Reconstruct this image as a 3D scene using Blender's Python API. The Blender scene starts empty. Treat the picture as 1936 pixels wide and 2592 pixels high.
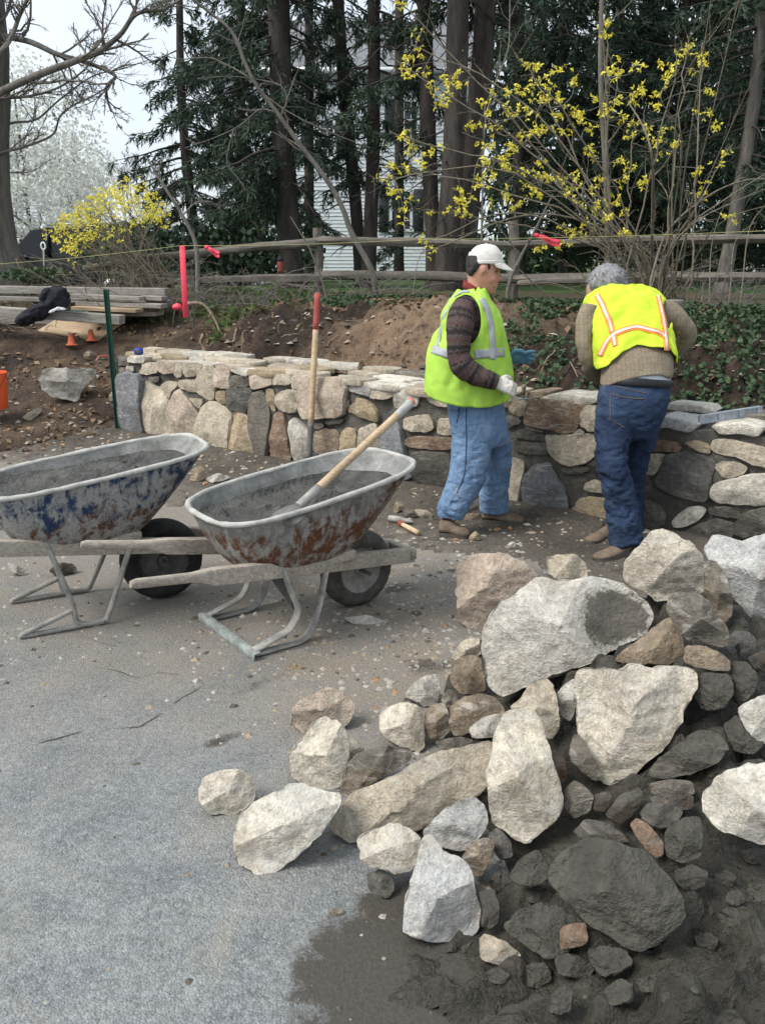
import bpy, bmesh, math, random
import numpy as np
from mathutils import Vector, Matrix

# ------------------------------------------------------------------ camera, sky, sun, exposure
SC = bpy.context.scene
COL = SC.collection
CAM_H = 1.66
PITCH = math.radians(16.2)
FOC = 2201.0                      # focal length in photo pixels (photo 1936 x 2592)
camd = bpy.data.cameras.new('camera')
cam = bpy.data.objects.new('camera', camd)
COL.objects.link(cam)
cam.location = (0, 0, CAM_H)
cam.rotation_euler = (math.pi / 2 - PITCH, 0, 0)
camd.sensor_fit = 'VERTICAL'
camd.sensor_height = 24.0
camd.lens = 24.0 * FOC / 2592.0
camd.clip_end = 2000
camd.clip_start = 0.05
SC.camera = cam

SUN_EL = math.radians(50)
SUN_AZ = math.radians(-112)        # compass-like angle from +Y towards +X
world = bpy.data.worlds.new('World')
SC.world = world
world.use_nodes = True
wn = world.node_tree
wn.nodes.clear()
w_out = wn.nodes.new('ShaderNodeOutputWorld')
w_bg = wn.nodes.new('ShaderNodeBackground')
w_sky = wn.nodes.new('ShaderNodeTexSky')
w_sky.sky_type = 'NISHITA'
w_sky.sun_disc = False
w_sky.sun_elevation = SUN_EL
w_sky.sun_rotation = SUN_AZ
w_sky.air_density = 1.0
w_sky.dust_density = 3.0
w_sky.ozone_density = 1.5
# thin high overcast: the blue sky is veiled by an even pale cloud with a little soft structure
w_tc = wn.nodes.new('ShaderNodeTexCoord')
w_no = wn.nodes.new('ShaderNodeTexNoise')
w_no.inputs['Scale'].default_value = 2.2
w_no.inputs['Detail'].default_value = 5
w_rp = wn.nodes.new('ShaderNodeMapRange')
w_rp.inputs['From Min'].default_value = 0.3
w_rp.inputs['From Max'].default_value = 0.7
w_rp.inputs['To Min'].default_value = 0.62
w_rp.inputs['To Max'].default_value = 0.92
w_mx = wn.nodes.new('ShaderNodeMixRGB')
w_mx.inputs['Color2'].default_value = (6.9, 7.5, 8.1, 1)
wn.links.new(w_tc.outputs['Generated'], w_no.inputs['Vector'])
wn.links.new(w_no.outputs['Fac'], w_rp.inputs['Value'])
wn.links.new(w_rp.outputs['Result'], w_mx.inputs['Fac'])
wn.links.new(w_sky.outputs['Color'], w_mx.inputs['Color1'])
wn.links.new(w_mx.outputs['Color'], w_bg.inputs['Color'])
w_bg.inputs['Strength'].default_value = 0.09
wn.links.new(w_bg.outputs['Background'], w_out.inputs['Surface'])

sund = bpy.data.lights.new('sun', 'SUN')
sun = bpy.data.objects.new('sun', sund)
COL.objects.link(sun)
sund.energy = 2.2
sund.angle = math.radians(28)
sund.color = (1.0, 0.96, 0.90)
sdir = Vector((math.sin(SUN_AZ) * math.cos(SUN_EL), math.cos(SUN_AZ) * math.cos(SUN_EL), math.sin(SUN_EL)))
sun.rotation_euler = sdir.to_track_quat('Z', 'Y').to_euler()
sun.location = sdir * 30

SC.view_settings.view_transform = 'Standard'
SC.view_settings.look = 'None'
SC.view_settings.gamma = 1.0
SC.view_settings.use_curve_mapping = False
SC.view_settings.exposure = 0.84
SC.render.engine = 'CYCLES'
SC.cycles.use_denoising = True
SC.cycles.max_bounces = 6
SC.cycles.diffuse_bounces = 3
SC.cycles.glossy_bounces = 2
SC.cycles.transparent_max_bounces = 8
SC.cycles.use_adaptive_sampling = True
SC.cycles.adaptive_threshold = 0.02
SC.render.use_persistent_data = False

# ------------------------------------------------------------------ helpers
CP, SP = math.cos(PITCH), math.sin(PITCH)
R = random.Random(7)

def ray(x, y):
    u = (x - 968) / FOC
    v = (1296 - y) / FOC
    return np.array((u, CP + v * SP, -SP + v * CP))

EYE = np.array((0, 0, CAM_H))

def at_z(x, y, z=0.0):
    d = ray(x, y)
    return EYE + d * ((z - CAM_H) / d[2])

def at_y(x, y, Y):
    d = ray(x, y)
    return EYE + d * (Y / d[1])

def on_plane(x, y, p, n):
    d = ray(x, y)
    return EYE + d * (np.dot(p - EYE, n) / np.dot(d, n))

def crop(ox, oy, sc, flat):
    """numbers read off an enlarged view of the photograph -> photo pixels"""
    a = np.array(flat, float).reshape(-1, 2)
    return a / sc + np.array((ox, oy))

def _hash(ix, iy, iz, seed):
    h = (ix * 374761393 + iy * 668265263 + iz * 2147483647 + seed * 974634541) & 0xFFFFFFFF
    h = ((h ^ (h >> 13)) * 1274126177) & 0xFFFFFFFF
    h = ((h ^ (h >> 16)) * 2246822519) & 0xFFFFFFFF
    return ((h ^ (h >> 15)) & 0xFFFFFF) / float(0xFFFFFF)

def vnoise(p, seed=0):
    p = np.asarray(p, float)
    f = np.floor(p)
    i = f.astype(np.int64)
    t = p - f
    t = t * t * (3 - 2 * t)
    r = 0
    for dx in (0, 1):
        wx = t[:, 0] if dx else 1 - t[:, 0]
        for dy in (0, 1):
            wy = t[:, 1] if dy else 1 - t[:, 1]
            for dz in (0, 1):
                wz = t[:, 2] if dz else 1 - t[:, 2]
                r = r + wx * wy * wz * _hash(i[:, 0] + dx, i[:, 1] + dy, i[:, 2] + dz, seed)
    return r * 2 - 1

def fbm(p, octaves=4, seed=0, gain=0.5):
    a, s, r = 1.0, 0.0, 0
    q = np.asarray(p, float).copy()
    for k in range(octaves):
        r = r + a * vnoise(q, seed + k * 17)
        s += a
        a *= gain
        q = q * 2.03 + 11.7
    return r / s

def sstep(a, b, x):
    t = np.clip((np.asarray(x, float) - a) / (b - a), 0, 1)
    return t * t * (3 - 2 * t)

def tag(o, label=None, cat=None, group=None, kind=None):
    if label: o['label'] = label
    if cat: o['category'] = cat
    if group: o['group'] = group
    if kind: o['kind'] = kind
    return o

def empty(name, loc=(0, 0, 0), rz=0.0):
    o = bpy.data.objects.new(name, None)
    COL.objects.link(o)
    o.location = Vector([float(c) for c in loc])
    o.rotation_euler = (0, 0, rz)
    o.empty_display_size = 0.1
    return o

def wloc(o):
    """place of a parent in the world (parents here are not rotated unless built in local space)"""
    v = Vector(o.location)
    while o.parent:
        o = o.parent
        v = v + Vector(o.location)
    return v

def mesh_obj(name, verts, faces, m, parent=None, smooth=True, center=True, sharp=None, color=None, mats=None, fmat=None, local=False):
    """verts are world coordinates (or, with local=True, coordinates in the parent's space)"""
    v = np.asarray(verts, float).reshape(-1, 3)
    c = (v.min(0) + v.max(0)) / 2 if center else np.zeros(3)
    me = bpy.data.meshes.new(name)
    me.from_pydata((v - c).tolist(), [], [list(map(int, f)) for f in faces])
    me.update()
    for mm in (mats or [m]):
        me.materials.append(mm)
    if fmat is not None:
        me.polygons.foreach_set('material_index', np.asarray(fmat, np.int32))
    if smooth:
        me.polygons.foreach_set('use_smooth', np.ones(len(me.polygons), bool))
        if sharp:
            me.set_sharp_from_angle(angle=math.radians(sharp))
    o = bpy.data.objects.new(name, me)
    COL.objects.link(o)
    o.location = Vector(c.tolist())
    if parent is not None:
        o.parent = parent
        if not local:
            o.location = Vector(c.tolist()) - wloc(parent)
    if color is not None:
        o.color = (*color, 1)
    return o

def resample(poly, n, closed=True):
    p = np.asarray(poly, float)
    q = np.vstack([p, p[:1]]) if closed else p
    d = np.r_[0, np.cumsum(np.linalg.norm(np.diff(q, axis=0), axis=1))]
    t = np.linspace(0, d[-1], n + 1)[:-1] if closed else np.linspace(0, d[-1], n)
    return np.stack([np.interp(t, d, q[:, k]) for k in range(p.shape[1])], 1)

def chaikin(p, it=1, c=.2):
    p = np.asarray(p, float)
    for _ in range(it):
        q = np.roll(p, -1, 0)
        p = np.stack([p * (1 - c) + q * c, p * c + q * (1 - c)], 1).reshape(-1, p.shape[1])
    return p

def spline(pts, n):
    """smooth open curve through points (Catmull-Rom), n samples"""
    p = np.asarray(pts, float)
    if len(p) < 3:
        return resample(p, n, False)
    e = np.vstack([2 * p[0] - p[1], p, 2 * p[-1] - p[-2]])
    out = []
    for t in np.linspace(0, len(p) - 1 - 1e-6, n):
        i = int(t); f = t - i
        a, b, c, d = e[i], e[i + 1], e[i + 2], e[i + 3]
        out.append(.5 * (2 * b + (c - a) * f + (2 * a - 5 * b + 4 * c - d) * f * f + (3 * b - a - 3 * c + d) * f ** 3))
    return np.array(out)

class MB:
    """collects geometry for one mesh"""
    def __init__(s):
        s.v, s.f, s.m = [], [], []
    def add(s, v, f, mi=0):
        b = len(s.v)
        s.v.extend([tuple(map(float, q)) for q in v])
        s.f.extend([[i + b for i in q] for q in f])
        s.m.extend([mi] * len(f))
        return s
    def tube(s, path, rad, n=8, cap=True, mi=0, squash=1.0, up=None):
        p = np.asarray(path, float)
        k = len(p)
        rad = np.full(k, rad) if np.isscalar(rad) else np.interp(np.linspace(0, 1, k), np.linspace(0, 1, len(rad)), rad)
        tan = np.gradient(p, axis=0)
        tan /= np.linalg.norm(tan, axis=1)[:, None] + 1e-12
        ref = np.array(up if up is not None else ((0, 0, 1) if abs(tan[0][2]) < .9 else (1, 0, 0)), float)
        vs = []
        for i in range(k):
            a = ref - tan[i] * np.dot(ref, tan[i])
            a /= np.linalg.norm(a) + 1e-12
            b = np.cross(tan[i], a)
            ref = a
            for j in range(n):
                th = 2 * math.pi * j / n
                vs.append(p[i] + (a * math.cos(th) * squash + b * math.sin(th)) * rad[i])
        fs = [[i * n + j, i * n + (j + 1) % n, (i + 1) * n + (j + 1) % n, (i + 1) * n + j] for i in range(k - 1) for j in range(n)]
        if cap and n > 2:
            fs.append(list(range(n - 1, -1, -1)))
            fs.append([(k - 1) * n + j for j in range(n)])
        return s.add(vs, fs, mi)
    def rings(s, rings, mi=0, cap=(True, True)):
        k, n = len(rings), len(rings[0])
        vs = [q for r in rings for q in r]
        fs = [[i * n + j, i * n + (j + 1) % n, (i + 1) * n + (j + 1) % n, (i + 1) * n + j] for i in range(k - 1) for j in range(n)]
        if cap[0]: fs.append(list(range(n - 1, -1, -1)))
        if cap[1]: fs.append([(k - 1) * n + j for j in range(n)])
        return s.add(vs, fs, mi)
    def box(s, c, size, rot=None, mi=0, bev=0.0):
        hx, hy, hz = [q / 2 for q in size]
        if bev:
            b = min(bev, hx * .9, hy * .9, hz * .9)
            vs, idx = [], {}
            for sx in (-1, 1):
                for sy in (-1, 1):
                    for sz in (-1, 1):
                        for ax in range(3):
                            q = [sx * (hx - b), sy * (hy - b), sz * (hz - b)]
                            q[ax] += (sx, sy, sz)[ax] * b
                            idx[(sx, sy, sz, ax)] = len(vs)
                            vs.append(q)
            fs = []
            bm = bmesh.new()
            for q in vs: bm.verts.new(q)
            r = bmesh.ops.convex_hull(bm, input=bm.verts)
            bm.verts.index_update()
            vs = [tuple(q.co) for q in bm.verts]
            fs = [[q.index for q in f.verts] for f in bm.faces]
            bm.free()
        else:
            vs = [(sx * hx, sy * hy, sz * hz) for sx in (-1, 1) for sy in (-1, 1) for sz in (-1, 1)]
            fs = [[0, 1, 3, 2], [4, 6, 7, 5], [0, 4, 5, 1], [2, 3, 7, 6], [0, 2, 6, 4], [1, 5, 7, 3]]
        vs = np.array(vs, float)
        if rot is not None:
            vs = vs @ np.array(rot, float).T
        return s.add(vs + np.array(c, float), fs, mi)
    def ell(s, c, r, n=14, m=10, rot=None, mi=0):
        vs = [(0, 0, -1)]
        for i in range(1, m):
            ph = -math.pi / 2 + math.pi * i / m
            for j in range(n):
                th = 2 * math.pi * j / n
                vs.append((math.cos(ph) * math.cos(th), math.cos(ph) * math.sin(th), math.sin(ph)))
        vs.append((0, 0, 1))
        fs = [[0, 1 + (j + 1) % n, 1 + j] for j in range(n)]
        for i in range(m - 2):
            a, b = 1 + i * n, 1 + (i + 1) * n
            fs += [[a + j, a + (j + 1) % n, b + (j + 1) % n, b + j] for j in range(n)]
        t = len(vs) - 1
        a = 1 + (m - 2) * n
        fs += [[a + j, a + (j + 1) % n, t] for j in range(n)]
        vs = np.array(vs) * np.array(r, float)
        if rot is not None:
            vs = vs @ np.array(rot, float).T
        return s.add(vs + np.array(c, float), fs, mi)
    def build(s, name, m, parent=None, **kw):
        if isinstance(m, (list, tuple)):
            return mesh_obj(name, s.v, s.f, None, parent, mats=m, fmat=s.m, **kw)
        return mesh_obj(name, s.v, s.f, m, parent, **kw)
    def remeshed(s, voxel, smooth_it=4):
        """one continuous skin round everything collected: returns (verts, faces)"""
        me = bpy.data.meshes.new('tmp')
        me.from_pydata(s.v, [], s.f)
        bm = bmesh.new(); bm.from_mesh(me)
        bmesh.ops.recalc_face_normals(bm, faces=bm.faces)
        bm.to_mesh(me); bm.free()
        o = bpy.data.objects.new('tmp', me)
        COL.objects.link(o)
        md = o.modifiers.new('r', 'REMESH'); md.mode = 'VOXEL'; md.voxel_size = voxel
        if smooth_it:
            sm = o.modifiers.new('s', 'SMOOTH'); sm.iterations = smooth_it; sm.factor = .5
        dg = bpy.context.evaluated_depsgraph_get()
        ev = o.evaluated_get(dg)
        em = ev.to_mesh()
        v = np.zeros(len(em.vertices) * 3); em.vertices.foreach_get('co', v)
        f = [list(q.vertices) for q in em.polygons]
        ev.to_mesh_clear()
        bpy.data.objects.remove(o); bpy.data.meshes.remove(me)
        return v.reshape(-1, 3), f

def vnormals(v, f):
    v = np.asarray(v, float)
    n = np.zeros_like(v)
    for k in set(map(len, f)):
        a = np.array([q for q in f if len(q) == k])
        fn = np.cross(v[a[:, 1]] - v[a[:, 0]], v[a[:, 2]] - v[a[:, 0]])
        if k == 4:
            fn = np.cross(v[a[:, 2]] - v[a[:, 0]], v[a[:, 3]] - v[a[:, 1]])
        for j in range(k):
            np.add.at(n, a[:, j], fn)
    return n / (np.linalg.norm(n, axis=1)[:, None] + 1e-12)

def rotm(axis, ang):
    return np.array(Matrix.Rotation(ang, 3, axis))

def copy_tree(o, parent=None):
    c = o.copy(); COL.objects.link(c)
    if parent is not None: c.parent = parent
    for ch in o.children:
        copy_tree(ch, c)
    return c
# ------------------------------------------------------------------ materials
class NT:
    def __init__(s, name):
        s.m = bpy.data.materials.new(name)
        s.m.use_nodes = True
        s.t = s.m.node_tree
        s.t.nodes.clear()
        s.out = s.t.nodes.new('ShaderNodeOutputMaterial')
        s.b = s.t.nodes.new('ShaderNodeBsdfPrincipled')
        s.t.links.new(s.b.outputs[0], s.out.inputs['Surface'])
        s.b.inputs['Specular IOR Level'].default_value = .3
        s._co = None
    def n(s, ty, **kw):
        q = s.t.nodes.new('ShaderNode' + ty)
        for k, v in kw.items():
            setattr(q, k, v)
        return q
    def set(s, sock, val):
        if hasattr(val, 'is_linked') or isinstance(val, bpy.types.NodeSocket):
            s.t.links.new(val, sock)
        elif isinstance(val, (tuple, list)):
            sock.default_value = (*val, 1) if len(val) == 3 and sock.type == 'RGBA' else val
        else:
            sock.default_value = val
    def co(s, space='Object', scale=None, rnd=False):
        tc = s.n('TexCoord').outputs[space]
        if rnd:
            oi = s.n('ObjectInfo')
            ad = s.n('VectorMath', operation='MULTIPLY_ADD')
            cb = s.n('CombineXYZ')
            for k in range(3):
                s.t.links.new(oi.outputs['Random'], cb.inputs[k])
            ad.inputs[1].default_value = (57, 91, 33)
            s.t.links.new(cb.outputs[0], ad.inputs[0])
            s.t.links.new(tc, ad.inputs[2])
            tc = ad.outputs[0]
        if scale:
            mp = s.n('VectorMath', operation='MULTIPLY')
            mp.inputs[1].default_value = scale
            s.t.links.new(tc, mp.inputs[0])
            tc = mp.outputs[0]
        return tc
    def noise(s, co, scale, detail=5, rough=.55, dist=0.0):
        q = s.n('TexNoise')
        s.t.links.new(co, q.inputs['Vector'])
        q.inputs['Scale'].default_value = scale
        q.inputs['Detail'].default_value = detail
        q.inputs['Roughness'].default_value = rough
        q.inputs['Distortion'].default_value = dist
        return q.outputs['Fac']
    def voro(s, co, scale, feature='F1', out='Distance'):
        q = s.n('TexVoronoi', feature=feature)
        s.t.links.new(co, q.inputs['Vector'])
        q.inputs['Scale'].default_value = scale
        return q.outputs[out]
    def rng(s, v, a, b, c=0.0, d=1.0):
        q = s.n('MapRange')
        s.t.links.new(v, q.inputs['Value'])
        for k, x in zip(('From Min', 'From Max', 'To Min', 'To Max'), (a, b, c, d)):
            q.inputs[k].default_value = x
        return q.outputs['Result']
    def mix(s, fac, a, b, mode='MIX'):
        q = s.n('MixRGB', blend_type=mode)
        s.set(q.inputs['Fac'], fac); s.set(q.inputs['Color1'], a); s.set(q.inputs['Color2'], b)
        return q.outputs[0]
    def math(s, op, a, b=0.0, clamp=False):
        q = s.n('Math', operation=op, use_clamp=clamp)
        s.set(q.inputs[0], a); s.set(q.inputs[1], b)
        return q.outputs[0]
    def bump(s, h, strength=.5, dist=.01, nrm=None):
        q = s.n('Bump')
        q.inputs['Strength'].default_value = strength
        q.inputs['Distance'].default_value = dist
        s.t.links.new(h, q.inputs['Height'])
        if nrm is not None: s.t.links.new(nrm, q.inputs['Normal'])
        return q.outputs[0]
    def fin(s, col=None, rough=None, nrm=None, metal=None, spec=None):
        if col is not None: s.set(s.b.inputs['Base Color'], col)
        if rough is not None: s.set(s.b.inputs['Roughness'], rough)
        if nrm is not None: s.t.links.new(nrm, s.b.inputs['Normal'])
        if metal is not None: s.set(s.b.inputs['Metallic'], metal)
        if spec is not None: s.b.inputs['Specular IOR Level'].default_value = spec
        return s.m

MAT = {}

def m_stone(name, patch, dirt, dirt_amt, bumpd, wet=.85, band=1.0):
    """natural stone in the object's own colour, with grain, pale fracture patches, veins and earth stains"""
    k = NT(name)
    co = k.co(rnd=True)
    oc = k.n('ObjectInfo').outputs['Color']
    n1 = k.noise(co, 5, 6, .6, .4)
    n2 = k.noise(co, 38, 6, .7)
    n3 = k.noise(k.co(rnd=True, scale=(1.2, 1.2, 4.5)), 7, 5, .6, 1.2)
    n4 = k.noise(co, 3.2, 4, .6, .8)
    sp = k.voro(co, 150)
    n5 = k.noise(co, 120, 3, .8)
    c = k.mix(1.0, oc, k.rng(n1, .3, .7, .70, 1.22), 'MULTIPLY')
    c = k.mix(1.0, c, k.rng(n2, .3, .7, .62, 1.34), 'MULTIPLY')
    c = k.mix(1.0, c, k.rng(n5, .3, .7, .72, 1.30), 'MULTIPLY')
    c = k.mix(k.math('MULTIPLY', k.rng(n3, .52, .70), .75 * band), c, patch)
    c = k.mix(k.math('MULTIPLY', k.rng(sp, .05, .16, 1, 0), .35), c, (.10, .09, .08))
    c = k.mix(k.math('MULTIPLY', k.rng(n4, .53, .66), dirt_amt), c, dirt)
    sa = k.n('Attribute'); sa.attribute_name = 'stain'
    c = k.mix(k.math('MULTIPLY', k.rng(k.math('ADD', sa.outputs['Fac'], k.rng(n2, .3, .7, -.25, .25)), .45, .6), k.rng(n4, .3, .6, .75, .95)), c, (.075, .066, .052))
    h = k.math('ADD', k.math('MULTIPLY', n1, 1.0), k.math('ADD', k.math('MULTIPLY', n2, .55), k.math('MULTIPLY', n3, .22)))
    h = k.math('ADD', h, k.math('MULTIPLY', n5, .25))
    return k.fin(c, wet, k.bump(h, 1.0, bumpd * 1.35))

MAT['stone'] = m_stone('field_stone', (.50, .47, .41), (.16, .115, .07), .55, .022)
MAT['stone_clean'] = m_stone('broken_stone', (.58, .56, .51), (.30, .22, .13), .35, .020)
MAT['stone_dirty'] = m_stone('earthy_stone', (.24, .21, .17), (.065, .052, .038), .85, .020)
MAT['wall_stone'] = m_stone('wall_stone', (.42, .38, .32), (.14, .11, .08), .5, .016)
MAT['wall_dark'] = m_stone('mortar_smeared_stone', (.20, .19, .17), (.055, .05, .043), .9, .016)

def m_mud(name, a, b, rlo, rhi, bd):
    k = NT(name)
    co = k.co('Object')
    n1 = k.noise(co, 6, 6, .65, .5)
    n2 = k.noise(co, 45, 6, .7)
    n3 = k.noise(co, 17, 5, .6)
    c = k.mix(k.rng(n1, .3, .7), a, b)
    c = k.mix(1.0, c, k.rng(n2, .25, .75, .7, 1.3), 'MULTIPLY')
    h = k.math('ADD', k.math('MULTIPLY', n1, 1.2), k.math('ADD', k.math('MULTIPLY', n2, .4), n3))
    return k.fin(c, k.rng(n3, .35, .65, rlo, rhi), k.bump(h, 1.0, bd), spec=.4)

MAT['mud'] = m_mud('wet_mud', (.028, .026, .020), (.090, .084, .067), .20, .55, .05)
MAT['mud_stone'] = m_mud('mud_coated_stone', (.036, .034, .027), (.098, .092, .075), .35, .75, .035)
MAT['mortar'] = m_mud('mortar', (.060, .056, .048), (.13, .122, .105), .75, .95, .018)
MAT['wet_mortar'] = m_mud('wet_mortar', (.040, .041, .037), (.115, .115, .106), .5, .85, .045)

# asphalt driveway: worn pale grey, aggregate, tan dust, cracks
k = NT('worn_asphalt')
co = k.co('Object')
n1 = k.noise(co, .9, 5, .6, .3)
n2 = k.noise(co, 4, 6, .65)
n3 = k.noise(co, 75, 4, .75)
ag = k.voro(co, 165)
agc = k.voro(co, 165, out='Color')
sep = k.n('SeparateColor'); k.t.links.new(agc, sep.inputs[0])
c = k.mix(k.rng(n2, .35, .65), (.150, .164, .169), (.222, .233, .233))
c = k.mix(1.0, c, k.rng(n3, .25, .75, .62, 1.38), 'MULTIPLY')
n6 = k.noise(co, 30, 3, .7)
c = k.mix(1.0, c, k.rng(n6, .3, .7, .74, 1.26), 'MULTIPLY')
c = k.mix(k.math('MULTIPLY', k.rng(sep.outputs[0], .72, .95), .40), c, (.33, .34, .33))
c = k.mix(k.math('MULTIPLY', k.rng(sep.outputs[1], .78, .95), .40), c, (.075, .075, .075))
at = k.n('Attribute'); at.attribute_name = 'dust'
dn = k.math('ADD', at.outputs['Fac'], k.rng(n1, .3, .75, -.25, .35), True)
dn = k.math('MULTIPLY', dn, k.rng(n2, .3, .62, .42, 1.0), True)
dust = k.mix(k.rng(n3, .3, .7), (.160, .134, .104), (.272, .236, .190))
c = k.mix(dn, c, dust)
# pale sand film
sf = k.noise(co, 1.7, 6, .7, .9)
c = k.mix(k.math('MULTIPLY', k.rng(sf, .55, .72), .5), c, (.29, .27, .225))
cr = k.voro(k.mix(.22, co, k.n('TexNoise').outputs['Color']), .55, 'DISTANCE_TO_EDGE')
crn = k.noise(co, 2.3, 3)
crf = k.math('MULTIPLY', k.rng(cr, .0, .0045, 1, 0), k.rng(crn, .97, .99), True)
c = k.mix(k.math('MULTIPLY', crf, .8), c, (.05, .042, .034))
wet = k.n('Attribute'); wet.attribute_name = 'wet'
wn_ = k.math('ADD', k.math('ADD', wet.outputs['Fac'], k.rng(n2, .3, .7, -.3, .3)), k.rng(n3, .3, .7, -.12, .12), True)
wf = k.rng(wn_, .40, .58)
c = k.mix(wf, c, k.mix(k.rng(n3, .3, .7), (.042, .038, .032), (.075, .068, .057)))
h = k.math('ADD', k.math('MULTIPLY', ag, k.rng(wf, 0, 1, -.8, -.12)), k.math('ADD', n3, k.math('MULTIPLY', crf, -2.0)))
MAT['asphalt'] = k.fin(c, k.rng(wf, 0, 1, .92, .55), k.bump(h, .8, .006))

def m_soil(name, a, b, c2, bd, sc=1.0, light=(.23, .17, .115)):
    k = NT(name)
    co = k.co('Object')
    n1 = k.noise(co, 1.6 * sc, 6, .65, .6)
    n2 = k.noise(co, 9 * sc, 7, .7, .3)
    n3 = k.noise(co, 60 * sc, 5, .75)
    at = k.n('Attribute'); at.attribute_name = 'tone'
    t = k.math('ADD', at.outputs['Fac'], k.rng(n1, .3, .7, -.35, .35), True)
    c = k.mix(t, a, b)
    c = k.mix(k.rng(n2, .50, .70), c, c2)
    c = k.mix(k.math('MULTIPLY', k.rng(n3, .62, .72), .6), c, light)
    c = k.mix(1.0, c, k.rng(n3, .25, .75, .6, 1.4), 'MULTIPLY')
    h = k.math('ADD', n1, k.math('ADD', k.math('MULTIPLY', n2, 1.0), k.math('MULTIPLY', n3, .45)))
    return k.fin(c, .95, k.bump(h, 1.0, bd))

MAT['dirt'] = m_soil('trodden_dirt', (.072, .062, .050), (.165, .145, .120), (.052, .046, .037), .03)
MAT['soil'] = m_soil('bank_soil', (.032, .022, .016), (.24, .165, .108), (.024, .017, .013), .05, light=(.24, .165, .11))
MAT['litter'] = m_soil('leaf_litter', (.06, .055, .028), (.10, .075, .045), (.035, .04, .018), .05)
k = NT('lawn')
co = k.co('Object')
n2 = k.noise(co, 3, 6, .7); n3 = k.noise(co, 40, 4, .7)
c = k.mix(k.rng(n2, .35, .65), (.045, .10, .022), (.085, .15, .035))
MAT['lawn'] = k.fin(k.mix(1.0, c, k.rng(n3, .25, .75, .6, 1.4), 'MULTIPLY'), .9, k.bump(n3, 1, .05))

def m_plain(name, col, rough=.8, var=.25, scale=20, bd=.003, metal=0.0, spec=.3, objcol=False, stretch=None):
    k = NT(name)
    co = k.co(rnd=True, scale=stretch)
    n1 = k.noise(co, scale, 5, .6)
    n2 = k.noise(co, scale * 5, 4, .7)
    base = k.n('ObjectInfo').outputs['Color'] if objcol else col
    c = k.mix(1.0, base, k.rng(n1, .3, .7, 1 - var, 1 + var), 'MULTIPLY')
    c = k.mix(1.0, c, k.rng(n2, .3, .7, 1 - var * .5, 1 + var * .5), 'MULTIPLY')
    return k.fin(c, rough, k.bump(k.math('ADD', n1, k.math('MULTIPLY', n2, .4)), .6, bd), metal, spec)

MAT['crack'] = m_plain('earth_in_crack', (.085, .075, .062), .95, .4, 40, .004)
MAT['bark_dark'] = m_plain('dark_conifer_bark', (.050, .043, .038), .95, .5, 9, .03, stretch=(1, 1, .22))
MAT['bark_grey'] = m_plain('grey_bark', (.13, .12, .105), .95, .4, 12, .02, stretch=(1, 1, .25))
MAT['twig_pale'] = m_plain('pale_twig', (.155, .135, .10), .9, .35, 30, .003)
MAT['twig_grey'] = m_plain('grey_twig', (.15, .14, .125), .9, .35, 30, .003)
MAT['twig_brown'] = m_plain('brown_twig', (.10, .08, .055), .9, .35, 30, .003)
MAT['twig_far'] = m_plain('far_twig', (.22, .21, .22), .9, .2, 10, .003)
MAT['root'] = m_plain('torn_root', (.26, .20, .14), .9, .4, 30, .004)

def m_leaf(name, a, b, rough=.6, transl=.25):
    k = NT(name)
    at = k.n('Attribute'); at.attribute_name = 'shade'
    c = k.mix(at.outputs['Fac'], a, b)
    k.fin(c, rough, spec=.25)
    tr = k.n('BsdfTranslucent')
    k.t.links.new(c, tr.inputs[0])
    mx = k.n('MixShader'); mx.inputs[0].default_value = transl
    k.t.links.new(k.b.outputs[0], mx.inputs[1]); k.t.links.new(tr.outputs[0], mx.inputs[2])
    k.t.links.new(mx.outputs[0], k.out.inputs['Surface'])
    return k.m

MAT['needle'] = m_leaf('conifer_needles', (.016, .031, .021), (.066, .100, .064), .7, .12)
MAT['ivy'] = m_leaf('ivy_leaf', (.026, .052, .024), (.075, .118, .055), .65, .15)
MAT['deadleaf'] = m_leaf('dead_leaf', (.10, .062, .035), (.25, .175, .11), .85, .1)
MAT['forsythia'] = m_leaf('forsythia_petal', (.62, .54, .03), (.86, .79, .15), .6, .3)
MAT['bud'] = m_leaf('spring_bud', (.16, .22, .03), (.32, .36, .06), .6, .3)
MAT['blossom'] = m_leaf('pear_blossom', (.55, .58, .50), (.86, .87, .84), .6, .35)
MAT['boxleaf'] = m_leaf('bright_shrub_leaf', (.05, .12, .015), (.14, .26, .04), .5, .3)
MAT['grassblade'] = m_leaf('grass_blade', (.04, .075, .018), (.12, .15, .05), .7, .3)

def m_wood(name, a, b, rough=.85):
    k = NT(name)
    co = k.co(rnd=True)
    n0 = k.noise(co, 3, 4, .6)
    g = k.noise(k.co(rnd=True, scale=(2.0, 40, 40)), 2.0, 6, .65, .6)
    n2 = k.noise(co, 60, 4, .7)
    c = k.mix(k.rng(g, .3, .7), a, b)
    c = k.mix(1.0, c, k.rng(n0, .3, .7, .72, 1.25), 'MULTIPLY')
    c = k.mix(1.0, c, k.rng(n2, .3, .7, .85, 1.15), 'MULTIPLY')
    return k.fin(c, rough, k.bump(g, .6, .004))

MAT['lumber_grey'] = m_wood('weathered_lumber', (.16, .145, .125), (.36, .335, .295))
MAT['lumber_tan'] = m_wood('fresh_lumber', (.27, .19, .12), (.46, .35, .235))
MAT['fence_wood'] = m_wood('split_rail', (.075, .066, .054), (.20, .18, .15))
MAT['handle_wood'] = m_wood('tool_handle', (.36, .26, .155), (.52, .40, .26), .7)
MAT['barrow_wood'] = m_wood('barrow_handle_wood', (.22, .19, .155), (.43, .385, .32))

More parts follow.
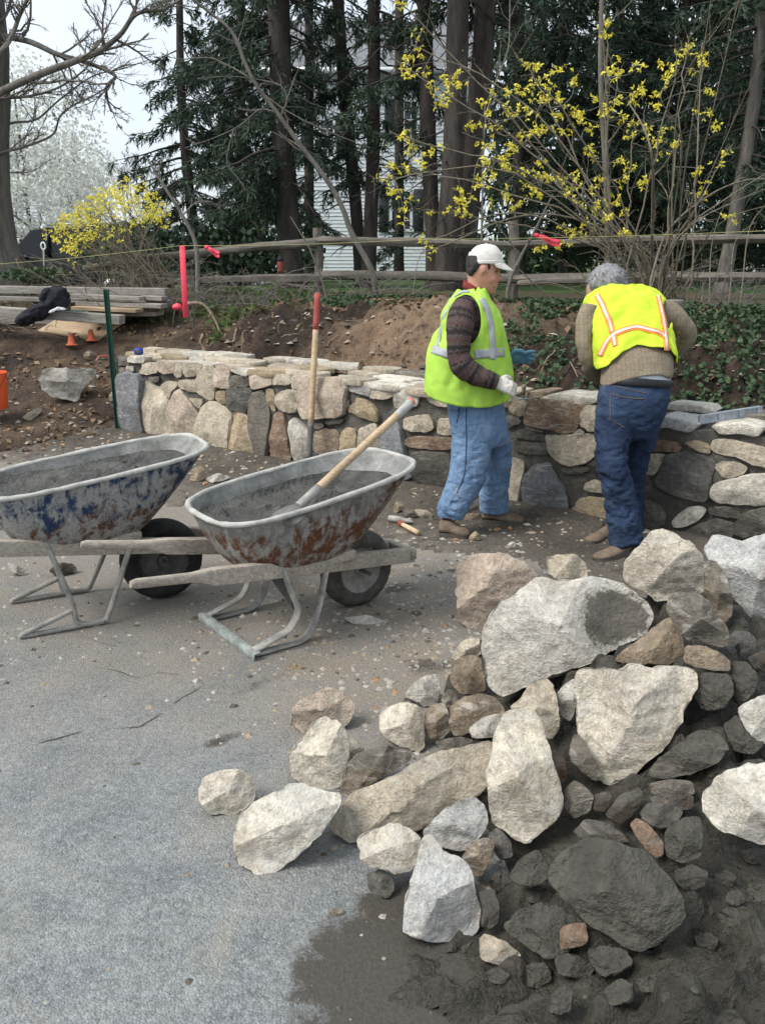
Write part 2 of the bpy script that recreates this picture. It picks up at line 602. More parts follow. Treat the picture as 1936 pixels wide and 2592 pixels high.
def m_tub(name, paint, rust_amt, cem_amt):
    """sheet steel tub: paint worn through to rust, splashed and crusted with dried cement"""
    k = NT(name)
    co = k.co('Object')
    n1 = k.noise(co, 3.6, 6, .65, .7)
    n2 = k.noise(co, 13, 7, .7, .6)
    n3 = k.noise(co, 70, 4, .75)
    drip = k.noise(k.co('Object', scale=(9, 9, 1.4)), 2.6, 5, .65, .3)
    zc = k.n('SeparateXYZ'); k.t.links.new(k.co('Object'), zc.inputs[0])
    rustc = k.mix(k.rng(n2, .3, .7), (.065, .027, .014), (.165, .068, .032))
    cem = k.mix(k.rng(n3, .3, .7), (.20, .195, .18), (.36, .355, .335))
    low = k.rng(zc.outputs['Z'], -.18, .10, .30, -.12)
    rf = k.rng(k.math('ADD', n1, k.math('ADD', low, rust_amt)), .52, .60)
    c = k.mix(rf, k.mix(1.0, paint, k.rng(n2, .3, .7, .6, 1.35), 'MULTIPLY'), rustc)
    cf = k.rng(k.math('ADD', k.math('ADD', k.math('MULTIPLY', n2, .65), k.math('MULTIPLY', drip, .55)), cem_amt), .60, .70)
    c = k.mix(k.math('MULTIPLY', cf, .92), c, cem)
    ch = k.rng(k.math('ADD', n1, k.math('MULTIPLY', n3, .3)), .78, .84)
    c = k.mix(k.math('MULTIPLY', ch, .5), c, (.03, .026, .022))
    h = k.math('ADD', k.math('MULTIPLY', cf, .7), k.math('ADD', k.math('MULTIPLY', n3, .5), k.math('MULTIPLY', n2, .5)))
    return k.fin(c, .82, k.bump(h, .8, .006))

MAT['tub_blue'] = m_tub('blue_painted_tub', (.018, .040, .095), -.03, .075)
MAT['tub_rust'] = m_tub('rusty_grey_tub', (.19, .182, .165), .07, .035)
MAT['cement_crust'] = m_plain('cement_crust', (.37, .365, .34), .95, .25, 18, .008)
MAT['tub_inside'] = m_plain('cement_lined_steel', (.21, .212, .20), .92, .38, 10, .006)
MAT['tyre'] = m_plain('tyre_rubber', (.022, .021, .020), .85, .45, 20, .003)
MAT['tyre_dusty'] = m_plain('dusty_tyre_rubber', (.075, .07, .062), .9, .4, 16, .004)
MAT['leg_steel'] = m_plain('cement_dusted_steel', (.27, .262, .24), .85, .35, 16, .004)
MAT['dark_steel'] = m_plain('dark_steel', (.09, .088, .085), .6, .35, 20, .003, .4)
MAT['green_steel'] = m_plain('worn_green_steel', (.24, .265, .25), .7, .45, 14, .003)
MAT['shovel_steel'] = m_plain('muddy_steel', (.12, .118, .11), .75, .35, 25, .004)
MAT['red_paint'] = m_plain('dull_red_paint', (.30, .065, .05), .7, .2, 20, .002)
MAT['orange_tip'] = m_plain('orange_tip_paint', (.62, .14, .07), .7, .15, 20, .002)
MAT['green_stake'] = m_plain('green_stake_paint', (.012, .06, .04), .6, .25, 25, .002)
MAT['orange_plastic'] = m_plain('orange_plastic', (.72, .115, .035), .5, .12, 12, .002)
MAT['cone_plastic'] = m_plain('orange_red_cap_plastic', (.52, .12, .055), .6, .2, 30, .002)
MAT['pink'] = m_plain('pink_flagging', (.85, .075, .12), .55, .12, 30, .002)
MAT['string'] = m_plain('yellow_twine', (.38, .38, .16), .8, .2, 60, .001)
MAT['blue_plastic'] = m_plain('blue_plastic', (.025, .045, .30), .4, .2, 40, .001)
MAT['aluminium'] = m_plain('scuffed_aluminium', (.34, .37, .41), .5, .25, 30, .002, .5)
MAT['jacket'] = m_plain('navy_cloth', (.022, .022, .028), .95, .4, 26, .01)
MAT['white_cloth'] = m_plain('white_cloth', (.62, .62, .62), .9, .1, 30, .003)
MAT['siding'] = m_plain('white_siding_paint', (.66, .70, .74), .7, .05, 3, .001)
MAT['white_trim'] = m_plain('white_trim_paint', (.72, .74, .76), .6, .05, 3, .001)
MAT['roof_grey'] = m_plain('grey_shingle', (.16, .17, .18), .9, .3, 4, .01)
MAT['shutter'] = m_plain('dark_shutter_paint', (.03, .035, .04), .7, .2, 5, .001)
MAT['window_glass'] = NT('window_glass').fin((.05, .06, .07), .08, spec=.6)
MAT['car_black'] = m_plain('black_car_paint', (.008, .010, .013), .35, .1, 3, .0005, 0, .3)
MAT['car_grey'] = m_plain('silver_car_paint', (.16, .18, .20), .3, .1, 3, .0005, .3, .5)
MAT['car_glass'] = NT('car_glass').fin((.012, .015, .018), .12, spec=.3)
MAT['chrome'] = NT('chrome').fin((.30, .31, .32), .3, metal=1.0)
MAT['skin'] = m_plain('skin', (.46, .235, .165), .55, .14, 22, .002)
MAT['hair_dark'] = m_plain('dark_hair', (.030, .027, .026), .7, .5, 60, .006, stretch=(1, 1, .3))
MAT['hair_grey'] = m_plain('grey_hair', (.21, .21, .215), .7, .55, 55, .008, stretch=(1, 1, .4))
MAT['cap'] = m_plain('off_white_cap_cloth', (.60, .575, .53), .9, .1, 20, .004)
MAT['vest'] = m_plain('lime_vest_cloth', (.36, .59, .075), .75, .07, 9, .006)
MAT['vest_yellow'] = m_plain('yellow_vest_cloth', (.48, .62, .035), .75, .07, 9, .006)
MAT['silver'] = m_plain('silver_reflective_tape', (.34, .36, .37), .55, .08, 25, .001, .1)
MAT['orange_tape'] = m_plain('orange_tape', (.92, .26, .045), .7, .08, 25, .001)
MAT['peach_tape'] = m_plain('pale_reflective_tape', (.66, .50, .44), .6, .08, 25, .001)
MAT['collar'] = m_plain('maroon_cloth', (.16, .028, .026), .9, .2, 25, .004)
MAT['shoe'] = m_plain('dusty_tan_leather', (.150, .112, .082), .85, .3, 22, .004)
MAT['sole'] = m_plain('grey_rubber_sole', (.085, .078, .068), .9, .25, 22, .004)
MAT['glove_white'] = m_plain('white_work_glove', (.56, .53, .48), .92, .14, 26, .004)
MAT['glove_blue'] = m_plain('blue_work_glove', (.11, .24, .36), .8, .2, 26, .004)
MAT['belt'] = m_plain('black_belt', (.012, .012, .014), .5, .2, 30, .001)
MAT['undershirt'] = m_plain('pale_undershirt', (.50, .53, .58), .9, .12, 20, .004)

def m_jeans(name, a, b, worn):
    k = NT(name)
    co = k.co('Object')
    n1 = k.noise(co, 5, 5, .6, .6)
    n2 = k.noise(k.co('Object', scale=(1, 1, .35)), 34, 5, .7)
    n3 = k.noise(co, 160, 3, .7)
    n4 = k.noise(k.co('Object', scale=(1, 1, 2.2)), 11, 5, .6, 1.4)
    c = k.mix(k.rng(n1, .32, .68), a, b)
    c = k.mix(1.0, c, k.rng(n2, .3, .7, .82, 1.18), 'MULTIPLY')
    c = k.mix(1.0, c, k.rng(n3, .3, .7, .8, 1.2), 'MULTIPLY')
    c = k.mix(k.math('MULTIPLY', k.rng(n1, .58, .75), .55), c, worn)
    h = k.math('ADD', k.math('MULTIPLY', n4, 1.6), k.math('ADD', n2, k.math('MULTIPLY', n3, .2)))
    return k.fin(c, .92, k.bump(h, .7, .009))

MAT['jeans_light'] = m_jeans('faded_blue_denim', (.10, .175, .30), (.175, .265, .40), (.36, .36, .32))
MAT['jeans_dark'] = m_jeans('dark_blue_denim', (.009, .020, .048), (.028, .050, .100), (.085, .105, .13))

k = NT('patterned_knit')          # dark brown/black knit with zigzag bands across the sleeve
co = k.co('Object')
sx = k.n('SeparateXYZ'); k.t.links.new(co, sx.inputs[0])
at = k.n('Attribute'); at.attribute_name = 'along'
zz = k.math('PINGPONG', k.math('MULTIPLY', k.math('ADD', sx.outputs['X'], k.math('MULTIPLY', sx.outputs['Y'], .9)), 1.0), .012)
bands = k.math('FRACT', k.math('MULTIPLY', k.math('ADD', at.outputs['Fac'], zz), 11.0))
n1 = k.noise(co, 90, 4, .7)
c = k.mix(k.rng(bands, .46, .54), (.024, .019, .019), (.075, .045, .042))
b2 = k.math('FRACT', k.math('MULTIPLY', k.math('SUBTRACT', at.outputs['Fac'], zz), 27.0))
c = k.mix(k.math('MULTIPLY', k.rng(b2, .62, .70), .6), c, (.085, .070, .062))
c = k.mix(1.0, c, k.rng(n1, .3, .7, .6, 1.4), 'MULTIPLY')
MAT['knit_dark'] = k.fin(c, .95, k.bump(n1, .6, .004))

k = NT('tan_checked_knit')
co = k.co('Object')
sx = k.n('SeparateXYZ'); k.t.links.new(co, sx.inputs[0])
def _ln(axis, sc):
    return k.rng(k.math('PINGPONG', k.math('MULTIPLY', sx.outputs[axis], sc), .5), .03, .08, 1, 0)
n1 = k.noise(co, 100, 4, .7); n2 = k.noise(co, 6, 4, .6)
c = k.mix(k.rng(n2, .3, .7), (.185, .150, .105), (.265, .220, .160))
c = k.mix(k.math('MULTIPLY', _ln('X', 44.0), .45), c, (.09, .075, .055))
c = k.mix(k.math('MULTIPLY', _ln('Z', 30.0), .25), c, (.09, .075, .055))
c = k.mix(1.0, c, k.rng(n1, .3, .7, .75, 1.25), 'MULTIPLY')
MAT['knit_tan'] = k.fin(c, .95, k.bump(k.math('ADD', n1, n2), .6, .005))
# ------------------------------------------------------------------ the lie of the land
WA = np.array((-2.60, 8.42))                 # left end of the wall, foot of its front face
WD = np.array((.7923, -.6101))               # along the wall
WN = np.array((.6101, .7923))                # from the front face towards the bank
W_LEN, W_THICK = 7.2, 0.50

def st(x, y):
    dx, dy = x - WA[0], y - WA[1]
    return dx * WD[0] + dy * WD[1], dx * WN[0] + dy * WN[1]

def mound(x, y):
    """heap of wet mud and rubble under the stone pile"""
    h = .34 * np.exp(-(((x - 1.38) / .72) ** 2 + ((y - 3.05) / .72) ** 2))
    h = h + .20 * np.exp(-(((x - .95) / .42) ** 2 + ((y - 2.55) / .45) ** 2))
    h = h + .07 * np.exp(-(((x - .85) / .45) ** 2 + ((y - 1.85) / .35) ** 2))
    return h

def height(x, y):
    x = np.asarray(x, float); y = np.asarray(y, float)
    s, t = st(x, y)
    p = np.stack([x, y, x * 0], -1).reshape(-1, 3)
    big = fbm(p * 1.1, 3, 5).reshape(x.shape)
    mid = fbm(p * 4.0, 4, 9).reshape(x.shape)
    fine = fbm(p * 15.0, 3, 13).reshape(x.shape)
    tj = t + .20 * big + .10 * mid
    # behind the wall: backfilled trench, then the cut bank
    crest = 1.22 + .06 * big
    bank = np.interp(tj, [.0, .55, .85, 1.15, 1.55, 2.1, 2.8, 4.0, 6.0], [.36, .42, .40, .62, .98, 1.15, 1.20, 1.17, 1.12])
    bank = bank + .16 * np.exp(-((s - 2.5) / .7) ** 2) * sstep(.9, 1.5, t) * (1 - sstep(1.9, 2.9, t))
    rough = sstep(.5, .8, t) * (1 - sstep(1.9, 3.2, t))
    bank = bank + rough * (.13 * mid + .085 * fine) + (1 - rough) * .012 * mid
    # ground in front of the wall
    d = sstep(-2.6, -.2, t)
    front = d * (.018 + .022 * mid + .012 * fine) + .06 * sstep(-.45, -.02, t)
    wallz = np.where(t > .25, bank, front)
    # left of the wall's end the ground climbs gently
    slope = np.interp(y + .15 * big + .25 * (x + 3) * .3, [6.6, 7.6, 8.3, 9.1, 10.3, 11.3, 13.0], [0, .03, .13, .36, .82, 1.06, 1.14])
    slope = slope + sstep(6.4, 8.0, y) * (.035 * mid + .03 * fine)
    w = sstep(-.35, .12, s + .1 * mid)
    z = slope * (1 - w) + wallz * w
    z = np.where(t < -2.7, 0.0, z)
    z = np.where(y > 16, z - sstep(16, 22, y) * sstep(-2.0, -6.0, x) * .45, z)
    z = z - sstep(14, 60, y) * .12
    far = sstep(40, 160, y)
    z = z + far * (.5 * big)
    return z

def _axis(lo, fa, fb, hi, step, grow):
    a = list(np.arange(fa, fb, step)); q = step; v = fb
    while v < hi:
        a.append(v); q *= grow; v += q
    a.append(hi)
    q = step; v = fa - step; b = []
    while v > lo:
        b.append(v); q *= grow; v -= q
    b.append(lo)
    return np.array(b[::-1] + a)

gx = _axis(-260, -4.2, 3.9, 260, .036, 1.22)
gy = _axis(-6, .9, 11.2, 420, .036, 1.16)
GX, GY = np.meshgrid(gx, gy)
GZ = height(GX, GY)
_gs, _gt = st(GX, GY)
_p = np.stack([GX, GY, GX * 0], -1).reshape(-1, 3)
_nb = fbm(_p * 1.5, 4, 31).reshape(GX.shape)
_nl = fbm(_p * .8, 3, 77).reshape(GX.shape)
# class of each cell: 0 driveway, 1 dirt, 2 bank soil, 3 leaf litter, 4 lawn
edge = -1.15 + .55 * _nb
K = np.where(_gt < edge, 0, 1)
K = np.where((_gs < -.1) & (GY + .5 * _nb > 6.6), 2, K)
K = np.where((_gt > .3) & (_gs > -.1), 2, K)
K = np.where((GY > 6.3) & (_gs < -.1) & (GY + .5 * _nb > 10.9 + .0 * GX), 3, K)
K = np.where((_gt > 2.15 + .5 * _nb) & (_gs > -.1), 3, K)
K = np.where(GY + 2.0 * _nl > 15.0, 4, K)
K = np.where((GX < -5.0) & (GY > 20) & (GY < 34), 1, K)
dust = sstep(-4.1, -2.1, _gt + .45 * _nb) * .95 + .25 * np.exp(-((GX - .1) ** 2 + (GY - 3.2) ** 2) / .5)
_md = mound(GX, GY)
wetm = np.clip(_md * 3.2, 0, 1)
wetm = np.maximum(wetm, np.exp(-(((GX - .50) / .74) ** 4 + ((GY - 1.52) / .54) ** 4)))
wetm = np.maximum(wetm, .95 * np.exp(-(((GX - 1.0) / .95) ** 4 + ((GY - 1.0) / .75) ** 4)))
for sx_, sy_, rr_, an_ in ((.55, 3.75, .30, .45), (.25, 3.38, .34, .35), (-.55, 3.15, .22, .9), (.1, 4.25, .35, .3), (-1.2, 4.05, .10, 0), (.75, 4.4, .5, .3), (.45, 3.0, .35, .5), (-.6, 2.75, .16, .7)):
    u_ = (GX - sx_) * math.cos(an_) + (GY - sy_) * math.sin(an_); v_ = -(GX - sx_) * math.sin(an_) + (GY - sy_) * math.cos(an_)
    wetm = np.maximum(wetm, .52 * np.exp(-((u_ / rr_) ** 2 + (v_ / (rr_ * .28)) ** 2)))
# earth colour: 0 dark topsoil, 1 pale sandy subsoil (as the cut bank shows between the spade and the man)
tone = .20 + 1.05 * np.exp(-(((_gs - 2.35) / .80) ** 2)) * sstep(.7, 1.15, _gt) - .35 * np.exp(-(((_gs - .9) / .8) ** 2))
tone = tone - .45 * sstep(3.5, 4.6, _gs) * sstep(.3, .5, _gt)
tone = np.where((_gs < 0), .22 + .3 * _nb, tone)
tone = np.where(K == 1, .35 + .9 * sstep(-.3, -1.6, _gt) + .3 * _nb, tone)

ny, nx = GX.shape
idx = np.arange(nx * ny).reshape(ny, nx)
quads = np.stack([idx[:-1, :-1], idx[:-1, 1:], idx[1:, 1:], idx[1:, :-1]], -1).reshape(-1, 4)
kq = K[:-1, :-1].reshape(-1)
VV = np.stack([GX, GY, GZ], -1).reshape(-1, 3)
for kk, (nm, mk) in enumerate((('driveway', 'asphalt'), ('dirt_ground', 'dirt'), ('soil_bank', 'soil'), ('leaf_litter_ground', 'litter'), ('lawn', 'lawn'))):
    q = quads[kq == kk]
    u, inv = np.unique(q, return_inverse=True)
    o = mesh_obj(nm, VV[u], inv.reshape(-1, 4), MAT[mk], center=False)
    tag(o, kind='structure')
    for an, arr in (('dust', dust), ('wet', wetm), ('tone', tone)):
        a = o.data.attributes.new(an, 'FLOAT', 'POINT')
        a.data.foreach_set('value', np.clip(arr.reshape(-1)[u], 0, 1).astype(np.float32))

# cracks in the driveway, packed with dark earth
DRIVE = bpy.data.objects['driveway']
for pl in ('80,1605 130,1592 180,1580', '215,1576 300,1568 350,1540', '375,1520 395,1505 440,1480', '185,1375 215,1388 255,1396', '205,1440 250,1448 300,1462 345,1452 385,1455'):
    q_ = np.array([float(c_) for c_ in pl.replace(',', ' ').split()]).reshape(-1, 2) * (1936 / 1652.0)
    q_ = resample(q_, 40, False); n0_ = fbm(np.c_[q_ * .03, np.zeros(40)], 3, len(pl))
    P_ = np.array([at_z(x_, y_ + 5 * n_, .003) for (x_, y_), n_ in zip(q_, n0_)])
    t_ = np.gradient(P_, axis=0); t_ /= np.linalg.norm(t_, axis=1)[:, None]; nn_ = np.c_[-t_[:, 1], t_[:, 0], np.zeros(40)]
    w_ = (.0012 + .0042 * np.clip(fbm(P_ * 9, 3, 3) + .2, 0, 1)) * np.sin(np.linspace(.15, math.pi - .15, 40)) ** .5
    o = mesh_obj('crack', np.vstack([P_ + nn_ * w_[:, None], P_ - nn_ * w_[:, None] * (1 + .5 * fbm(P_ * 40, 2, 5))[:, None]]), [[i, i + 1, 41 + i, 40 + i] for i in range(39)], MAT['crack'], DRIVE)

def zg(x, y):
    return float(height(np.array([x]), np.array([y]))[0])

def ray_ground(x, y, f=None, lo=.9, hi=60.0):
    """where a photo pixel's ray meets the land (or the heap f)"""
    d = ray(x, y)
    T = np.concatenate([np.linspace(lo, 12, 900), np.linspace(12.05, hi, 400)])
    P = EYE + d * (T / d[1])[:, None]
    z = height(P[:, 0], P[:, 1]) if f is None else f(P[:, 0], P[:, 1])
    h = np.where(P[:, 2] <= z)[0]
    return P[h[0]] if len(h) else P[-1]

# wet mud heap under and in front of the stones
mx_ = np.arange(-.35, 2.6, .016); my_ = np.arange(.85, 4.15, .016)
MX, MY = np.meshgrid(mx_, my_)
_q = np.stack([MX, MY, MX * 0], -1).reshape(-1, 3)
n_a = fbm(_q * 3, 3, 41).reshape(MX.shape); n_b = fbm(_q * 11, 4, 43).reshape(MX.shape); n_c = np.abs(fbm(_q * 26, 3, 47).reshape(MX.shape))
mm = mound(MX, MY)
ext = np.maximum(mm * 3.5, .85 * np.exp(-(((MX - 1.0) / .92) ** 4 + ((MY - 1.38) / .66) ** 4)))
cover = sstep(.25, .6, ext + .30 * n_a + .12 * n_b)
n_d = np.maximum(0, fbm(_q * 8, 2, 49).reshape(MX.shape)); n_e = 1 - np.abs(fbm(_q * 17, 3, 53).reshape(MX.shape)) * 2
MZ = mm + cover * (.008 + .03 * n_a + .05 * n_b + .05 * n_c + .06 * n_d + .018 * n_e - .030) - .03 * (1 - cover)
ny, nx = MX.shape
idx = np.arange(nx * ny).reshape(ny, nx)
quads = np.stack([idx[:-1, :-1], idx[:-1, 1:], idx[1:, 1:], idx[1:, :-1]], -1).reshape(-1, 4)
_rl = np.random.RandomState(77)
for _ in range(1500):                       # clods welded into the mud
    r_ = .012 + .05 * _rl.rand() ** 2.6; x_, y_ = _rl.uniform(-.25, 1.9), _rl.uniform(.95, 3.4)
    j_, i_ = int((x_ - mx_[0]) / .016), int((y_ - my_[0]) / .016); w_ = int(r_ / .016) + 2
    i0_, i1_, j0_, j1_ = max(0, i_ - w_), min(len(my_), i_ + w_ + 1), max(0, j_ - w_), min(len(mx_), j_ + w_ + 1)
    if i1_ <= i0_ or j1_ <= j0_ or cover[min(i_, len(my_) - 1), min(j_, len(mx_) - 1)] < .93: continue
    d_ = ((MX[i0_:i1_, j0_:j1_] - x_) ** 2 + (MY[i0_:i1_, j0_:j1_] - y_) ** 2) / r_ ** 2
    MZ[i0_:i1_, j0_:j1_] = np.maximum(MZ[i0_:i1_, j0_:j1_], MZ[i_, j_] + np.where(d_ < 1, np.sqrt(np.maximum(0, 1 - d_)), -9) * r_ * _rl.uniform(.7, 1.15))
MZ = MZ + cover * .012 * fbm(_q * 40, 2, 59).reshape(MX.shape)
keep = (MZ > -.012)[:-1, :-1].reshape(-1)
u, inv = np.unique(quads[keep], return_inverse=True)
o = mesh_obj('mud', np.stack([MX, MY, MZ], -1).reshape(-1, 3)[u], inv.reshape(-1, 4), MAT['mud'], center=False)
tag(o, 'dark wet mud heaped under and in front of the stone pile', 'mud', kind='stuff')

def mud_z(x, y):
    i = np.clip(((y - my_[0]) / .016).astype(int), 0, len(my_) - 1); j = np.clip(((x - mx_[0]) / .016).astype(int), 0, len(mx_) - 1)
    return np.maximum(MZ[i, j], 0)
# ------------------------------------------------------------------ stone builder
COLR = dict(t=(.46, .40, .31), p=(.45, .365, .29), g=(.43, .43, .415), w=(.56, .525, .45), b=(.24, .19, .135), d=(.105, .10, .09),
            o=(.36, .285, .185), r=(.21, .145, .10), s=(.185, .195, .21), m=(.10, .095, .08), k=(.155, .14, .115), l=(.49, .465, .41), c=(.53, .48, .395))

def stone_geo(uv, seed, front=.42, back=.5, n=44, kf=8, kb=5, facets=5, rough=.035, pw=3.4, ledge=0.0, ft=1.0):
    """closed, faceted stone with the plan outline uv (metres); third axis: height towards the viewer"""
    rr = np.random.RandomState(seed)
    p = resample(chaikin(uv, 1, .13), n)
    c = p.mean(0)
    size = math.sqrt(abs(np.sum(p[:, 0] * np.roll(p[:, 1], -1) - p[:, 1] * np.roll(p[:, 0], -1))) / 2)
    p = p + (fbm(np.c_[p * 9 / size, np.zeros(n)], 3, seed)[:, None] * .03 * size) * ((p - c) / (np.linalg.norm(p - c, axis=1)[:, None] + 1e-9))
    H, B = front * size, back * size
    fs_ = 1 - (np.linspace(0, 1, kf + 1)[:-1]) ** 1.5       # 1 .. towards 0
    rows, hs = [], []
    planes = []
    a0_ = rr.uniform(0, 6.28)
    for _ in range(facets):
        a = a0_ + 2 * math.pi * (_ + rr.uniform(-.3, .3)) / max(1, facets); tilt = rr.uniform(.35, 1.25) * ft
        planes.append((math.cos(a) * tilt, math.sin(a) * tilt, H * rr.uniform(.62, .92)))
    def hf(q, f):
        h = H * np.maximum(0, 1 - f ** pw) ** (1 / pw)
        for gx_, gy_, h0 in planes:
            h = np.minimum(h, h0 - (q[:, 0] - c[0]) * gx_ * .62 - (q[:, 1] - c[1]) * gy_ * .62 + H * .10)
        return np.maximum(h, -.02 * size)
    for f in fs_:
        q = c + (p - c) * f
        rows.append(np.c_[q, hf(q, np.full(n, f))])
    top = np.c_[c[None], hf(c[None], np.zeros(1))]
    for j in range(1, kb + 1):
        f = 1 - (j / (kb + .6)) ** 2.2
        q = c + (p - c) * f
        rows.insert(0, np.c_[q, np.full(n, -B * (1 - f ** 2.6) ** (1 / 2.6))])
    bot = np.array([[c[0], c[1], -B]])
    V = np.vstack(rows + [top, bot])
    k = len(rows)
    F = [[i * n + j, i * n + (j + 1) % n, (i + 1) * n + (j + 1) % n, (i + 1) * n + j] for i in range(k - 1) for j in range(n)]
    F += [[(k - 1) * n + j, (k - 1) * n + (j + 1) % n, k * n] for j in range(n)]
    F += [[(j + 1) % n, j, k * n + 1] for j in range(n)]
    # orientation: outward
    sgn = np.sum(p[:, 0] * np.roll(p[:, 1], -1) - p[:, 1] * np.roll(p[:, 0], -1))
    if sgn < 0:
        F = [f[::-1] for f in F]
    N = vnormals(V, F)
    q = V / size
    dsp = fbm(q * 2.6 + seed, 3, seed) * rough * .9 + fbm(q * 9 + seed, 3, seed + 5) * rough * .38 + np.minimum(0, fbm(q * 5 + seed, 2, seed + 9) + .25) * rough * 1.6
    if ledge:
        a = rr.uniform(0, 6.28)
        l = (q[:, 1] * math.cos(a) + q[:, 2] * .5 + .12 * fbm(q * 3, 2, seed)) * 7
        dsp = dsp + ledge * (np.floor(l) + sstep(.72, 1.0, l - np.floor(l)) - l)
    inner = np.ones(len(V))
    V = V + N * (dsp * size * inner)[:, None]
    return V, F, size

# ------------------------------------------------------------------ dry-laid wall
wall = tag(empty('stone_wall', (WA[0], WA[1], 0)), 'long low wall of fieldstones set in mortar before the earth bank', 'wall')
WN3 = np.array((WN[0], WN[1], 0.0)); WD3 = np.array((WD[0], WD[1], 0.0)); WA3 = np.array((WA[0], WA[1], 0.0))

def wall_uv(px):
    out = []
    for x, y in px:
        P = on_plane(x, y, WA3, WN3)
        out.append((np.dot(P - WA3, WD3), P[2]))
    return np.array(out)

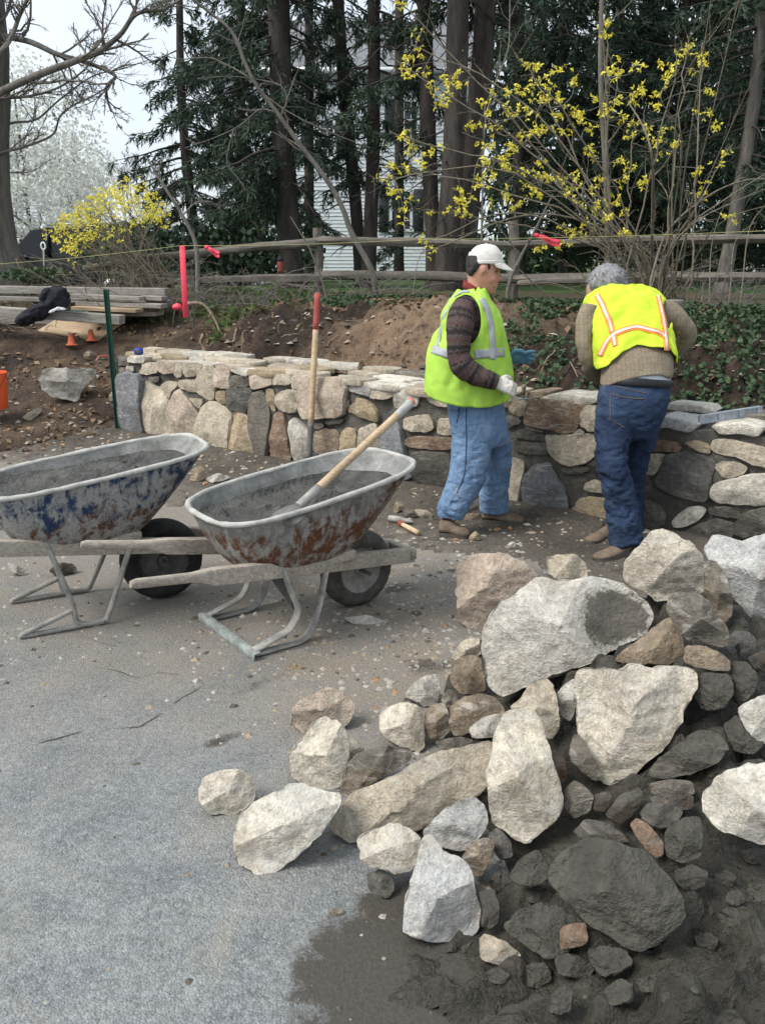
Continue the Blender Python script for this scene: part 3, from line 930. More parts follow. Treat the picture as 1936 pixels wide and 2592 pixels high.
A_ = (280, 880, 4.13); B_ = (620, 900, 4.13); C_ = (960, 960, 4.13); D_ = (1260, 960, 4.13); E_ = (1576, 980, 4.589)
WALL = [
 (A_, 's', '85,300 200,280 310,285 335,400 335,600 350,750 360,870 300,905 180,905 115,840 90,700 75,500 80,400'),
 (A_, 't', '360,365 400,370 520,430 570,500 612,590 600,720 605,830 600,910 480,915 390,880 360,760 350,600 350,430'),
 (A_, 'p', '715,450 780,520 850,610 900,690 895,790 880,900 875,1000 740,1000 620,970 620,880 635,770 620,670 630,580 650,530'),
 (A_, 't', '1030,570 1100,575 1200,640 1250,680 1245,800 1240,950 1235,1050 1150,1090 1030,1080 900,1020 890,950 910,830 935,700 970,620'),
 (A_, 'o', '1260,700 1320,680 1400,710 1445,760 1470,900 1480,1000 1480,1100 1420,1115 1290,1090 1250,1050 1250,900 1255,780'),
 (A_, 'k', '1480,500 1580,470 1630,560 1650,700 1645,850 1640,1000 1620,1130 1560,1160 1500,1130 1490,1010 1460,850 1450,700 1460,600'),
 (A_, 'd', '1215,430 1330,420 1460,430 1470,500 1450,620 1420,670 1330,665 1240,640 1210,560'),
 (A_, 't', '520,400 600,350 690,370 690,410 640,470 615,530 580,500'),
 (A_, 't', '715,345 890,335 885,460 830,460 730,430 705,390'),
 (A_, 't', '905,290 960,220 1010,180 1075,200 1085,300 1085,420 1080,530 1050,550 990,525 890,450 895,370'),
 (A_, 'p', '1080,230 1140,200 1240,220 1245,300 1235,420 1170,420 1090,405 1080,320'),
 (A_, 'p', '490,150 530,135 650,150 670,190 665,260 560,275 495,240'),
 (A_, 't', '670,170 740,155 745,220 740,300 690,310 665,280'),
 (A_, 't', '750,160 850,155 945,180 920,250 890,290 790,305 760,270'),
 (A_, 'k', '65,90 180,85 185,190 60,190'),
 (A_, 'w', '190,90 340,90 360,120 340,160 260,160 185,150'),
 (A_, 't', '330,160 480,155 485,260 390,285 300,270 320,200'),
 (A_, 'w', '165,195 235,195 245,250 165,260'),
 (A_, 'k', '65,205 150,210 160,270 70,280'),
 (A_, 'w', '1260,240 1330,210 1480,215 1510,240 1440,270 1430,300 1330,275'),
 (A_, 'k', '1260,290 1440,310 1455,390 1400,410 1250,410'),
 (A_, 'o', '1105,460 1190,450 1200,590 1160,590 1095,540'),
 (A_, 't', '820,530 950,540 970,570 940,640 900,610'),
 (A_, 'k', '400,310 500,300 510,340 480,370 420,350'),
 (B_, 'p', '50,170 90,165 200,180 270,215 280,300 230,320 75,355 60,280'),
 (B_, 't', '280,205 460,195 475,290 440,310 295,305 280,260'),
 (B_, 't', '485,215 590,215 570,260 560,350 495,345'),
 (B_, 'p', '575,250 620,225 780,240 1020,240 1060,280 1055,360 1040,480 1030,620 950,640 760,660 640,655 595,600 570,510 565,380'),
 (B_, 'g', '1090,285 1200,280 1330,305 1310,370 1295,430 1220,405 1090,370'),
 (B_, 't', '1335,310 1430,305 1530,350 1535,420 1480,455 1310,445 1320,370'),
 (B_, 'o', '220,350 290,360 310,420 315,580 280,565 220,450'),
 (B_, 't', '330,420 390,370 540,365 550,450 540,590 480,595 370,580 330,520'),
 (B_, 'o', '1160,445 1260,470 1340,540 1380,620 1370,690 1280,670 1150,620 1080,590 1090,530 1150,490'),
 (B_, 'r', '310,620 400,610 430,740 455,860 460,960 480,1040 460,1090 360,1110 270,1060 270,860 300,700'),
 (B_, 'l', '470,690 520,660 650,780 690,900 690,1030 600,1090 510,1090 480,900 455,790'),
 (B_, 'b', '740,800 830,770 950,790 980,850 985,950 970,1050 740,1060 725,900'),
 (B_, 'o', '1010,800 1080,760 1150,780 1160,870 1150,1040 1110,1080 995,1060 990,880'),
 (B_, 't', '1200,770 1360,720 1390,800 1410,900 1415,1080 1250,1090 1180,1050 1180,870'),
 (B_, 'm', '850,680 950,655 1030,670 1000,710 880,725 840,710'),
 (B_, 'k', '1050,500 1085,460 1085,520 1060,590 1045,580'),
 (B_, 'k', '720,710 800,705 820,740 780,770 720,760'),
 (C_, 'l', '140,120 240,110 400,115 410,180 400,270 330,290 165,300 150,230'),
 (C_, 's', '60,470 190,450 235,600 265,740 320,900 320,1000 200,1060 60,1040 10,850 15,620'),
 (C_, 't', '500,150 720,180 720,290 610,285 500,230'),
 (C_, 't', '265,420 340,390 480,370 540,430 560,520 480,550 340,545 255,510'),
 (C_, 't', '630,420 760,410 820,470 810,560 730,590 600,570 610,490'),
 (C_, 'r', '290,620 400,600 650,610 820,610 820,730 640,735 520,730 290,700'),
 (C_, 'm', '345,790 480,760 700,780 740,860 730,1000 690,1150 630,1200 480,1130 350,1000 340,880'),
 (C_, 'k', '780,820 960,800 1060,900 1080,1200 990,1230 830,1180 770,1000'),
 (C_, 'k', '880,420 1200,400 1290,520 1250,640 950,650 860,560'),
 (C_, 'b', '760,200 1000,190 1250,210 1280,350 900,380 780,320'),
 (C_, 'k', '900,680 1250,670 1300,760 1200,800 940,780'),
 (C_, 't', '1330,900 1380,830 1500,870 1510,930 1490,1050 1440,1340 1380,1370 1300,1250 1290,1050'),
 (D_, 'r', '290,310 340,240 450,215 700,250 900,290 880,400 790,540 650,570 540,510 450,510 280,470'),
 (D_, 't', '860,390 900,310 950,275 1060,280 1120,350 1080,540 950,540 870,480'),
 (D_, 'm', '150,570 230,530 350,540 490,590 470,640 350,640 170,600'),
 (D_, 'k', '290,500 440,530 480,545 440,555 310,530'),
 (D_, 'm', '150,680 250,650 480,670 520,720 500,790 300,780 180,740'),
 (D_, 't', '500,590 700,590 950,570 1030,600 1060,720 990,800 920,870 760,900 640,860 540,770 520,680'),
 (D_, 'w', '780,565 850,515 900,560 830,585'),
 (D_, 'm', '650,930 900,910 950,950 860,990 700,985'),
 (D_, 's', '300,1000 380,910 530,890 610,1020 680,1150 710,1300 700,1420 560,1420 370,1400 240,1310 245,1180'),
 (D_, 't', '920,1090 1010,1050 1080,1080 1120,1150 1090,1190 960,1170 900,1150'),
 (D_, 'o', '790,1360 850,1260 960,1240 1120,1250 1200,1330 1190,1480 1000,1500 830,1490 770,1420'),
 (D_, 'm', '960,880 1030,840 1120,900 1100,990 1000,970 950,920'),
 (D_, 'b', '130,230 190,220 300,240 270,370 200,385 110,320'),
 (D_, 'd', '60,380 200,390 230,450 120,510 60,480'),
 (D_, 'b', '60,205 140,205 115,270 60,290'),
 (D_, 'k', '1150,600 1500,590 1580,700 1500,820 1200,800'),
 (D_, 'm', '1180,900 1450,880 1520,1050 1420,1180 1200,1150'),
 (E_, 'r', '350,630 470,620 620,640 680,700 640,750 480,745 330,735'),
 (E_, 'o', '710,650 830,620 950,650 1010,700 1000,770 900,760 780,690'),
 (E_, 't', '1030,680 1080,620 1250,620 1652,720 1900,780 1900,1010 1652,930 1480,890 1300,810 1100,780 1035,740'),
 (E_, 't', '330,780 490,790 450,880 370,1020 260,1010 240,900'),
 (E_, 'd', '500,800 650,770 900,800 1020,830 1050,900 1000,1050 1000,1250 960,1330 700,1270 480,1200 380,1120 400,1030 450,900'),
 (E_, 't', '1050,910 1150,870 1330,880 1440,940 1380,1010 1250,1060 1170,1050 1100,970'),
 (E_, 'w', '1030,1180 1100,1110 1300,1070 1450,1020 1652,1010 1900,1040 1900,1320 1600,1370 1380,1360 1130,1340 1010,1280'),
 (E_, 'k', '210,1330 340,1310 450,1400 490,1500 470,1600 380,1620 230,1580 180,1450'),
 (E_, 'l', '580,1560 640,1470 750,1400 900,1390 960,1430 870,1550 720,1620 590,1620'),
 (E_, 'm', '700,1680 900,1590 1100,1530 1270,1590 1250,1750 1000,1850 850,1800'),
 (E_, 'm', '1000,1400 1200,1390 1350,1440 1340,1530 1150,1500 1010,1480'),
 (E_, 'm', '1380,1480 1652,1400 1900,1400 1900,1700 1600,1700 1400,1750 1290,1700 1300,1580'),
 (E_, 'k', '1900,1060 2300,1080 2500,1250 2400,1450 2000,1420'),
 (E_, 't', '1950,700 2300,720 2450,850 2300,1000 1960,980'),
]

def pts(txt):
    return [float(q) for q in txt.replace(',', ' ').split()]

def add_wall_stone(uv, col, seed, proud, name='stone', mk=None):
    V, F, size = stone_geo(uv, seed, front=.14, back=.55, n=40, kf=7, kb=3, facets=3, rough=.034, pw=5.0, ft=.45)
    W = WA3 + V[:, :1] * WD3 + V[:, 1:2] * np.array((0, 0, 1.0)) - (V[:, 2:3] + proud) * WN3
    # (u along the wall, v up, w out of the face): left-handed with the viewer, so flip
    c = COLR[col]
    j = 1 + .16 * (random.Random(seed).random() - .5)
    return mesh_obj(name, W, [f for f in F], MAT[mk or 'wall_stone'], wall, sharp=32, color=tuple(q * j for q in c))

for i, (cr, col, txt) in enumerate(WALL):
    uv = wall_uv(crop(*cr, pts(txt)))
    mk = 'wall_dark' if col in 'mdk' else ('wall_stone')
    uvs = uv.mean(0) + (uv - uv.mean(0)) * 1.085
    add_wall_stone(uvs, col, 100 + i, -.005 + .012 * random.Random(i).random(), mk=mk)

# mortar core: bumpy recessed face, back and top
def wall_top(s):
    return np.interp(s, [0, 1.0, 2.2, 3.2, 4.2, 5.2, 7.2], [.72, .74, .755, .735, .70, .70, .70])
ss = np.arange(.0, W_LEN, .045); rows = []
prof = []
for zf in np.linspace(-.12, 1.0, 26):
    prof.append((zf, 0))
nseg = len(ss)
V = []; nr = 0
zz = np.linspace(-.1, 1.0, 26)
grid = []
for a in zz:
    z = np.where(a < 0, a, a * wall_top(ss))
    q = np.c_[ss, z, ss * 0]
    dep = .030 + .028 * fbm(q * 7, 3, 3) + .016 * fbm(q * 24, 3, 4)
    grid.append(WA3 + ss[:, None] * WD3 + z[:, None] * np.array((0, 0, 1.0)) + dep[:, None] * WN3)
for d in (.12, .25, .38, .50):
    z = wall_top(ss) + .012 * fbm(np.c_[ss * 6, ss * 0 + d * 9, ss * 0], 3, 8)
    grid.append(WA3 + ss[:, None] * WD3 + z[:, None] * np.array((0, 0, 1.0)) + d * WN3)
for a in (.6, .2, -.1):
    z = wall_top(ss) * a
    grid.append(WA3 + ss[:, None] * WD3 + z[:, None] * np.array((0, 0, 1.0)) + .50 * WN3)
V = np.vstack(grid); nr = len(grid)
F = [[i * nseg + j, i * nseg + j + 1, (i + 1) * nseg + j + 1, (i + 1) * nseg + j] for i in range(nr - 1) for j in range(nseg - 1)]
F.append([i * nseg for i in range(nr)]); F.append([i * nseg + nseg - 1 for i in range(nr - 1, -1, -1)])
mesh_obj('mortar', V, F, MAT['mortar'], wall, sharp=60)

# flat capping flags: irregular thin slabs laid in two overlapping courses
rc = np.random.RandomState(5)
def flag(s0, t0, ls, lt, z, th, col, seed, mk='wall_stone'):
    k = 9
    an = np.sort(rc.uniform(0, 2 * math.pi, k) * .25 + np.linspace(0, 2 * math.pi, k, endpoint=False) * .9)
    uv = np.c_[np.sign(np.cos(an)) * np.abs(np.cos(an)) ** .55 * ls / 2, np.sign(np.sin(an)) * np.abs(np.sin(an)) ** .55 * lt / 2] * rc.uniform(.88, 1.06, (k, 1))
    n = 26
    p = resample(chaikin(uv, 1), n)
    tz = rc.uniform(-.02, .02, 2)
    rings = []
    for f, h in ((.6, -th * .5), (.96, -th * .5), (1.0, -th * .25), (1.0, th * .2), (.97, th * .5), (.8, th * .5), (.45, th * .52)):
        q = p * f
        hh = h + q[:, 0] * tz[0] + q[:, 1] * tz[1] + (.006 * fbm(np.c_[q * 14, np.full(n, h * 9)], 3, seed) if True else 0)
        jj = 1 + .03 * fbm(np.c_[q * 20, np.full(n, h * 60)], 2, seed + 3)
        rings.append(WA3 + (s0 + q[:, :1] * jj[:, None]) * WD3 + (t0 + q[:, 1:2] * jj[:, None]) * WN3 + (z + hh)[:, None] * np.array((0, 0, 1.0)))
    b = MB(); b.rings(rings)
    c = COLR[col]; g = rc.uniform(.85, 1.2)
    return b.build('cap_stone', MAT[mk], wall, sharp=35, color=tuple(q * g for q in c))

s0 = .15; i = 0
while s0 < 3.75:
    ls = rc.uniform(.26, .55)
    for row, t0 in enumerate((.10, .27, .43)):
        cc = 'ttwktlpt'[rc.randint(8)]
        if rc.rand() < .08: cc = 'o'
        flag(s0 + rc.uniform(-.12, .12), t0 + rc.uniform(-.03, .03), ls * rc.uniform(.8, 1.25), rc.uniform(.17, .26), float(wall_top(s0)) + .016 + .022 * row + rc.uniform(-.006, .012), rc.uniform(.040, .060), cc, 300 + i)
        i += 1
    s0 += ls * .82

def cap_block(cr, txt, col, seed, depth, off=0.0, mk='wall_stone', tdrop=0.0):
    """a bigger slab lying on the wall: front outline from the photograph, real depth behind it"""
    pl = WA3 + WN3 * off
    uv = []
    for x, y in crop(*cr, pts(txt)):
        P = on_plane(x, y, pl, WN3)
        uv.append((np.dot(P - WA3, WD3), P[2]))
    uv = np.array(uv)
    p = resample(chaikin(uv, 1), 34); c = p.mean(0)
    rings = []
    for f, w in ((.3, -.010), (.80, -.008), (.97, .0), (1.0, .02), (1.0, depth * .5), (.97, depth * .95), (.7, depth)):
        q = c + (p - c) * f
        jj = .007 * fbm(np.c_[q * 13, np.full(34, w * 9)], 3, seed)
        rings.append(WA3 + q[:, :1] * WD3 + (q[:, 1] + jj + tdrop * w)[:, None] * np.array((0, 0, 1.0)) + (off + w + jj)[:, None] * WN3)
    b = MB(); b.rings(rings)
    return b.build('cap_stone', MAT[mk], wall, sharp=35, color=COLR[col])

cap_block(D_, '420,200 560,150 700,150 1030,185 1050,240 920,275 680,245 430,225', 'w', 501, .26, .06)
cap_block(E_, '430,340 570,345 700,370 850,410 890,440 790,530 700,530 480,465 380,490 400,420', 'g', 502, .24, .0)
cap_block(E_, '1000,440 1200,420 1350,405 1600,450 1640,490 1560,580 1340,545 1130,550 1070,490', 'w', 503, .20, .0)
cap_block(E_, '480,200 560,185 750,195 1000,220 1070,290 1060,310 900,305 750,290 620,270 480,260', 'l', 504, .18, .26)
cap_block(E_, '1250,340 1500,310 1800,320 1950,350 1950,420 1650,430 1400,400 1240,400', 'k', 505, .2, .25)
cap_block(D_, '270,140 400,120 550,115 540,170 430,205 290,205', 'b', 506, .2, .22)
cap_block(D_, '60,110 150,105 240,125 230,165 140,180 60,170', 't', 507, .2, .2)
cap_block(E_, '1700,450 2000,440 2300,470 2350,560 2000,600 1720,560', 't', 508, .25, .0)
cap_block(C_, '480,60 560,50 640,80 640,130 520,140 470,110', 't', 509, .22, .1)
# ------------------------------------------------------------------ the stone pile, stone by stone
Q4 = (1100, 1300, 1.976); Q5 = (450, 1650, 1.9435); Q6 = (1000, 1950, 1.765); Q0 = (0, 0, 1.0); Q3 = (0, 650, 2.36); QW = (0, 1050, 1.5018)

def project(P):
    d = np.asarray(P, float) - EYE
    a = d[:, 1] * CP - d[:, 2] * SP
    v = d[:, 1] * SP + d[:, 2] * CP
    return np.c_[968 + FOC * d[:, 0] / a, 1296 - FOC * v / a]

def inside(px, poly, soft=34.0):
    """soft test: 1 well inside the polygon, 0 outside"""
    x, y = px[:, 0], px[:, 1]; r_ = np.zeros(len(px), bool); dm = np.full(len(px), 1e9)
    for (x0, y0), (x1, y1) in zip(poly, np.roll(poly, -1, 0)):
        r_ ^= ((y0 > y) != (y1 > y)) & (x < (x1 - x0) * (y - y0) / (y1 - y0 + 1e-9) + x0)
        t = np.clip(((x - x0) * (x1 - x0) + (y - y0) * (y1 - y0)) / ((x1 - x0) ** 2 + (y1 - y0) ** 2 + 1e-9), 0, 1)
        dm = np.minimum(dm, np.hypot(x - x0 - t * (x1 - x0), y - y0 - t * (y1 - y0)))
    return np.clip(.5 + np.where(r_, dm, -dm) / soft * .5, 0, 1)

def lowest(px):
    return px[np.argmax(px[:, 1])]

def rock(cr, txt, col, label, mk='stone', zlow=None, name='boulder', cat='stone', front=.42, back=.55, seed=None, facets=5, rough=.035, group=None, sink=.012, ledge=0.0, Y=None, land=False, stain=None):
    px = crop(*cr, pts(txt))
    c = px.mean(0)
    lo = lowest(px)
    if Y is not None:
        P0 = at_y(lo[0], lo[1], Y)
    elif zlow is not None:
        P0 = at_z(lo[0], lo[1], zlow)
    elif land:
        P0 = ray_ground(lo[0], lo[1])
    else:
        P0 = ray_ground(lo[0], lo[1], mud_z) + np.array((0, 0, .045 if sink < .015 else .01)); P0 = at_z(lo[0], lo[1], P0[2])
    P0 = P0 - np.array((0, 0, sink))
    d = ray(*c); d = d / np.linalg.norm(d)
    ax = np.cross(d, (0, 0, 1.0)); ax /= np.linalg.norm(ax)
    up = np.cross(ax, d)
    W = np.array([on_plane(x, y, P0, d) for x, y in px])
    o = W.mean(0)
    uv = np.c_[(W - o) @ ax, (W - o) @ up]
    rock.k += 1
    big = math.hypot(*(uv.max(0) - uv.min(0))) > .22
    V, F, size = stone_geo(uv, (seed or 0) + 700 + rock.k * 3, front, back, n=68 if big else 40, kf=15 if big else 8, facets=max(3, facets - 1) if big else facets, rough=rough, ledge=ledge or (.011 if big and mk != 'mud_stone' else 0), pw=4.6, ft=1.2 if big else 1.0)
    G = o + V[:, :1] * ax + V[:, 1:2] * up - V[:, 2:3] * d
    g = 1 + .12 * (random.Random(rock.k).random() - .5)
    ob = mesh_obj(name, G, F, MAT[mk], sharp=30, color=tuple(q * g for q in COLR[col]))
    if stain:
        a = ob.data.attributes.new('stain', 'FLOAT', 'POINT')
        a.data.foreach_set('value', inside(project(G), crop(*cr, pts(stain))).astype(np.float32))
    return tag(ob, label, cat, group)
rock.k = 0

rock(Q4, '105,260 150,210 250,195 370,205 440,240 520,300 500,360 430,430 380,500 300,550 240,580 215,590 160,580 110,520 100,400', 'p', 'rounded pinkish tan boulder at the back of the pile, nearest the shovel barrow', 'stone', zlow=0)
rock(Q4, '555,220 600,205 700,198 760,250 770,315 700,345 620,340 560,295', 't', 'small tan block behind the big grey boulder, below the bending man', 'stone', zlow=.18)
rock(Q4, '940,290 960,220 1020,150 1080,90 1140,68 1190,80 1230,120 1290,150 1340,210 1365,330 1360,390 1300,420 1180,430 1150,440 1100,440 1060,400 1000,370 945,335', 'c', 'peaked tan boulder on top of the pile beside the bending man\'s shoe', 'stone')
rock(Q4, '1340,240 1400,230 1450,300 1490,420 1490,500 1440,560 1380,500 1345,380', 'k', 'dusky grey stone wedged between the two topmost boulders', 'stone')
rock(Q4, '1340,170 1390,110 1450,110 1530,140 1600,115 1700,80 1800,100 1850,300 1800,560 1652,580 1570,520 1480,420 1450,330 1380,250', 'g', 'large grey boulder on top of the pile, cut by the photo\'s right edge', 'stone_clean', zlow=.30)
rock(Q4, '225,570 260,510 330,440 420,380 500,325 560,310 640,320 740,315 850,325 940,345 1010,385 1070,430 1100,490 1080,560 1040,610 950,660 880,700 780,750 690,790 590,830 470,870 400,905 330,930 270,880 235,760 225,660', 'l', 'biggest boulder, pale grey with a dark muddy right end, lying across the pile', 'stone_clean', zlow=.14, front=.36, seed=11, facets=6, stain='760,400 850,370 960,400 1050,440 1080,520 1060,590 960,640 850,660 780,640 750,560 745,470')
rock(Q4, '1145,480 1180,400 1230,385 1310,390 1370,430 1430,520 1475,580 1470,650 1430,670 1340,640 1250,630 1200,560', 'k', 'brownish grey wedge leaning below the peaked tan boulder', 'stone')
rock(Q4, '900,740 930,690 1040,610 1110,550 1180,515 1230,560 1250,650 1240,720 1180,755 1020,760', 'b', 'muddy brown stone tucked under the right end of the biggest boulder', 'stone_dirty')
rock(Q4, '1250,660 1350,660 1440,700 1480,740 1480,790 1400,790 1280,760 1240,740', 'b', 'long muddy brown stone under the brownish grey wedge', 'stone_dirty')
rock(Q4, '1440,640 1500,585 1570,590 1610,630 1610,670 1550,700 1460,690', 'd', 'dark rounded stone in the hollow under the right edge boulder', 'stone_dirty')
rock(Q4, '1560,720 1652,680 1720,700 1720,790 1652,800 1590,780', 'd', 'dark low stone at the right edge under the dark hollow', 'stone_dirty')
rock(Q4, '1480,740 1560,740 1620,810 1600,900 1530,960 1480,940 1470,850', 'd', 'dark mud-smeared stone right of the notched square boulder', 'mud_stone')
rock(Q4, '1320,790 1480,800 1500,900 1450,980 1340,990 1290,920', 'm', 'mud-covered lump against the right side of the notched square boulder', 'mud_stone')
rock(Q4, '700,790 740,765 860,765 930,775 980,745 1060,760 1150,755 1290,765 1330,790 1325,850 1290,930 1245,1000 1210,1110 1150,1190 1080,1250 1020,1320 930,1360 860,1378 800,1330 750,1230 710,1100 700,950', 'c', 'square notched cream boulder tapering downward in the middle of the pile', 'stone_clean', zlow=.13, front=.34, seed=2, ledge=.02)
rock(Q4, '670,1200 690,1110 720,1100 780,1200 850,1330 800,1340 740,1300 680,1240', 'k', 'grey stone mostly hidden behind the square notched boulder', 'stone')
rock(Q4, '370,970 430,920 460,860 520,820 560,815 600,870 620,960 625,1060 590,1130 550,1130 500,1060 440,1000', 't', 'tan pointed stone standing behind the long upright slab', 'stone')
rock(Q4, '610,900 650,850 700,820 710,960 680,1040 640,1020 615,970', 'l', 'narrow white stone between the tan pointed stone and the notched boulder', 'stone')
rock(Q0, '1267,1811 1300,1790 1343,1793 1365,1820 1383,1872 1400,1922 1416,1973 1431,2035 1408,2075 1370,2110 1329,2140 1306,2126 1241,2083 1235,2035 1224,1970 1247,1877', 'c', 'long tan slab standing upright in the middle front of the pile', 'stone_clean', zlow=.06, seed=5)
rock(Q5, '1325,270 1400,220 1490,200 1560,220 1605,270 1600,310 1520,340 1450,390 1400,415 1350,415 1330,340', 'b', 'brown bean-shaped stone left of the tan pointed stone', 'stone', rough=.025)
rock(Q5, '1215,300 1250,255 1310,250 1335,290 1340,390 1300,430 1230,430 1205,380', 'b', 'rounded brown stone touching the bean-shaped stone', 'stone', rough=.025)
rock(Q5, '1430,380 1480,330 1560,300 1620,310 1600,420 1450,430', 'l', 'ragged white stone with crumbs of earth below the bean-shaped stone', 'stone')
rock(Q5, '1260,440 1380,415 1460,430 1420,470 1300,490', 'k', 'flat earthy stone under the two brown stones', 'stone_dirty')
rock(Q5, '985,310 1010,270 1110,240 1170,255 1205,300 1215,400 1220,470 1190,500 1110,480 1030,430 990,390', 'c', 'cream blocky stone with a flat face at the left back of the pile', 'stone_clean', zlow=0)
rock(Q5, '1110,220 1150,160 1230,110 1285,125 1290,190 1280,260 1210,275 1180,250', 'l', 'grey angular block behind the cream blocky stone', 'stone', zlow=0)
rock(Q5, '1295,230 1330,180 1370,200 1385,250 1340,280 1300,270', 'k', 'small brown stone beside the grey angular block', 'stone', zlow=.02)
rock(Q5, '1335,130 1370,40 1440,10 1490,20 1510,120 1520,200 1400,215 1350,170', 'b', 'rough brown block under the left end of the biggest boulder', 'stone_dirty', zlow=.05)
rock(Q4, '80,720 130,640 220,610 235,700 180,730 100,740', 't', 'small tan and white stone below the rounded pinkish boulder', 'stone', zlow=0)
rock(Q5, '555,290 600,240 680,200 740,170 800,190 870,250 870,300 840,350 800,390 720,400 650,410 620,410 560,350', 'p', 'pinkish brown boulder lying apart on the driveway behind the leaning oval', 'stone', zlow=0, front=.34)
rock(Q5, '550,500 600,430 660,350 720,315 790,330 830,380 850,450 840,560 820,640 780,680 700,690 620,660 555,620 545,560', 'c', 'smooth leaning cream oval stone in front of the pinkish brown boulder', 'stone_clean', zlow=0, facets=3, front=.30, rough=.02)
rock(Q5, '840,420 890,440 920,480 900,540 850,550 830,500', 't', 'small tan stone peeping out behind the leaning oval', 'stone', zlow=0)
rock(Q5, '830,560 860,510 930,480 1020,450 1060,465 1150,470 1155,530 1080,570 980,640 870,690 820,720 790,700 820,620', 'k', 'jagged grey brown stone between the leaning oval and the long slab', 'stone', zlow=0, ledge=.03)
rock(Q5, '740,850 800,760 870,690 980,650 1080,600 1200,530 1280,490 1540,430 1570,520 1530,640 1500,690 1370,760 1280,810 1200,880 1080,900 900,940 840,945 760,890', 't', 'long low brown slab with clods of earth, lying towards the upright slab', 'stone', zlow=0, front=.34, seed=21)
rock(Q5, '100,680 130,620 200,585 310,575 370,620 395,680 370,740 330,770 290,805 220,810 150,800 105,740', 'c', 'round tan stone at the far left of the pile', 'stone_clean', zlow=0, facets=3)
rock(Q5, '335,720 380,690 420,695 400,730 350,745', 'l', 'fist-sized pale stone between the round stone and the yellow boulder', 'stone', zlow=0, name='stone')
rock(Q5, '270,880 300,790 350,740 450,690 560,640 620,640 680,670 800,690 815,720 790,780 730,850 700,900 640,960 540,1040 460,1100 410,1108 350,1075 290,1050 270,980', 'w', 'yellowish white boulder with ochre sides at the left front of the pile', 'stone_clean', zlow=0, seed=3, front=.40)
rock(Q5, '875,920 930,880 1070,835 1150,870 1200,910 1195,1000 1150,1080 1080,1095 1020,1070 950,1065 905,1040 890,980', 'c', 'knobbly cream stone left of the pale grey block', 'stone_clean', zlow=.07)
rock(Q5, '930,1090 1000,1065 1060,1100 1070,1170 1040,1215 960,1215 935,1160', 'd', 'small dark stone propping the knobbly cream stone', 'stone_dirty', zlow=0)
rock(Q5, '1205,870 1290,790 1380,730 1460,710 1510,750 1530,830 1500,900 1450,970 1390,990 1290,960 1200,910', 'g', 'rough grey plate leaning behind the pale grey block', 'stone', front=.2)
rock(Q5, '1480,690 1530,690 1560,760 1530,800 1490,770 1470,720', 'k', 'small stone between the long slab and the upright slab', 'stone')
rock(Q5, '1180,990 1200,910 1250,890 1300,960 1380,1000 1450,1070 1470,1190 1500,1260 1480,1360 1440,1410 1340,1425 1260,1435 1150,1410 1100,1370 1110,1250 1150,1100', 'g', 'pale grey pentagonal block standing at the front of the pile', 'stone_clean', zlow=0, seed=8, facets=4)
rock(Q5, '1390,1010 1440,940 1510,910 1555,930 1550,1010 1500,1100 1460,1110 1420,1060', 'b', 'brown and tan wedge behind the pale grey block', 'stone')
rock(Q5, '1520,900 1570,860 1640,930 1650,1010 1590,1030 1540,960', 'd', 'dark stone below the foot of the upright slab', 'stone_dirty')
rock(Q6, '370,540 440,525 470,600 460,690 430,715 380,700 390,620', 'm', 'slim muddy stone along the right side of the pale grey block', 'mud_stone')
rock(Q6, '375,750 400,725 490,760 560,820 560,870 520,890 380,850', 't', 'small tan topped stone in the mud below the pale grey block', 'stone', zlow=.03)
rock(Q6, '670,440 750,370 830,310 920,300 1010,330 1120,370 1200,450 1290,570 1310,650 1280,700 1180,770 1100,810 1040,790 960,750 880,700 800,640 740,580 690,500', 'm', 'largest mud-coated boulder, embedded in the mud of the lower pile', 'mud_stone', front=.30, rough=.05, seed=4)
rock(Q6, '480,700 560,620 640,590 740,610 840,670 840,740 780,800 690,850 600,800 520,740', 'm', 'mud-coated slab with a red stone on it, left of the largest muddy boulder', 'mud_stone', front=.2, zlow=.06)
rock(Q6, '735,700 800,680 850,680 865,760 830,790 730,800', 'r', 'small dull red stone in the mud', 'stone', zlow=.085, name='stone')
rock(Q6, '510,460 560,390 640,350 690,420 680,500 600,520 530,510', 'm', 'mud-coated stone up against the top left of the largest muddy boulder', 'mud_stone')
rock(Q6, '755,80 800,40 860,80 890,120 870,190 800,220 750,170', 'k', 'grey rounded stone right beside the upright slab\'s lower corner', 'stone')
rock(Q6, '885,110 960,90 975,140 930,190 880,180', 'd', 'small dark stone under the tip of the notched boulder', 'stone_dirty')
rock(Q6, '930,200 1000,110 1080,70 1110,100 1080,190 1000,250', 'm', 'slanting dark stone under the notched boulder', 'stone_dirty')
rock(Q6, '1130,60 1230,35 1330,50 1340,110 1230,110 1140,105', 'k', 'dark flat stone under the muddy slab right of the notched boulder', 'stone_dirty')
rock(Q6, '1130,120 1200,95 1330,110 1330,170 1270,180 1150,150', 'd', 'dark slate-like stone, upper of two beside the cream edge boulder', 'stone_dirty')
rock(Q6, '1090,190 1130,140 1210,145 1290,180 1250,250 1170,265 1100,220', 'd', 'dark slate-like stone, lower of two beside the cream edge boulder', 'stone_dirty')
rock(Q6, '790,270 850,215 930,225 1020,280 1050,320 960,330 820,310', 'd', 'dark flat shard above the largest muddy boulder', 'stone_dirty')
rock(Q6, '1045,240 1080,210 1120,230 1200,320 1200,380 1160,400 1080,310', 'r', 'rusty brown brick-like stone above the largest muddy boulder', 'stone_dirty')
rock(Q6, '1200,270 1280,210 1360,200 1380,280 1370,380 1290,420 1210,390', 'm', 'mud-coated block left below the cream edge boulder', 'mud_stone')
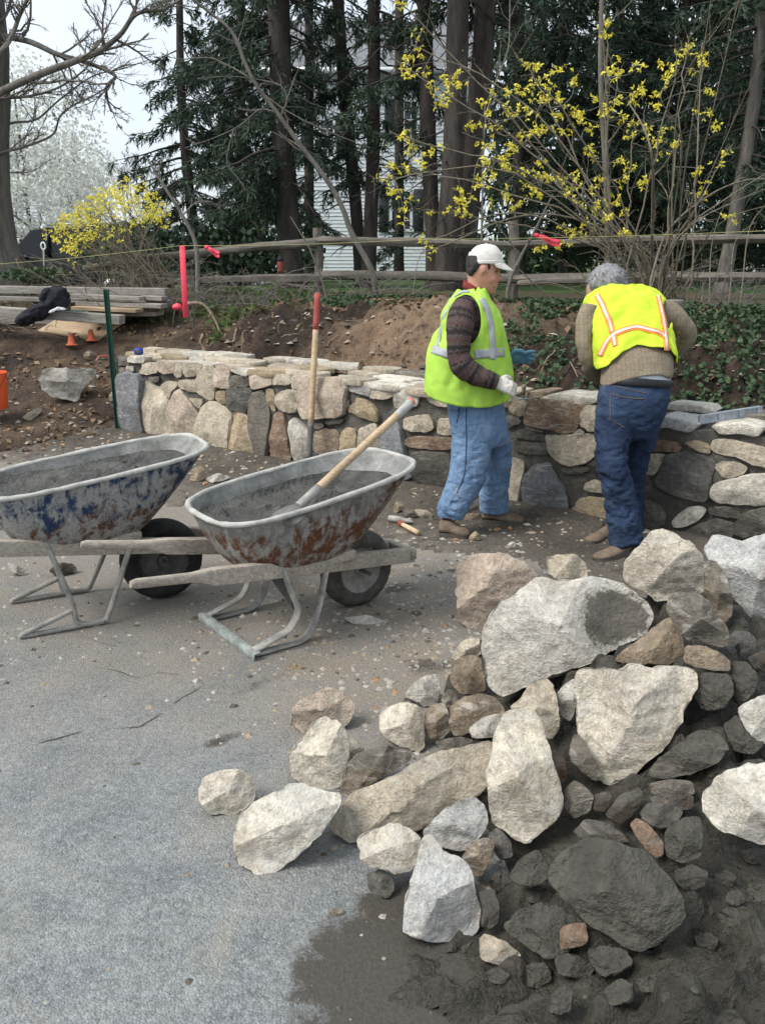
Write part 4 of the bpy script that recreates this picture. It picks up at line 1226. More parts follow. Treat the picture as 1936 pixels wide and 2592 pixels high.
rock(Q6, '1370,100 1420,40 1480,0 1560,-30 1652,-40 1800,0 1800,330 1652,345 1560,310 1460,270 1375,210', 'w', 'cream boulder with a shaded front at the lower right edge of the photo', 'stone_clean', seed=6, zlow=.22)
rock(Q4, '1510,980 1560,930 1652,900 1750,900 1760,1100 1652,1160 1580,1120 1540,1060', 'l', 'grey white stone cut by the right edge, halfway down the pile', 'stone_clean', zlow=.30)
rock(Q4, '1060,1290 1120,1220 1210,1160 1300,1080 1400,1080 1480,1170 1400,1260 1300,1300 1150,1330 1080,1320', 'm', 'broad muddy slab sloping down right of the notched boulder', 'stone_dirty', front=.25)
rock(Q4, '1440,1060 1510,1000 1560,1080 1652,1140 1600,1210 1480,1190', 'm', 'muddy stone above the broad muddy slab, below the grey white edge stone', 'mud_stone')
rock(Q4, '600,1210 650,1210 665,1320 640,1350 610,1320', 'r', 'rusty sliver of stone between the upright slab and the notched boulder', 'stone_dirty')
for t_, lb_ in (
    ('555,890 620,850 690,870 700,940 640,980 560,950', "roundish mud lump left of the mud-coated slab's foot"),
    ('700,840 760,810 830,830 900,880 860,930 730,920', "mud lump directly below the small dull red stone"),
    ('860,800 920,775 1030,800 1070,860 1000,920 920,930 870,880', "wide mud lump at the foot of the largest muddy boulder"),
    ('690,1000 760,950 800,980 780,1080 720,1100 680,1080', "tall mud lump at the bottom edge of the photo below the red stone"),
    ('920,980 1000,930 1070,950 1060,1040 960,1060', "low mud lump at the bottom below the widest one"),
    ('1430,640 1500,600 1560,630 1540,710 1470,720', "mud ball right of the largest muddy boulder"),
    ('1545,780 1600,745 1660,760 1660,830 1570,830', "mud lump on the right edge, upper of two below the mud ball"),
    ('1590,860 1652,810 1700,830 1700,930 1652,930 1600,910', "mud lump cut by the right edge, lower of two"),
    ('1530,360 1600,340 1700,370 1700,430 1560,420', "flat mud lump on the right edge under the cream edge boulder"),
    ('220,785 250,770 275,785 270,812 225,815', "tiny mud pebble under the pale grey block, left of two"),
    ('290,790 340,762 358,800 300,820', "tiny mud pebble under the pale grey block, right of two"),
    ('1340,600 1400,590 1430,640 1390,680 1340,650', "small mud ball touching the right end of the largest muddy boulder"),
    ('1420,460 1480,440 1530,480 1500,530 1440,520', "mud clod below the mud-coated block"),
    ('1180,1000 1260,970 1310,1010 1280,1060 1200,1060', "mud clod at the bottom right, standing alone"),
    ('1560,530 1640,500 1700,540 1660,600 1580,590', "mud clod on the right edge above the mud ball"),
    ('1250,440 1330,420 1400,450 1380,520 1300,540 1240,500', "mud clod on the upper right shoulder of the largest muddy boulder"),
    ('420,470 480,440 530,470 510,540 450,550', "mud clod between the brown wedge and the muddy slab"),
    ('560,540 640,510 700,540 680,590 600,600', "mud clod just above the muddy slab"),
    ('1330,740 1400,720 1450,760 1420,810 1350,800', "mud clod right below the largest muddy boulder"),
    ('400,900 460,880 520,910 490,960 420,950', "flat mud clod below the small tan topped stone"),
    ('1080,930 1150,910 1200,950 1160,1000 1090,990', "mud clod at the bottom right of the widest lump"),
    ('1480,540 1540,530 1570,580 1520,610 1470,590', "mud clod left of the right edge, above the mud ball")):
    rock(Q6, t_, 'm', lb_, 'mud_stone', sink=.02, name='mud_lump', front=.5, rough=.075, group='mud lumps at the foot of the pile', facets=2)

# stones round about
rock(Q3, '220,730 270,665 580,665 575,720 500,790 460,870 390,850 330,850 250,790 240,750', 'l', 'flat-faced pale boulder resting on the slope left of the wall', 'stone', land=True, front=.22)
rock(Q3, '650,830 680,795 712,800 700,870 655,862', 't', 'small tan stone at the foot of the green stake', 'stone', land=True, name='stone')
rock(Q3, '497,575 530,560 570,565 582,600 545,622 503,605', 'b', 'small brown stone on the slope under the orange caps', 'stone', land=True, name='stone')
rock(Q3, '130,960 200,910 258,900 240,940 180,980', 't', 'tan flat stone half buried low on the left slope', 'stone', land=True, name='stone', front=.2)
rock(C_, '140,1400 160,1300 205,1262 270,1305 245,1360 190,1395', 'o', 'brown stone on the dirt behind the front of the shovel barrow', 'stone', land=True, name='stone')
rock(C_, '360,1360 420,1355 500,1370 575,1420 540,1445 400,1440', 't', 'flat tan stone on the dirt by the standing man\'s heel', 'stone', land=True, name='stone')
rock(C_, '240,1370 330,1340 400,1430 340,1455 270,1430', 'k', 'greyish clod of stone between the brown stone and the flat tan one', 'stone_dirty', land=True, name='stone')
rock(C_, '930,1652 1005,1580 1050,1640 1040,1680 960,1690', 'o', 'small ochre stone in front of the standing man\'s near shoe', 'stone_clean', land=True, name='stone')
rock(C_, '1310,1750 1380,1690 1430,1710 1410,1760 1330,1770', 'l', 'small white stone on the dirt between the two men', 'stone', land=True, name='stone')
rock(C_, '850,1420 950,1400 1060,1400 1060,1470 900,1480', 'b', 'dark brown stone under the loose handle behind the standing man\'s legs', 'stone_dirty', land=True, name='stone')
rock(QW, '780,242 830,220 882,236 850,252 800,260', 'w', 'white flat stone on the dirt between the two wheelbarrows', 'stone_clean', land=True, name='stone')
rock(QW, '722,255 730,205 765,185 782,210 778,250', 'o', 'ochre stone by the wall seen past the blue barrow\'s front', 'stone', land=True, name='stone')
rock(QW, '20,560 60,568 100,590 125,605 80,612 30,590', 'w', 'white stone on the dirt beneath the blue barrow, behind its legs', 'stone', land=True, name='stone')
rock(QW, '185,590 230,560 280,565 300,590 250,612 200,608', 'k', 'brown clod of stone beneath the blue barrow', 'stone_dirty', land=True, name='stone')
rock(QW, '455,560 480,545 484,580 470,600 452,590', 'l', 'pale stone beside the blue barrow\'s wheel', 'stone', land=True, name='stone')
rock(QW, '1215,690 1235,670 1258,690 1240,700', 'w', 'little white stone against the tyre of the rusty barrow', 'stone_clean', zlow=0, name='stone')
rock(QW, '1300,770 1400,760 1480,790 1420,800 1340,795', 'l', 'thin grey flake of stone on the ground in front of the rusty barrow\'s wheel', 'stone', zlow=0, name='stone', front=.1)
rock(QW, '1085,955 1120,945 1160,955 1140,972 1095,970', 'o', 'thin orange flake of stone on the driveway', 'stone_clean', zlow=0, name='stone', front=.1)
rock(Q5, '740,1285 770,1255 815,1265 820,1300 775,1308', 'k', 'small grey stone alone on the wet stain before the pile', 'stone', zlow=0, name='stone')
# ------------------------------------------------------------------ wheelbarrows
def barrow(name, label, O, ang, tubm, wheel_r, wheel_w, dz, tyrem, legstyle, legm, seed, mortar_label, fill):
    f = np.array((math.cos(ang), math.sin(ang), 0)); r = np.array((math.sin(ang), -math.cos(ang), 0)); k = np.array((0, 0, 1.0))
    O3 = np.array((O[0], O[1], 0.0))
    L = lambda a, b, z: O3 + f * a + r * b + k * z
    root = tag(empty(name, O3), label, 'wheelbarrow', 'wheelbarrows full of mortar')
    # ---- tub: outer skin up, rolled lip, inner skin down
    n = 64
    def outline(u):            # u 0 bottom .. 1 rim
        e = u ** .62
        a0 = -.60 + (-.80 + .60) * e; a1 = -.14 + (.235 + .14) * u ** .95
        wb, wf = .17 + .155 * u ** .55, .13 + .165 * u ** .6
        z = (.315 + dz) + (u ** 1.15) * np.array((.60 - .315, .735 - .315))
        P = []
        for j in range(n):
            th = 2 * math.pi * j / n
            cx, sy = math.cos(th), math.sin(th)
            q = .58
            x = math.copysign(abs(cx) ** q, cx); y = math.copysign(abs(sy) ** q, sy)
            t = (x + 1) / 2
            P.append((a0 + (a1 - a0) * t, y * (wb + (wf - wb) * t), z[0] + (z[1] - z[0]) * t))
        return np.array(P)
    rings, us = [], [0, .03, .08, .16, .27, .4, .55, .7, .85, .95, 1.0]
    c0 = outline(0).mean(0)
    rings.append(c0 + (outline(0) - c0) * .5)
    for u in us:
        rings.append(outline(u))
    no = len(rings)
    for u in us[::-1]:
        q = outline(u); c = q.mean(0)
        q = c + (q - c) * .975; q[:, 2] += .006 * (1 - u)
        rings.append(q)
    rings.append(c0 + (outline(0) - c0) * .5 + (0, 0, .008))
    V = np.vstack([np.array([L(*p) for p in rg]) for rg in rings])
    dv = fbm(V * 6, 3, seed) * .006
    V[:, 2] += dv; V[:, 0] += dv * .5
    F = []; FM = []
    for i in range(len(rings) - 1):
        for j in range(n):
            F.append([i * n + j, i * n + (j + 1) % n, (i + 1) * n + (j + 1) % n, (i + 1) * n + j]); FM.append(0 if i < no - 1 else 1)
    F.append(list(range(n - 1, -1, -1))); FM.append(0)
    F.append([(len(rings) - 1) * n + j for j in range(n)]); FM.append(1)
    tub = mesh_obj('tub', V, F, None, root, mats=[MAT[tubm], MAT['tub_inside']], fmat=FM, sharp=60)
    # crusted rolled rim
    rim = outline(1.0)
    path = np.array([L(*p) for p in rim])
    b = MB()
    vs, fs = [], []
    m = 8
    cen = path.mean(0)
    for i in range(n):
        tn = path[(i + 1) % n] - path[i - 1]; tn /= np.linalg.norm(tn)
        out = path[i] - cen; out[2] = 0; out /= np.linalg.norm(out)
        rad = .0100 + .0050 * fbm(path[i:i + 1] * 22, 3, seed + 2)[0] + .002
        for j in range(m):
            th = 2 * math.pi * j / m
            vs.append(path[i] + out * (math.cos(th) * rad * 1.15 + .004) + k * math.sin(th) * rad)
    fs = [[i * m + j, ((i + 1) % n) * m + j, ((i + 1) % n) * m + (j + 1) % m, i * m + (j + 1) % m] for i in range(n) for j in range(m)]
    b.add(vs, fs); b.build('rim', MAT['cement_crust'], tub)
    # ---- mortar in the tub
    q = outline(fill); c = q.mean(0)
    rg = []
    for s_ in (.975, .94, .89, .83, .77, .70, .63, .56, .49, .42, .35, .28, .21, .14, .07):
        p = c + (q - c) * s_
        w = np.array([L(*x) for x in p])
        cr = (fbm(w * 7, 4, seed + 7) * .055 + fbm(w * 20, 3, seed + 8) * .045) * (1 - s_ ** 6) + .012 * (1 - s_)
        w[:, 2] += cr + (.05 if s_ == .975 else (.02 if s_ == .94 else 0)) * np.clip(fbm(w * 3, 2, seed + 12) + .35, 0, 1)
        rg.append(w)
    under = np.array([L(*x) for x in (c + (outline(max(.05, fill - .25)) - outline(max(.05, fill - .25)).mean(0)) * .9)])
    under[:, 2] = np.array([L(*x) for x in outline(max(.05, fill - .25))])[:, 2] + .01
    b = MB(); b.rings([under] + rg)
    tag(b.build('wet_mortar', MAT['wet_mortar'], sharp=50), mortar_label, 'mortar', 'mortar in the wheelbarrows')
    # ---- handles: square bars worked down to round grips
    for sd in (1, -1):
        A, Bk = L(.285, sd * .085, .235 + dz * .6), L(-1.235, sd * .295, .475 + dz)
        ax = Bk - A; ln = np.linalg.norm(ax); ax /= ln
        sx = np.cross(ax, k); sx /= np.linalg.norm(sx); sz = np.cross(sx, ax)
        rg = []
        for t, hw, hh, e in ((0, .021, .034, .12), (.02, .022, .036, .12), (.35, .022, .037, .12), (.70, .022, .036, .12), (.76, .022, .036, .15), (.80, .0195, .026, .5), (.83, .018, .022, 1.0), (.90, .0185, .021, 1), (.985, .018, .0205, 1), (1.0, .012, .014, 1)):
            P = A + ax * ln * t
            row = []
            for j in range(16):
                th = 2 * math.pi * (j + .5) / 16
                cx, cy = math.cos(th), math.sin(th)
                x = math.copysign(abs(cx) ** e, cx); y = math.copysign(abs(cy) ** e, cy)
                row.append(P + sx * x * hw + sz * y * hh - sz * (.006 if t < .78 else 0))
            rg.append(row)
        h = MB(); h.rings(rg)
        ob = h.build('handle', MAT['barrow_wood'], root, sharp=35)
        # wooden wedge block between tub and bar
        w = MB(); w.box(L(-.33, sd * .165, .335 + dz), (.42, .035, .05), rot=np.stack([f, r, k], 1), bev=.006)
        w.build('wedge', MAT['barrow_wood'], root)
    w = MB(); w.box(L(.27, 0, .237 + dz * .6), (.035, .24, .05), rot=np.stack([f, r, k], 1), bev=.005)
    w.build('nose_bar', MAT['barrow_wood'], root)
    # ---- wheel
    wc = L(0, 0, wheel_r)
    wh = empty('wheel', (0, 0, 0)); wh.parent = root; wh.location = Vector((0, 0, wheel_r))
    prof = [(-.50, .62), (-.62, .72), (-.60, .86), (-.45, .96), (-.2, 1.0), (.2, 1.0), (.45, .96), (.60, .86), (.62, .72), (.50, .62)]
    rows = []
    nn = 48
    for j in range(nn):
        th = 2 * math.pi * j / nn
        rad = f * math.cos(th) + k * math.sin(th)
        rows.append([wc + rad * (q[1] * wheel_r - (.004 if (j % 2 and abs(q[0]) > .4) else 0)) + r * q[0] * wheel_w for q in prof])
    m = len(prof)
    vs = [p for rw in rows for p in rw]
    fs = [[j * m + i, j * m + i + 1, ((j + 1) % nn) * m + i + 1, ((j + 1) % nn) * m + i] for j in range(nn) for i in range(m - 1)]
    b = MB(); b.add(vs, fs); b.build('tyre', MAT[tyrem], wh)
    b = MB()
    for side in (1, -1):
        rg = []
        for rr_, off in ((.64, .44), (.60, .46), (.54, .30), (.30, .22), (.16, .30), (.14, .42), (.02, .43)):
            rg.append([wc + (f * math.cos(2 * math.pi * j / 32) + k * math.sin(2 * math.pi * j / 32)) * rr_ * wheel_r + r * side * off * wheel_w for j in range(32)])
        b.rings(rg, cap=(False, True))
    b.build('rim', MAT['leg_steel' if tyrem == 'tyre_dusty' else 'dark_steel'], wh, sharp=40)
    b = MB(); b.tube([L(0, -.12, wheel_r), L(0, .12, wheel_r)], .009, 8); b.build('axle', MAT['dark_steel'], wh)
    # ---- legs
    for sd in (1, -1):
        b = MB(); bb = sd * .235
        if legstyle == 'strap':
            p1 = spline([L(-.53, sd * .21, .36 + dz), L(-.50, bb, .24), L(-.475, bb, .16), L(-.52, bb, .085), L(-.61, bb, .055), L(-.70, bb, .03)], 22)
            p2 = spline([L(-.70, bb, .012), L(-.55, bb, .010), L(-.46, bb, .014), L(-.405, bb, .06), L(-.36, bb, .17), L(-.28, sd * .17, .31 + dz)], 22)
            b.tube(p1, .025, 8, squash=.38, up=f); b.tube(p2, .025, 8, squash=.38, up=f)
        else:
            p1 = spline([L(-.56, sd * .21, .40 + dz), L(-.50, bb, .24), L(-.47, bb, .12), L(-.46, bb, .04), L(-.42, bb, .018), L(-.34, bb, .02), L(-.31, bb, .06), L(-.16, sd * .17, .34 + dz)], 40)
            p2 = spline([L(-.465, bb, .10), L(-.58, bb, .06), L(-.69, bb, .022), L(-.70, bb, .012), L(-.62, bb, .012), L(-.42, bb, .016)], 24)
            b.tube(p1, .0135, 8); b.tube(p2, .0125, 8)
        b.build('leg', MAT[legm], root)
    if legstyle == 'strap':
        b = MB(); b.box(L(-.705, 0, .030), (.035, .56, .010), rot=np.stack([f, r, k], 1), bev=.002)
        b.box(L(-.722, 0, .014), (.008, .56, .032), rot=np.stack([f, r, k], 1), bev=.002)
        b.build('foot_bar', MAT['green_steel'], root)
        b = MB(); b.add([L(-.50, -.20, .34 + dz), L(-.50, .20, .34 + dz), L(-.475, .21, .16), L(-.49, -.05, .30), L(-.51, -.20, .335 + dz), L(-.51, .20, .335 + dz), L(-.485, .21, .158), L(-.50, -.05, .298)],
                        [[0, 1, 2, 3], [7, 6, 5, 4], [0, 4, 5, 1], [1, 5, 6, 2], [2, 6, 7, 3], [3, 7, 4, 0]])
        b.build('brace_plate', MAT['dark_steel'], root, smooth=False)
    return L

BL1 = barrow('wheelbarrow', 'rusty grey wheelbarrow with a shovel standing in its mortar', (-.13, 4.06), math.radians(36), 'tub_rust', .195, .095, 0.0, 'tyre_dusty', 'strap', 'leg_steel', 3, 'wet grey mortar filling the rusty barrow with the shovel in it', .77)
BL2 = barrow('wheelbarrow', 'blue wheelbarrow with worn paint, half out of the frame behind the rusty one', (-1.12, 4.17), math.radians(27), 'tub_blue', .205, .115, .055, 'tyre', 'wire', 'leg_steel', 9, 'dry crusted mortar heaped in the blue barrow', .84)

KD = 1936 / 1652.0
def dpx(x, y): return x * KD, y * KD

# shovel standing in the mortar
lo = at_z(*dpx(606, 1128), .575); lo2 = at_z(*dpx(640, 1098), .635)
hi = at_y(*dpx(889, 868), 4.22)
root = tag(empty('shovel', lo), 'long-handled shovel with orange tip stuck in the rusty barrow\'s mortar', 'shovel')
ax = hi - lo2
b = MB(); b.tube(resample(np.array([lo2 + ax * .16, lo2 + ax * .86]), 12, False), .0185, 12); b.build('handle', MAT['handle_wood'], root)
b = MB(); b.tube([lo2 - ax * .06, lo2 + ax * .02, lo2 + ax * .175], [.020, .0205, .0205], 12); b.build('socket', MAT['leg_steel'], root)
b = MB(); b.tube(resample(np.array([lo2 + ax * .85, lo2 + ax * .9, lo2 + ax * .985]), 8, False), [.0195, .021, .0235], 12); b.build('grip_sleeve', MAT['cement_crust'], root)
b = MB(); b.tube([lo2 + ax * .98, lo2 + ax * 1.0, lo2 + ax * 1.012], [.023, .0215, .012], 12); b.build('tip', MAT['orange_tip'], root)
axn = ax / np.linalg.norm(ax); sd_ = np.cross(axn, (0, 0, 1)); sd_ /= np.linalg.norm(sd_); nn_ = np.cross(sd_, axn)
rg = []
for t, w in ((.01, .025), (-.015, .07), (-.05, .085), (-.085, .08), (-.115, .05)):
    cc_ = lo2 + axn * t
    rg.append([cc_ + sd_ * w * u + nn_ * (.022 * (1 - u * u)) for u in np.linspace(-1, 1, 7)] + [cc_ + sd_ * w * u + nn_ * (.022 * (1 - u * u) - .003) for u in np.linspace(1, -1, 7)])
b = MB(); b.rings(rg); b.build('blade', MAT['shovel_steel'], root)

# red-topped spade leaning on the wall
bt = at_y(*dpx(668, 985), 6.62); tp = at_y(*dpx(686, 634), 6.86)
root = tag(empty('spade', (bt[0], bt[1], 0)), 'red-topped long wooden tool leaning upright against the wall', 'spade')
ax = tp - bt
b = MB(); b.tube(resample(np.array([bt + ax * .20, bt + ax * .60, bt + ax * .785]), 10, False), [.0235, .024, .0225], 12); b.build('handle', MAT['handle_wood'], root)
b = MB(); b.tube(resample(np.array([bt + ax * .78, bt + ax * 1.0]), 6, False), .0235, 12); b.tube([tp - ax * .003, tp + ax * .004], [.0235, .016], 12); b.build('painted_end', MAT['red_paint'], root)
b = MB(); b.tube(resample(np.array([bt - ax * .02, bt + ax * .08, bt + ax * .215]), 8, False), [.026, .023, .0245], 12); b.build('socket', MAT['shovel_steel'], root)
b = MB()
rg = []
for t, w in ((.03, .035), (.01, .07), (-.05, .075), (-.13, .07)):
    cc_ = bt + ax * t
    rg.append([cc_ + np.array((w * u, -.012 * (1 - u * u), 0)) for u in np.linspace(-1, 1, 6)] + [cc_ + np.array((w * u, .004 - .012 * (1 - u * u), 0)) for u in np.linspace(1, -1, 6)])
b.rings(rg); b.build('blade', MAT['shovel_steel'], root)

# brick hammer lying on the dirt, loose handle behind the man
def land_at(cr, x, y, up=.02):
    q = crop(*cr, [x, y])[0]
    return ray_ground(q[0], q[1]) + np.array((0, 0, up))
a0 = land_at(C_, 215, 1535); a1 = land_at(C_, 410, 1640)
root = tag(empty('hammer', a0), 'mason\'s hammer with pale wooden handle lying on the dirt before the wall', 'hammer')
b = MB(); b.tube(resample(np.array([a0, a1]), 6, False), [.013, .016, .017], 10); b.build('handle', MAT['handle_wood'], root)
h0 = land_at(C_, 105, 1490, .025); h1 = land_at(C_, 360, 1525, .02); hc = (h0 + h1) / 2
b = MB(); b.tube(resample(np.array([h0, h0 * .8 + h1 * .2, hc, h1 * .8 + h0 * .2, h1]), 12, False), [.020, .024, .022, .016, .005], 8); b.build('head', MAT['leg_steel'], root)
b = MB(); b.tube([a0 + (a1 - a0) * .0, a0 + (a1 - a0) * .16], .020, 10); b.build('red_wrap', MAT['red_paint'], root)
a0 = land_at(C_, 860, 1405, .06); a1 = land_at(C_, 1180, 1260, .10)
b = MB(); b.tube(resample(np.array([a0, a1]), 6, False), .017, 10)
tag(b.build('loose_handle', MAT['handle_wood']), 'wooden tool handle lying behind the standing man\'s legs', 'handle')

# trowel handle standing on the wall top, level, tape measure
P = on_plane(*crop(*D_, [262, 195])[0], WA3 + WN3 * .18, WN3); T = on_plane(*crop(*D_, [272, 60])[0], WA3 + WN3 * .18, WN3)
root = tag(empty('trowel', P), 'trowel with round wooden handle stuck upright on the wall between the men', 'trowel')
b = MB(); q = T - P
b.tube([P + q * .28, P + q * .5, P + q * .8, P + q * .95, P + q * 1.04], [.010, .012, .0155, .016, .008], 12); b.build('handle', MAT['twig_pale'], root)
b = MB(); b.tube([P - q * .05, P + q * .3], [.006, .006], 8); b.build('tang', MAT['dark_steel'], root)
b = MB(); b.box(P + np.array((.02, .0, -.004)), (.11, .06, .006), bev=.002); b.build('blade', MAT['shovel_steel'], root)

p0 = on_plane(*crop(*E_, [900, 375])[0], WA3 + WN3 * .05, WN3); p1 = on_plane(*crop(*E_, [1590, 270])[0], WA3 + WN3 * .32, WN3)
root = tag(empty('spirit_level', p0), 'aluminium spirit level lying slantwise on the wall top at the right', 'level')
ax = p1 - p0; ln = np.linalg.norm(ax); ax /= ln; sx = np.cross(ax, (0, 0, 1)); sx /= np.linalg.norm(sx); sz = np.cross(sx, ax)
RT = np.stack([ax, sx, sz], 1)
b = MB(); c_ = (p0 + p1) / 2
b.box(c_ + sz * .024, (ln, .026, .006), RT); b.box(c_ - sz * .024, (ln, .026, .006), RT); b.box(c_, (ln, .006, .046), RT)
for t in (-.5, -.18, .18, .5): b.box(c_ + ax * ln * t * .97, (.03, .024, .045), RT)
b.build('frame', MAT['aluminium'], root, smooth=False)
for t in (-.32, 0, .32):
    b = MB(); b.tube([c_ + ax * (ln * t - .03) - sx * .008, c_ + ax * (ln * t + .03) - sx * .008], .009, 8); b.build('vial', MAT['string'], root)

p0 = on_plane(*crop(*A_, [298, 78])[0], WA3 + WN3 * .16, WN3)
root = tag(empty('tape_measure', p0), 'small blue tape measure on the left end of the wall', 'tape measure')
b = MB(); b.box(p0 + np.array((0, 0, .035)), (.085, .045, .065), bev=.014); b.build('case', MAT['blue_plastic'], root)
b = MB(); b.box(p0 + np.array((.0, -.0245, .035)), (.04, .004, .03), bev=.0015); b.build('sticker', MAT['dark_steel'], root)
b = MB(); b.box(p0 + np.array((-.055, 0, .012)), (.03, .02, .003)); b.build('blade_tip', MAT['string'], root)
# ------------------------------------------------------------------ the two masons
class Man:
    def __init__(s, ox, oy, sc):
        s.o, s.s = np.array((ox, oy), float), sc
    def P(s, cx, cy, Y):
        q = s.o + np.array((cx, cy)) / s.s
        return at_y(q[0], q[1], Y)
    def back(s, W):
        return (project(W) - s.o) * s.s
    def m(s, px, Y):
        return abs(s.P(px, 1000, Y)[0] - s.P(0, 1000, Y)[0])
    def surf(s, rows, e=2.2):
        """rows (cy, xl, xr, Y, half depth) -> function of (cy, theta) giving points"""
        A = spline(np.array(rows, float), 160)
        A = A[np.argsort(A[:, 0])]
        def fn(cy, th):
            cy = np.asarray(cy, float); th = np.asarray(th, float)
            g = [np.interp(cy, A[:, 0], A[:, k]) for k in range(1, 5)]
            out = np.zeros(cy.shape + (3,))
            flat = out.reshape(-1, 3)
            for i, (c, t, xl, xr, Y, hd) in enumerate(zip(cy.ravel(), th.ravel(), *[q.ravel() for q in g])):
                C = s.P((xl + xr) / 2, c, Y)
                rx = s.m((xr - xl) / 2, Y)
                cx, sy = math.cos(t), math.sin(t)
                q = 2 / e
                flat[i] = (C[0] + rx * math.copysign(abs(cx) ** q, cx), C[1] + hd * math.copysign(abs(sy) ** q, sy), C[2])
            return out
        fn.rows = A
        fn.uv = lambda cx, cy: (cy, -math.acos(float(np.clip(((cx - (np.interp(cy, A[:, 0], A[:, 1]) + np.interp(cy, A[:, 0], A[:, 2])) / 2) / ((np.interp(cy, A[:, 0], A[:, 2]) - np.interp(cy, A[:, 0], A[:, 1])) / 2)), -.999, .999))) if False else None)
        return fn
    def loft(s, mb, rows, n=28, k=24, e=2.2):
        fn = s.surf(rows, e)
        cys = np.linspace(rows[0][0], rows[-1][0], k)
        th = np.linspace(0, 2 * math.pi, n, endpoint=False)
        C, T = np.meshgrid(cys, th, indexing='ij')
        P = fn(C, T)
        mb.rings([list(q) for q in P])
        return fn
    def limb(s, mb, pts_, n=14, k=26):
        """pts: (cx, cy, Y, radius px)"""
        A = np.array([list(s.P(a, b, Y)) + [s.m(r, Y)] for a, b, Y, r in pts_])
        C = spline(A, k)
        mb.tube(C[:, :3], C[:, 3], n)
        return C

def fabric(V, F, amp, freq, seed, stretch=(1, 1, 1), low=None):
    N = vnormals(V, F)
    q = V * np.array(stretch) * freq
    w = fbm(q + .6 * fbm(q * .7, 2, seed + 1)[:, None], 3, seed)
    r = 1 - 2 * np.abs(w)
    d = amp * (.6 * w + .6 * (r - .5))
    if low is not None:
        d = d * np.interp(V[:, 2], low[0], low[1])
    return V + N * d[:, None]

def set_attr(o, name, vals):
    a = o.data.attributes.new(name, 'FLOAT', 'POINT')
    a.data.foreach_set('value', np.asarray(vals, np.float32))

def vest_shell(M, rows, hem, top, e, amp, seed, n=88, k=56, puff=.006):
    fn = M.surf(rows, e)
    th = np.linspace(0, 2 * math.pi, n, endpoint=False)
    v = np.linspace(0, 1, k)
    Vv, T = np.meshgrid(v, th, indexing='ij')
    hy = np.interp(np.cos(T), [h[0] for h in hem], [h[1] for h in hem])
    cy = top + (hy - top) * Vv
    P = fn(cy, T).reshape(-1, 3)
    F = [[i * n + j, (i + 1) * n + j, (i + 1) * n + (j + 1) % n, i * n + (j + 1) % n] for i in range(k - 1) for j in range(n)]
    P = fabric(P, F, amp, 7, seed, (1, 1, .45)); P = fabric(P, F, amp * .4, 18, seed + 9, (1, 1, .6)); N_ = vnormals(P, F); P = P + N_ * (puff if np.mean(np.einsum('ij,ij->i', N_, P - P.mean(0))) > 0 else -puff)
    return P, F, fn

def nearest_on(P, F, M, px, off=.004, side=-1):
    """points of the shell seen at the given crop pixels (camera side), lifted off along the normal"""
    N = vnormals(P, F)
    cam_side = (np.einsum('ij,ij->i', N, EYE - P) > 0)
    if cam_side.mean() < .2: N = -N; cam_side = (np.einsum('ij,ij->i', N, EYE - P) > 0)
    Q = M.back(P)[cam_side]; PP = P[cam_side]; NN = N[cam_side]
    out = []
    for x, y in px:
        d = (Q[:, 0] - x) ** 2 + (Q[:, 1] - y) ** 2
        i = np.argsort(d)[:6]
        w = 1 / (d[i] + 4.0); w /= w.sum()
        c = (PP[i] * w[:, None]).sum(0); nn = (NN[i] * w[:, None]).sum(0); nn /= np.linalg.norm(nn)
        # slide to the exact pixel at that depth
        q = M.P(x, y, c[1])
        out.append(np.array((q[0], c[1], q[2])) + nn * off)
    return np.array(out)

def decal(P, F, M, poly, width, name, mat, parent, off=.005, n=40):
    c = spline(np.array(poly, float), n)
    t = np.gradient(c, axis=0); t /= np.linalg.norm(t, axis=1)[:, None]
    nr = np.c_[-t[:, 1], t[:, 0]]
    rows = [nearest_on(P, F, M, c + nr * width * u, off) for u in (-.5, -.25, 0, .25, .5)]
    V = np.vstack(rows)
    # smooth the lifted strip a little along its length
    for _ in range(2):
        for r_ in range(5):
            q = V[r_ * n:(r_ + 1) * n]
            q[1:-1] = q[1:-1] * .5 + (q[:-2] + q[2:]) * .25
    FF = [[i * n + j, i * n + j + 1, (i + 1) * n + j + 1, (i + 1) * n + j] for i in range(4) for j in range(n - 1)]
    o = mesh_obj(name, V, FF, MAT[mat], parent)
    so = o.modifiers.new('thick', 'SOLIDIFY'); so.thickness = .002; so.offset = 0
    return o

def thick(o, t=.006):
    so = o.modifiers.new('thick', 'SOLIDIFY'); so.thickness = t; so.offset = 0
    return o

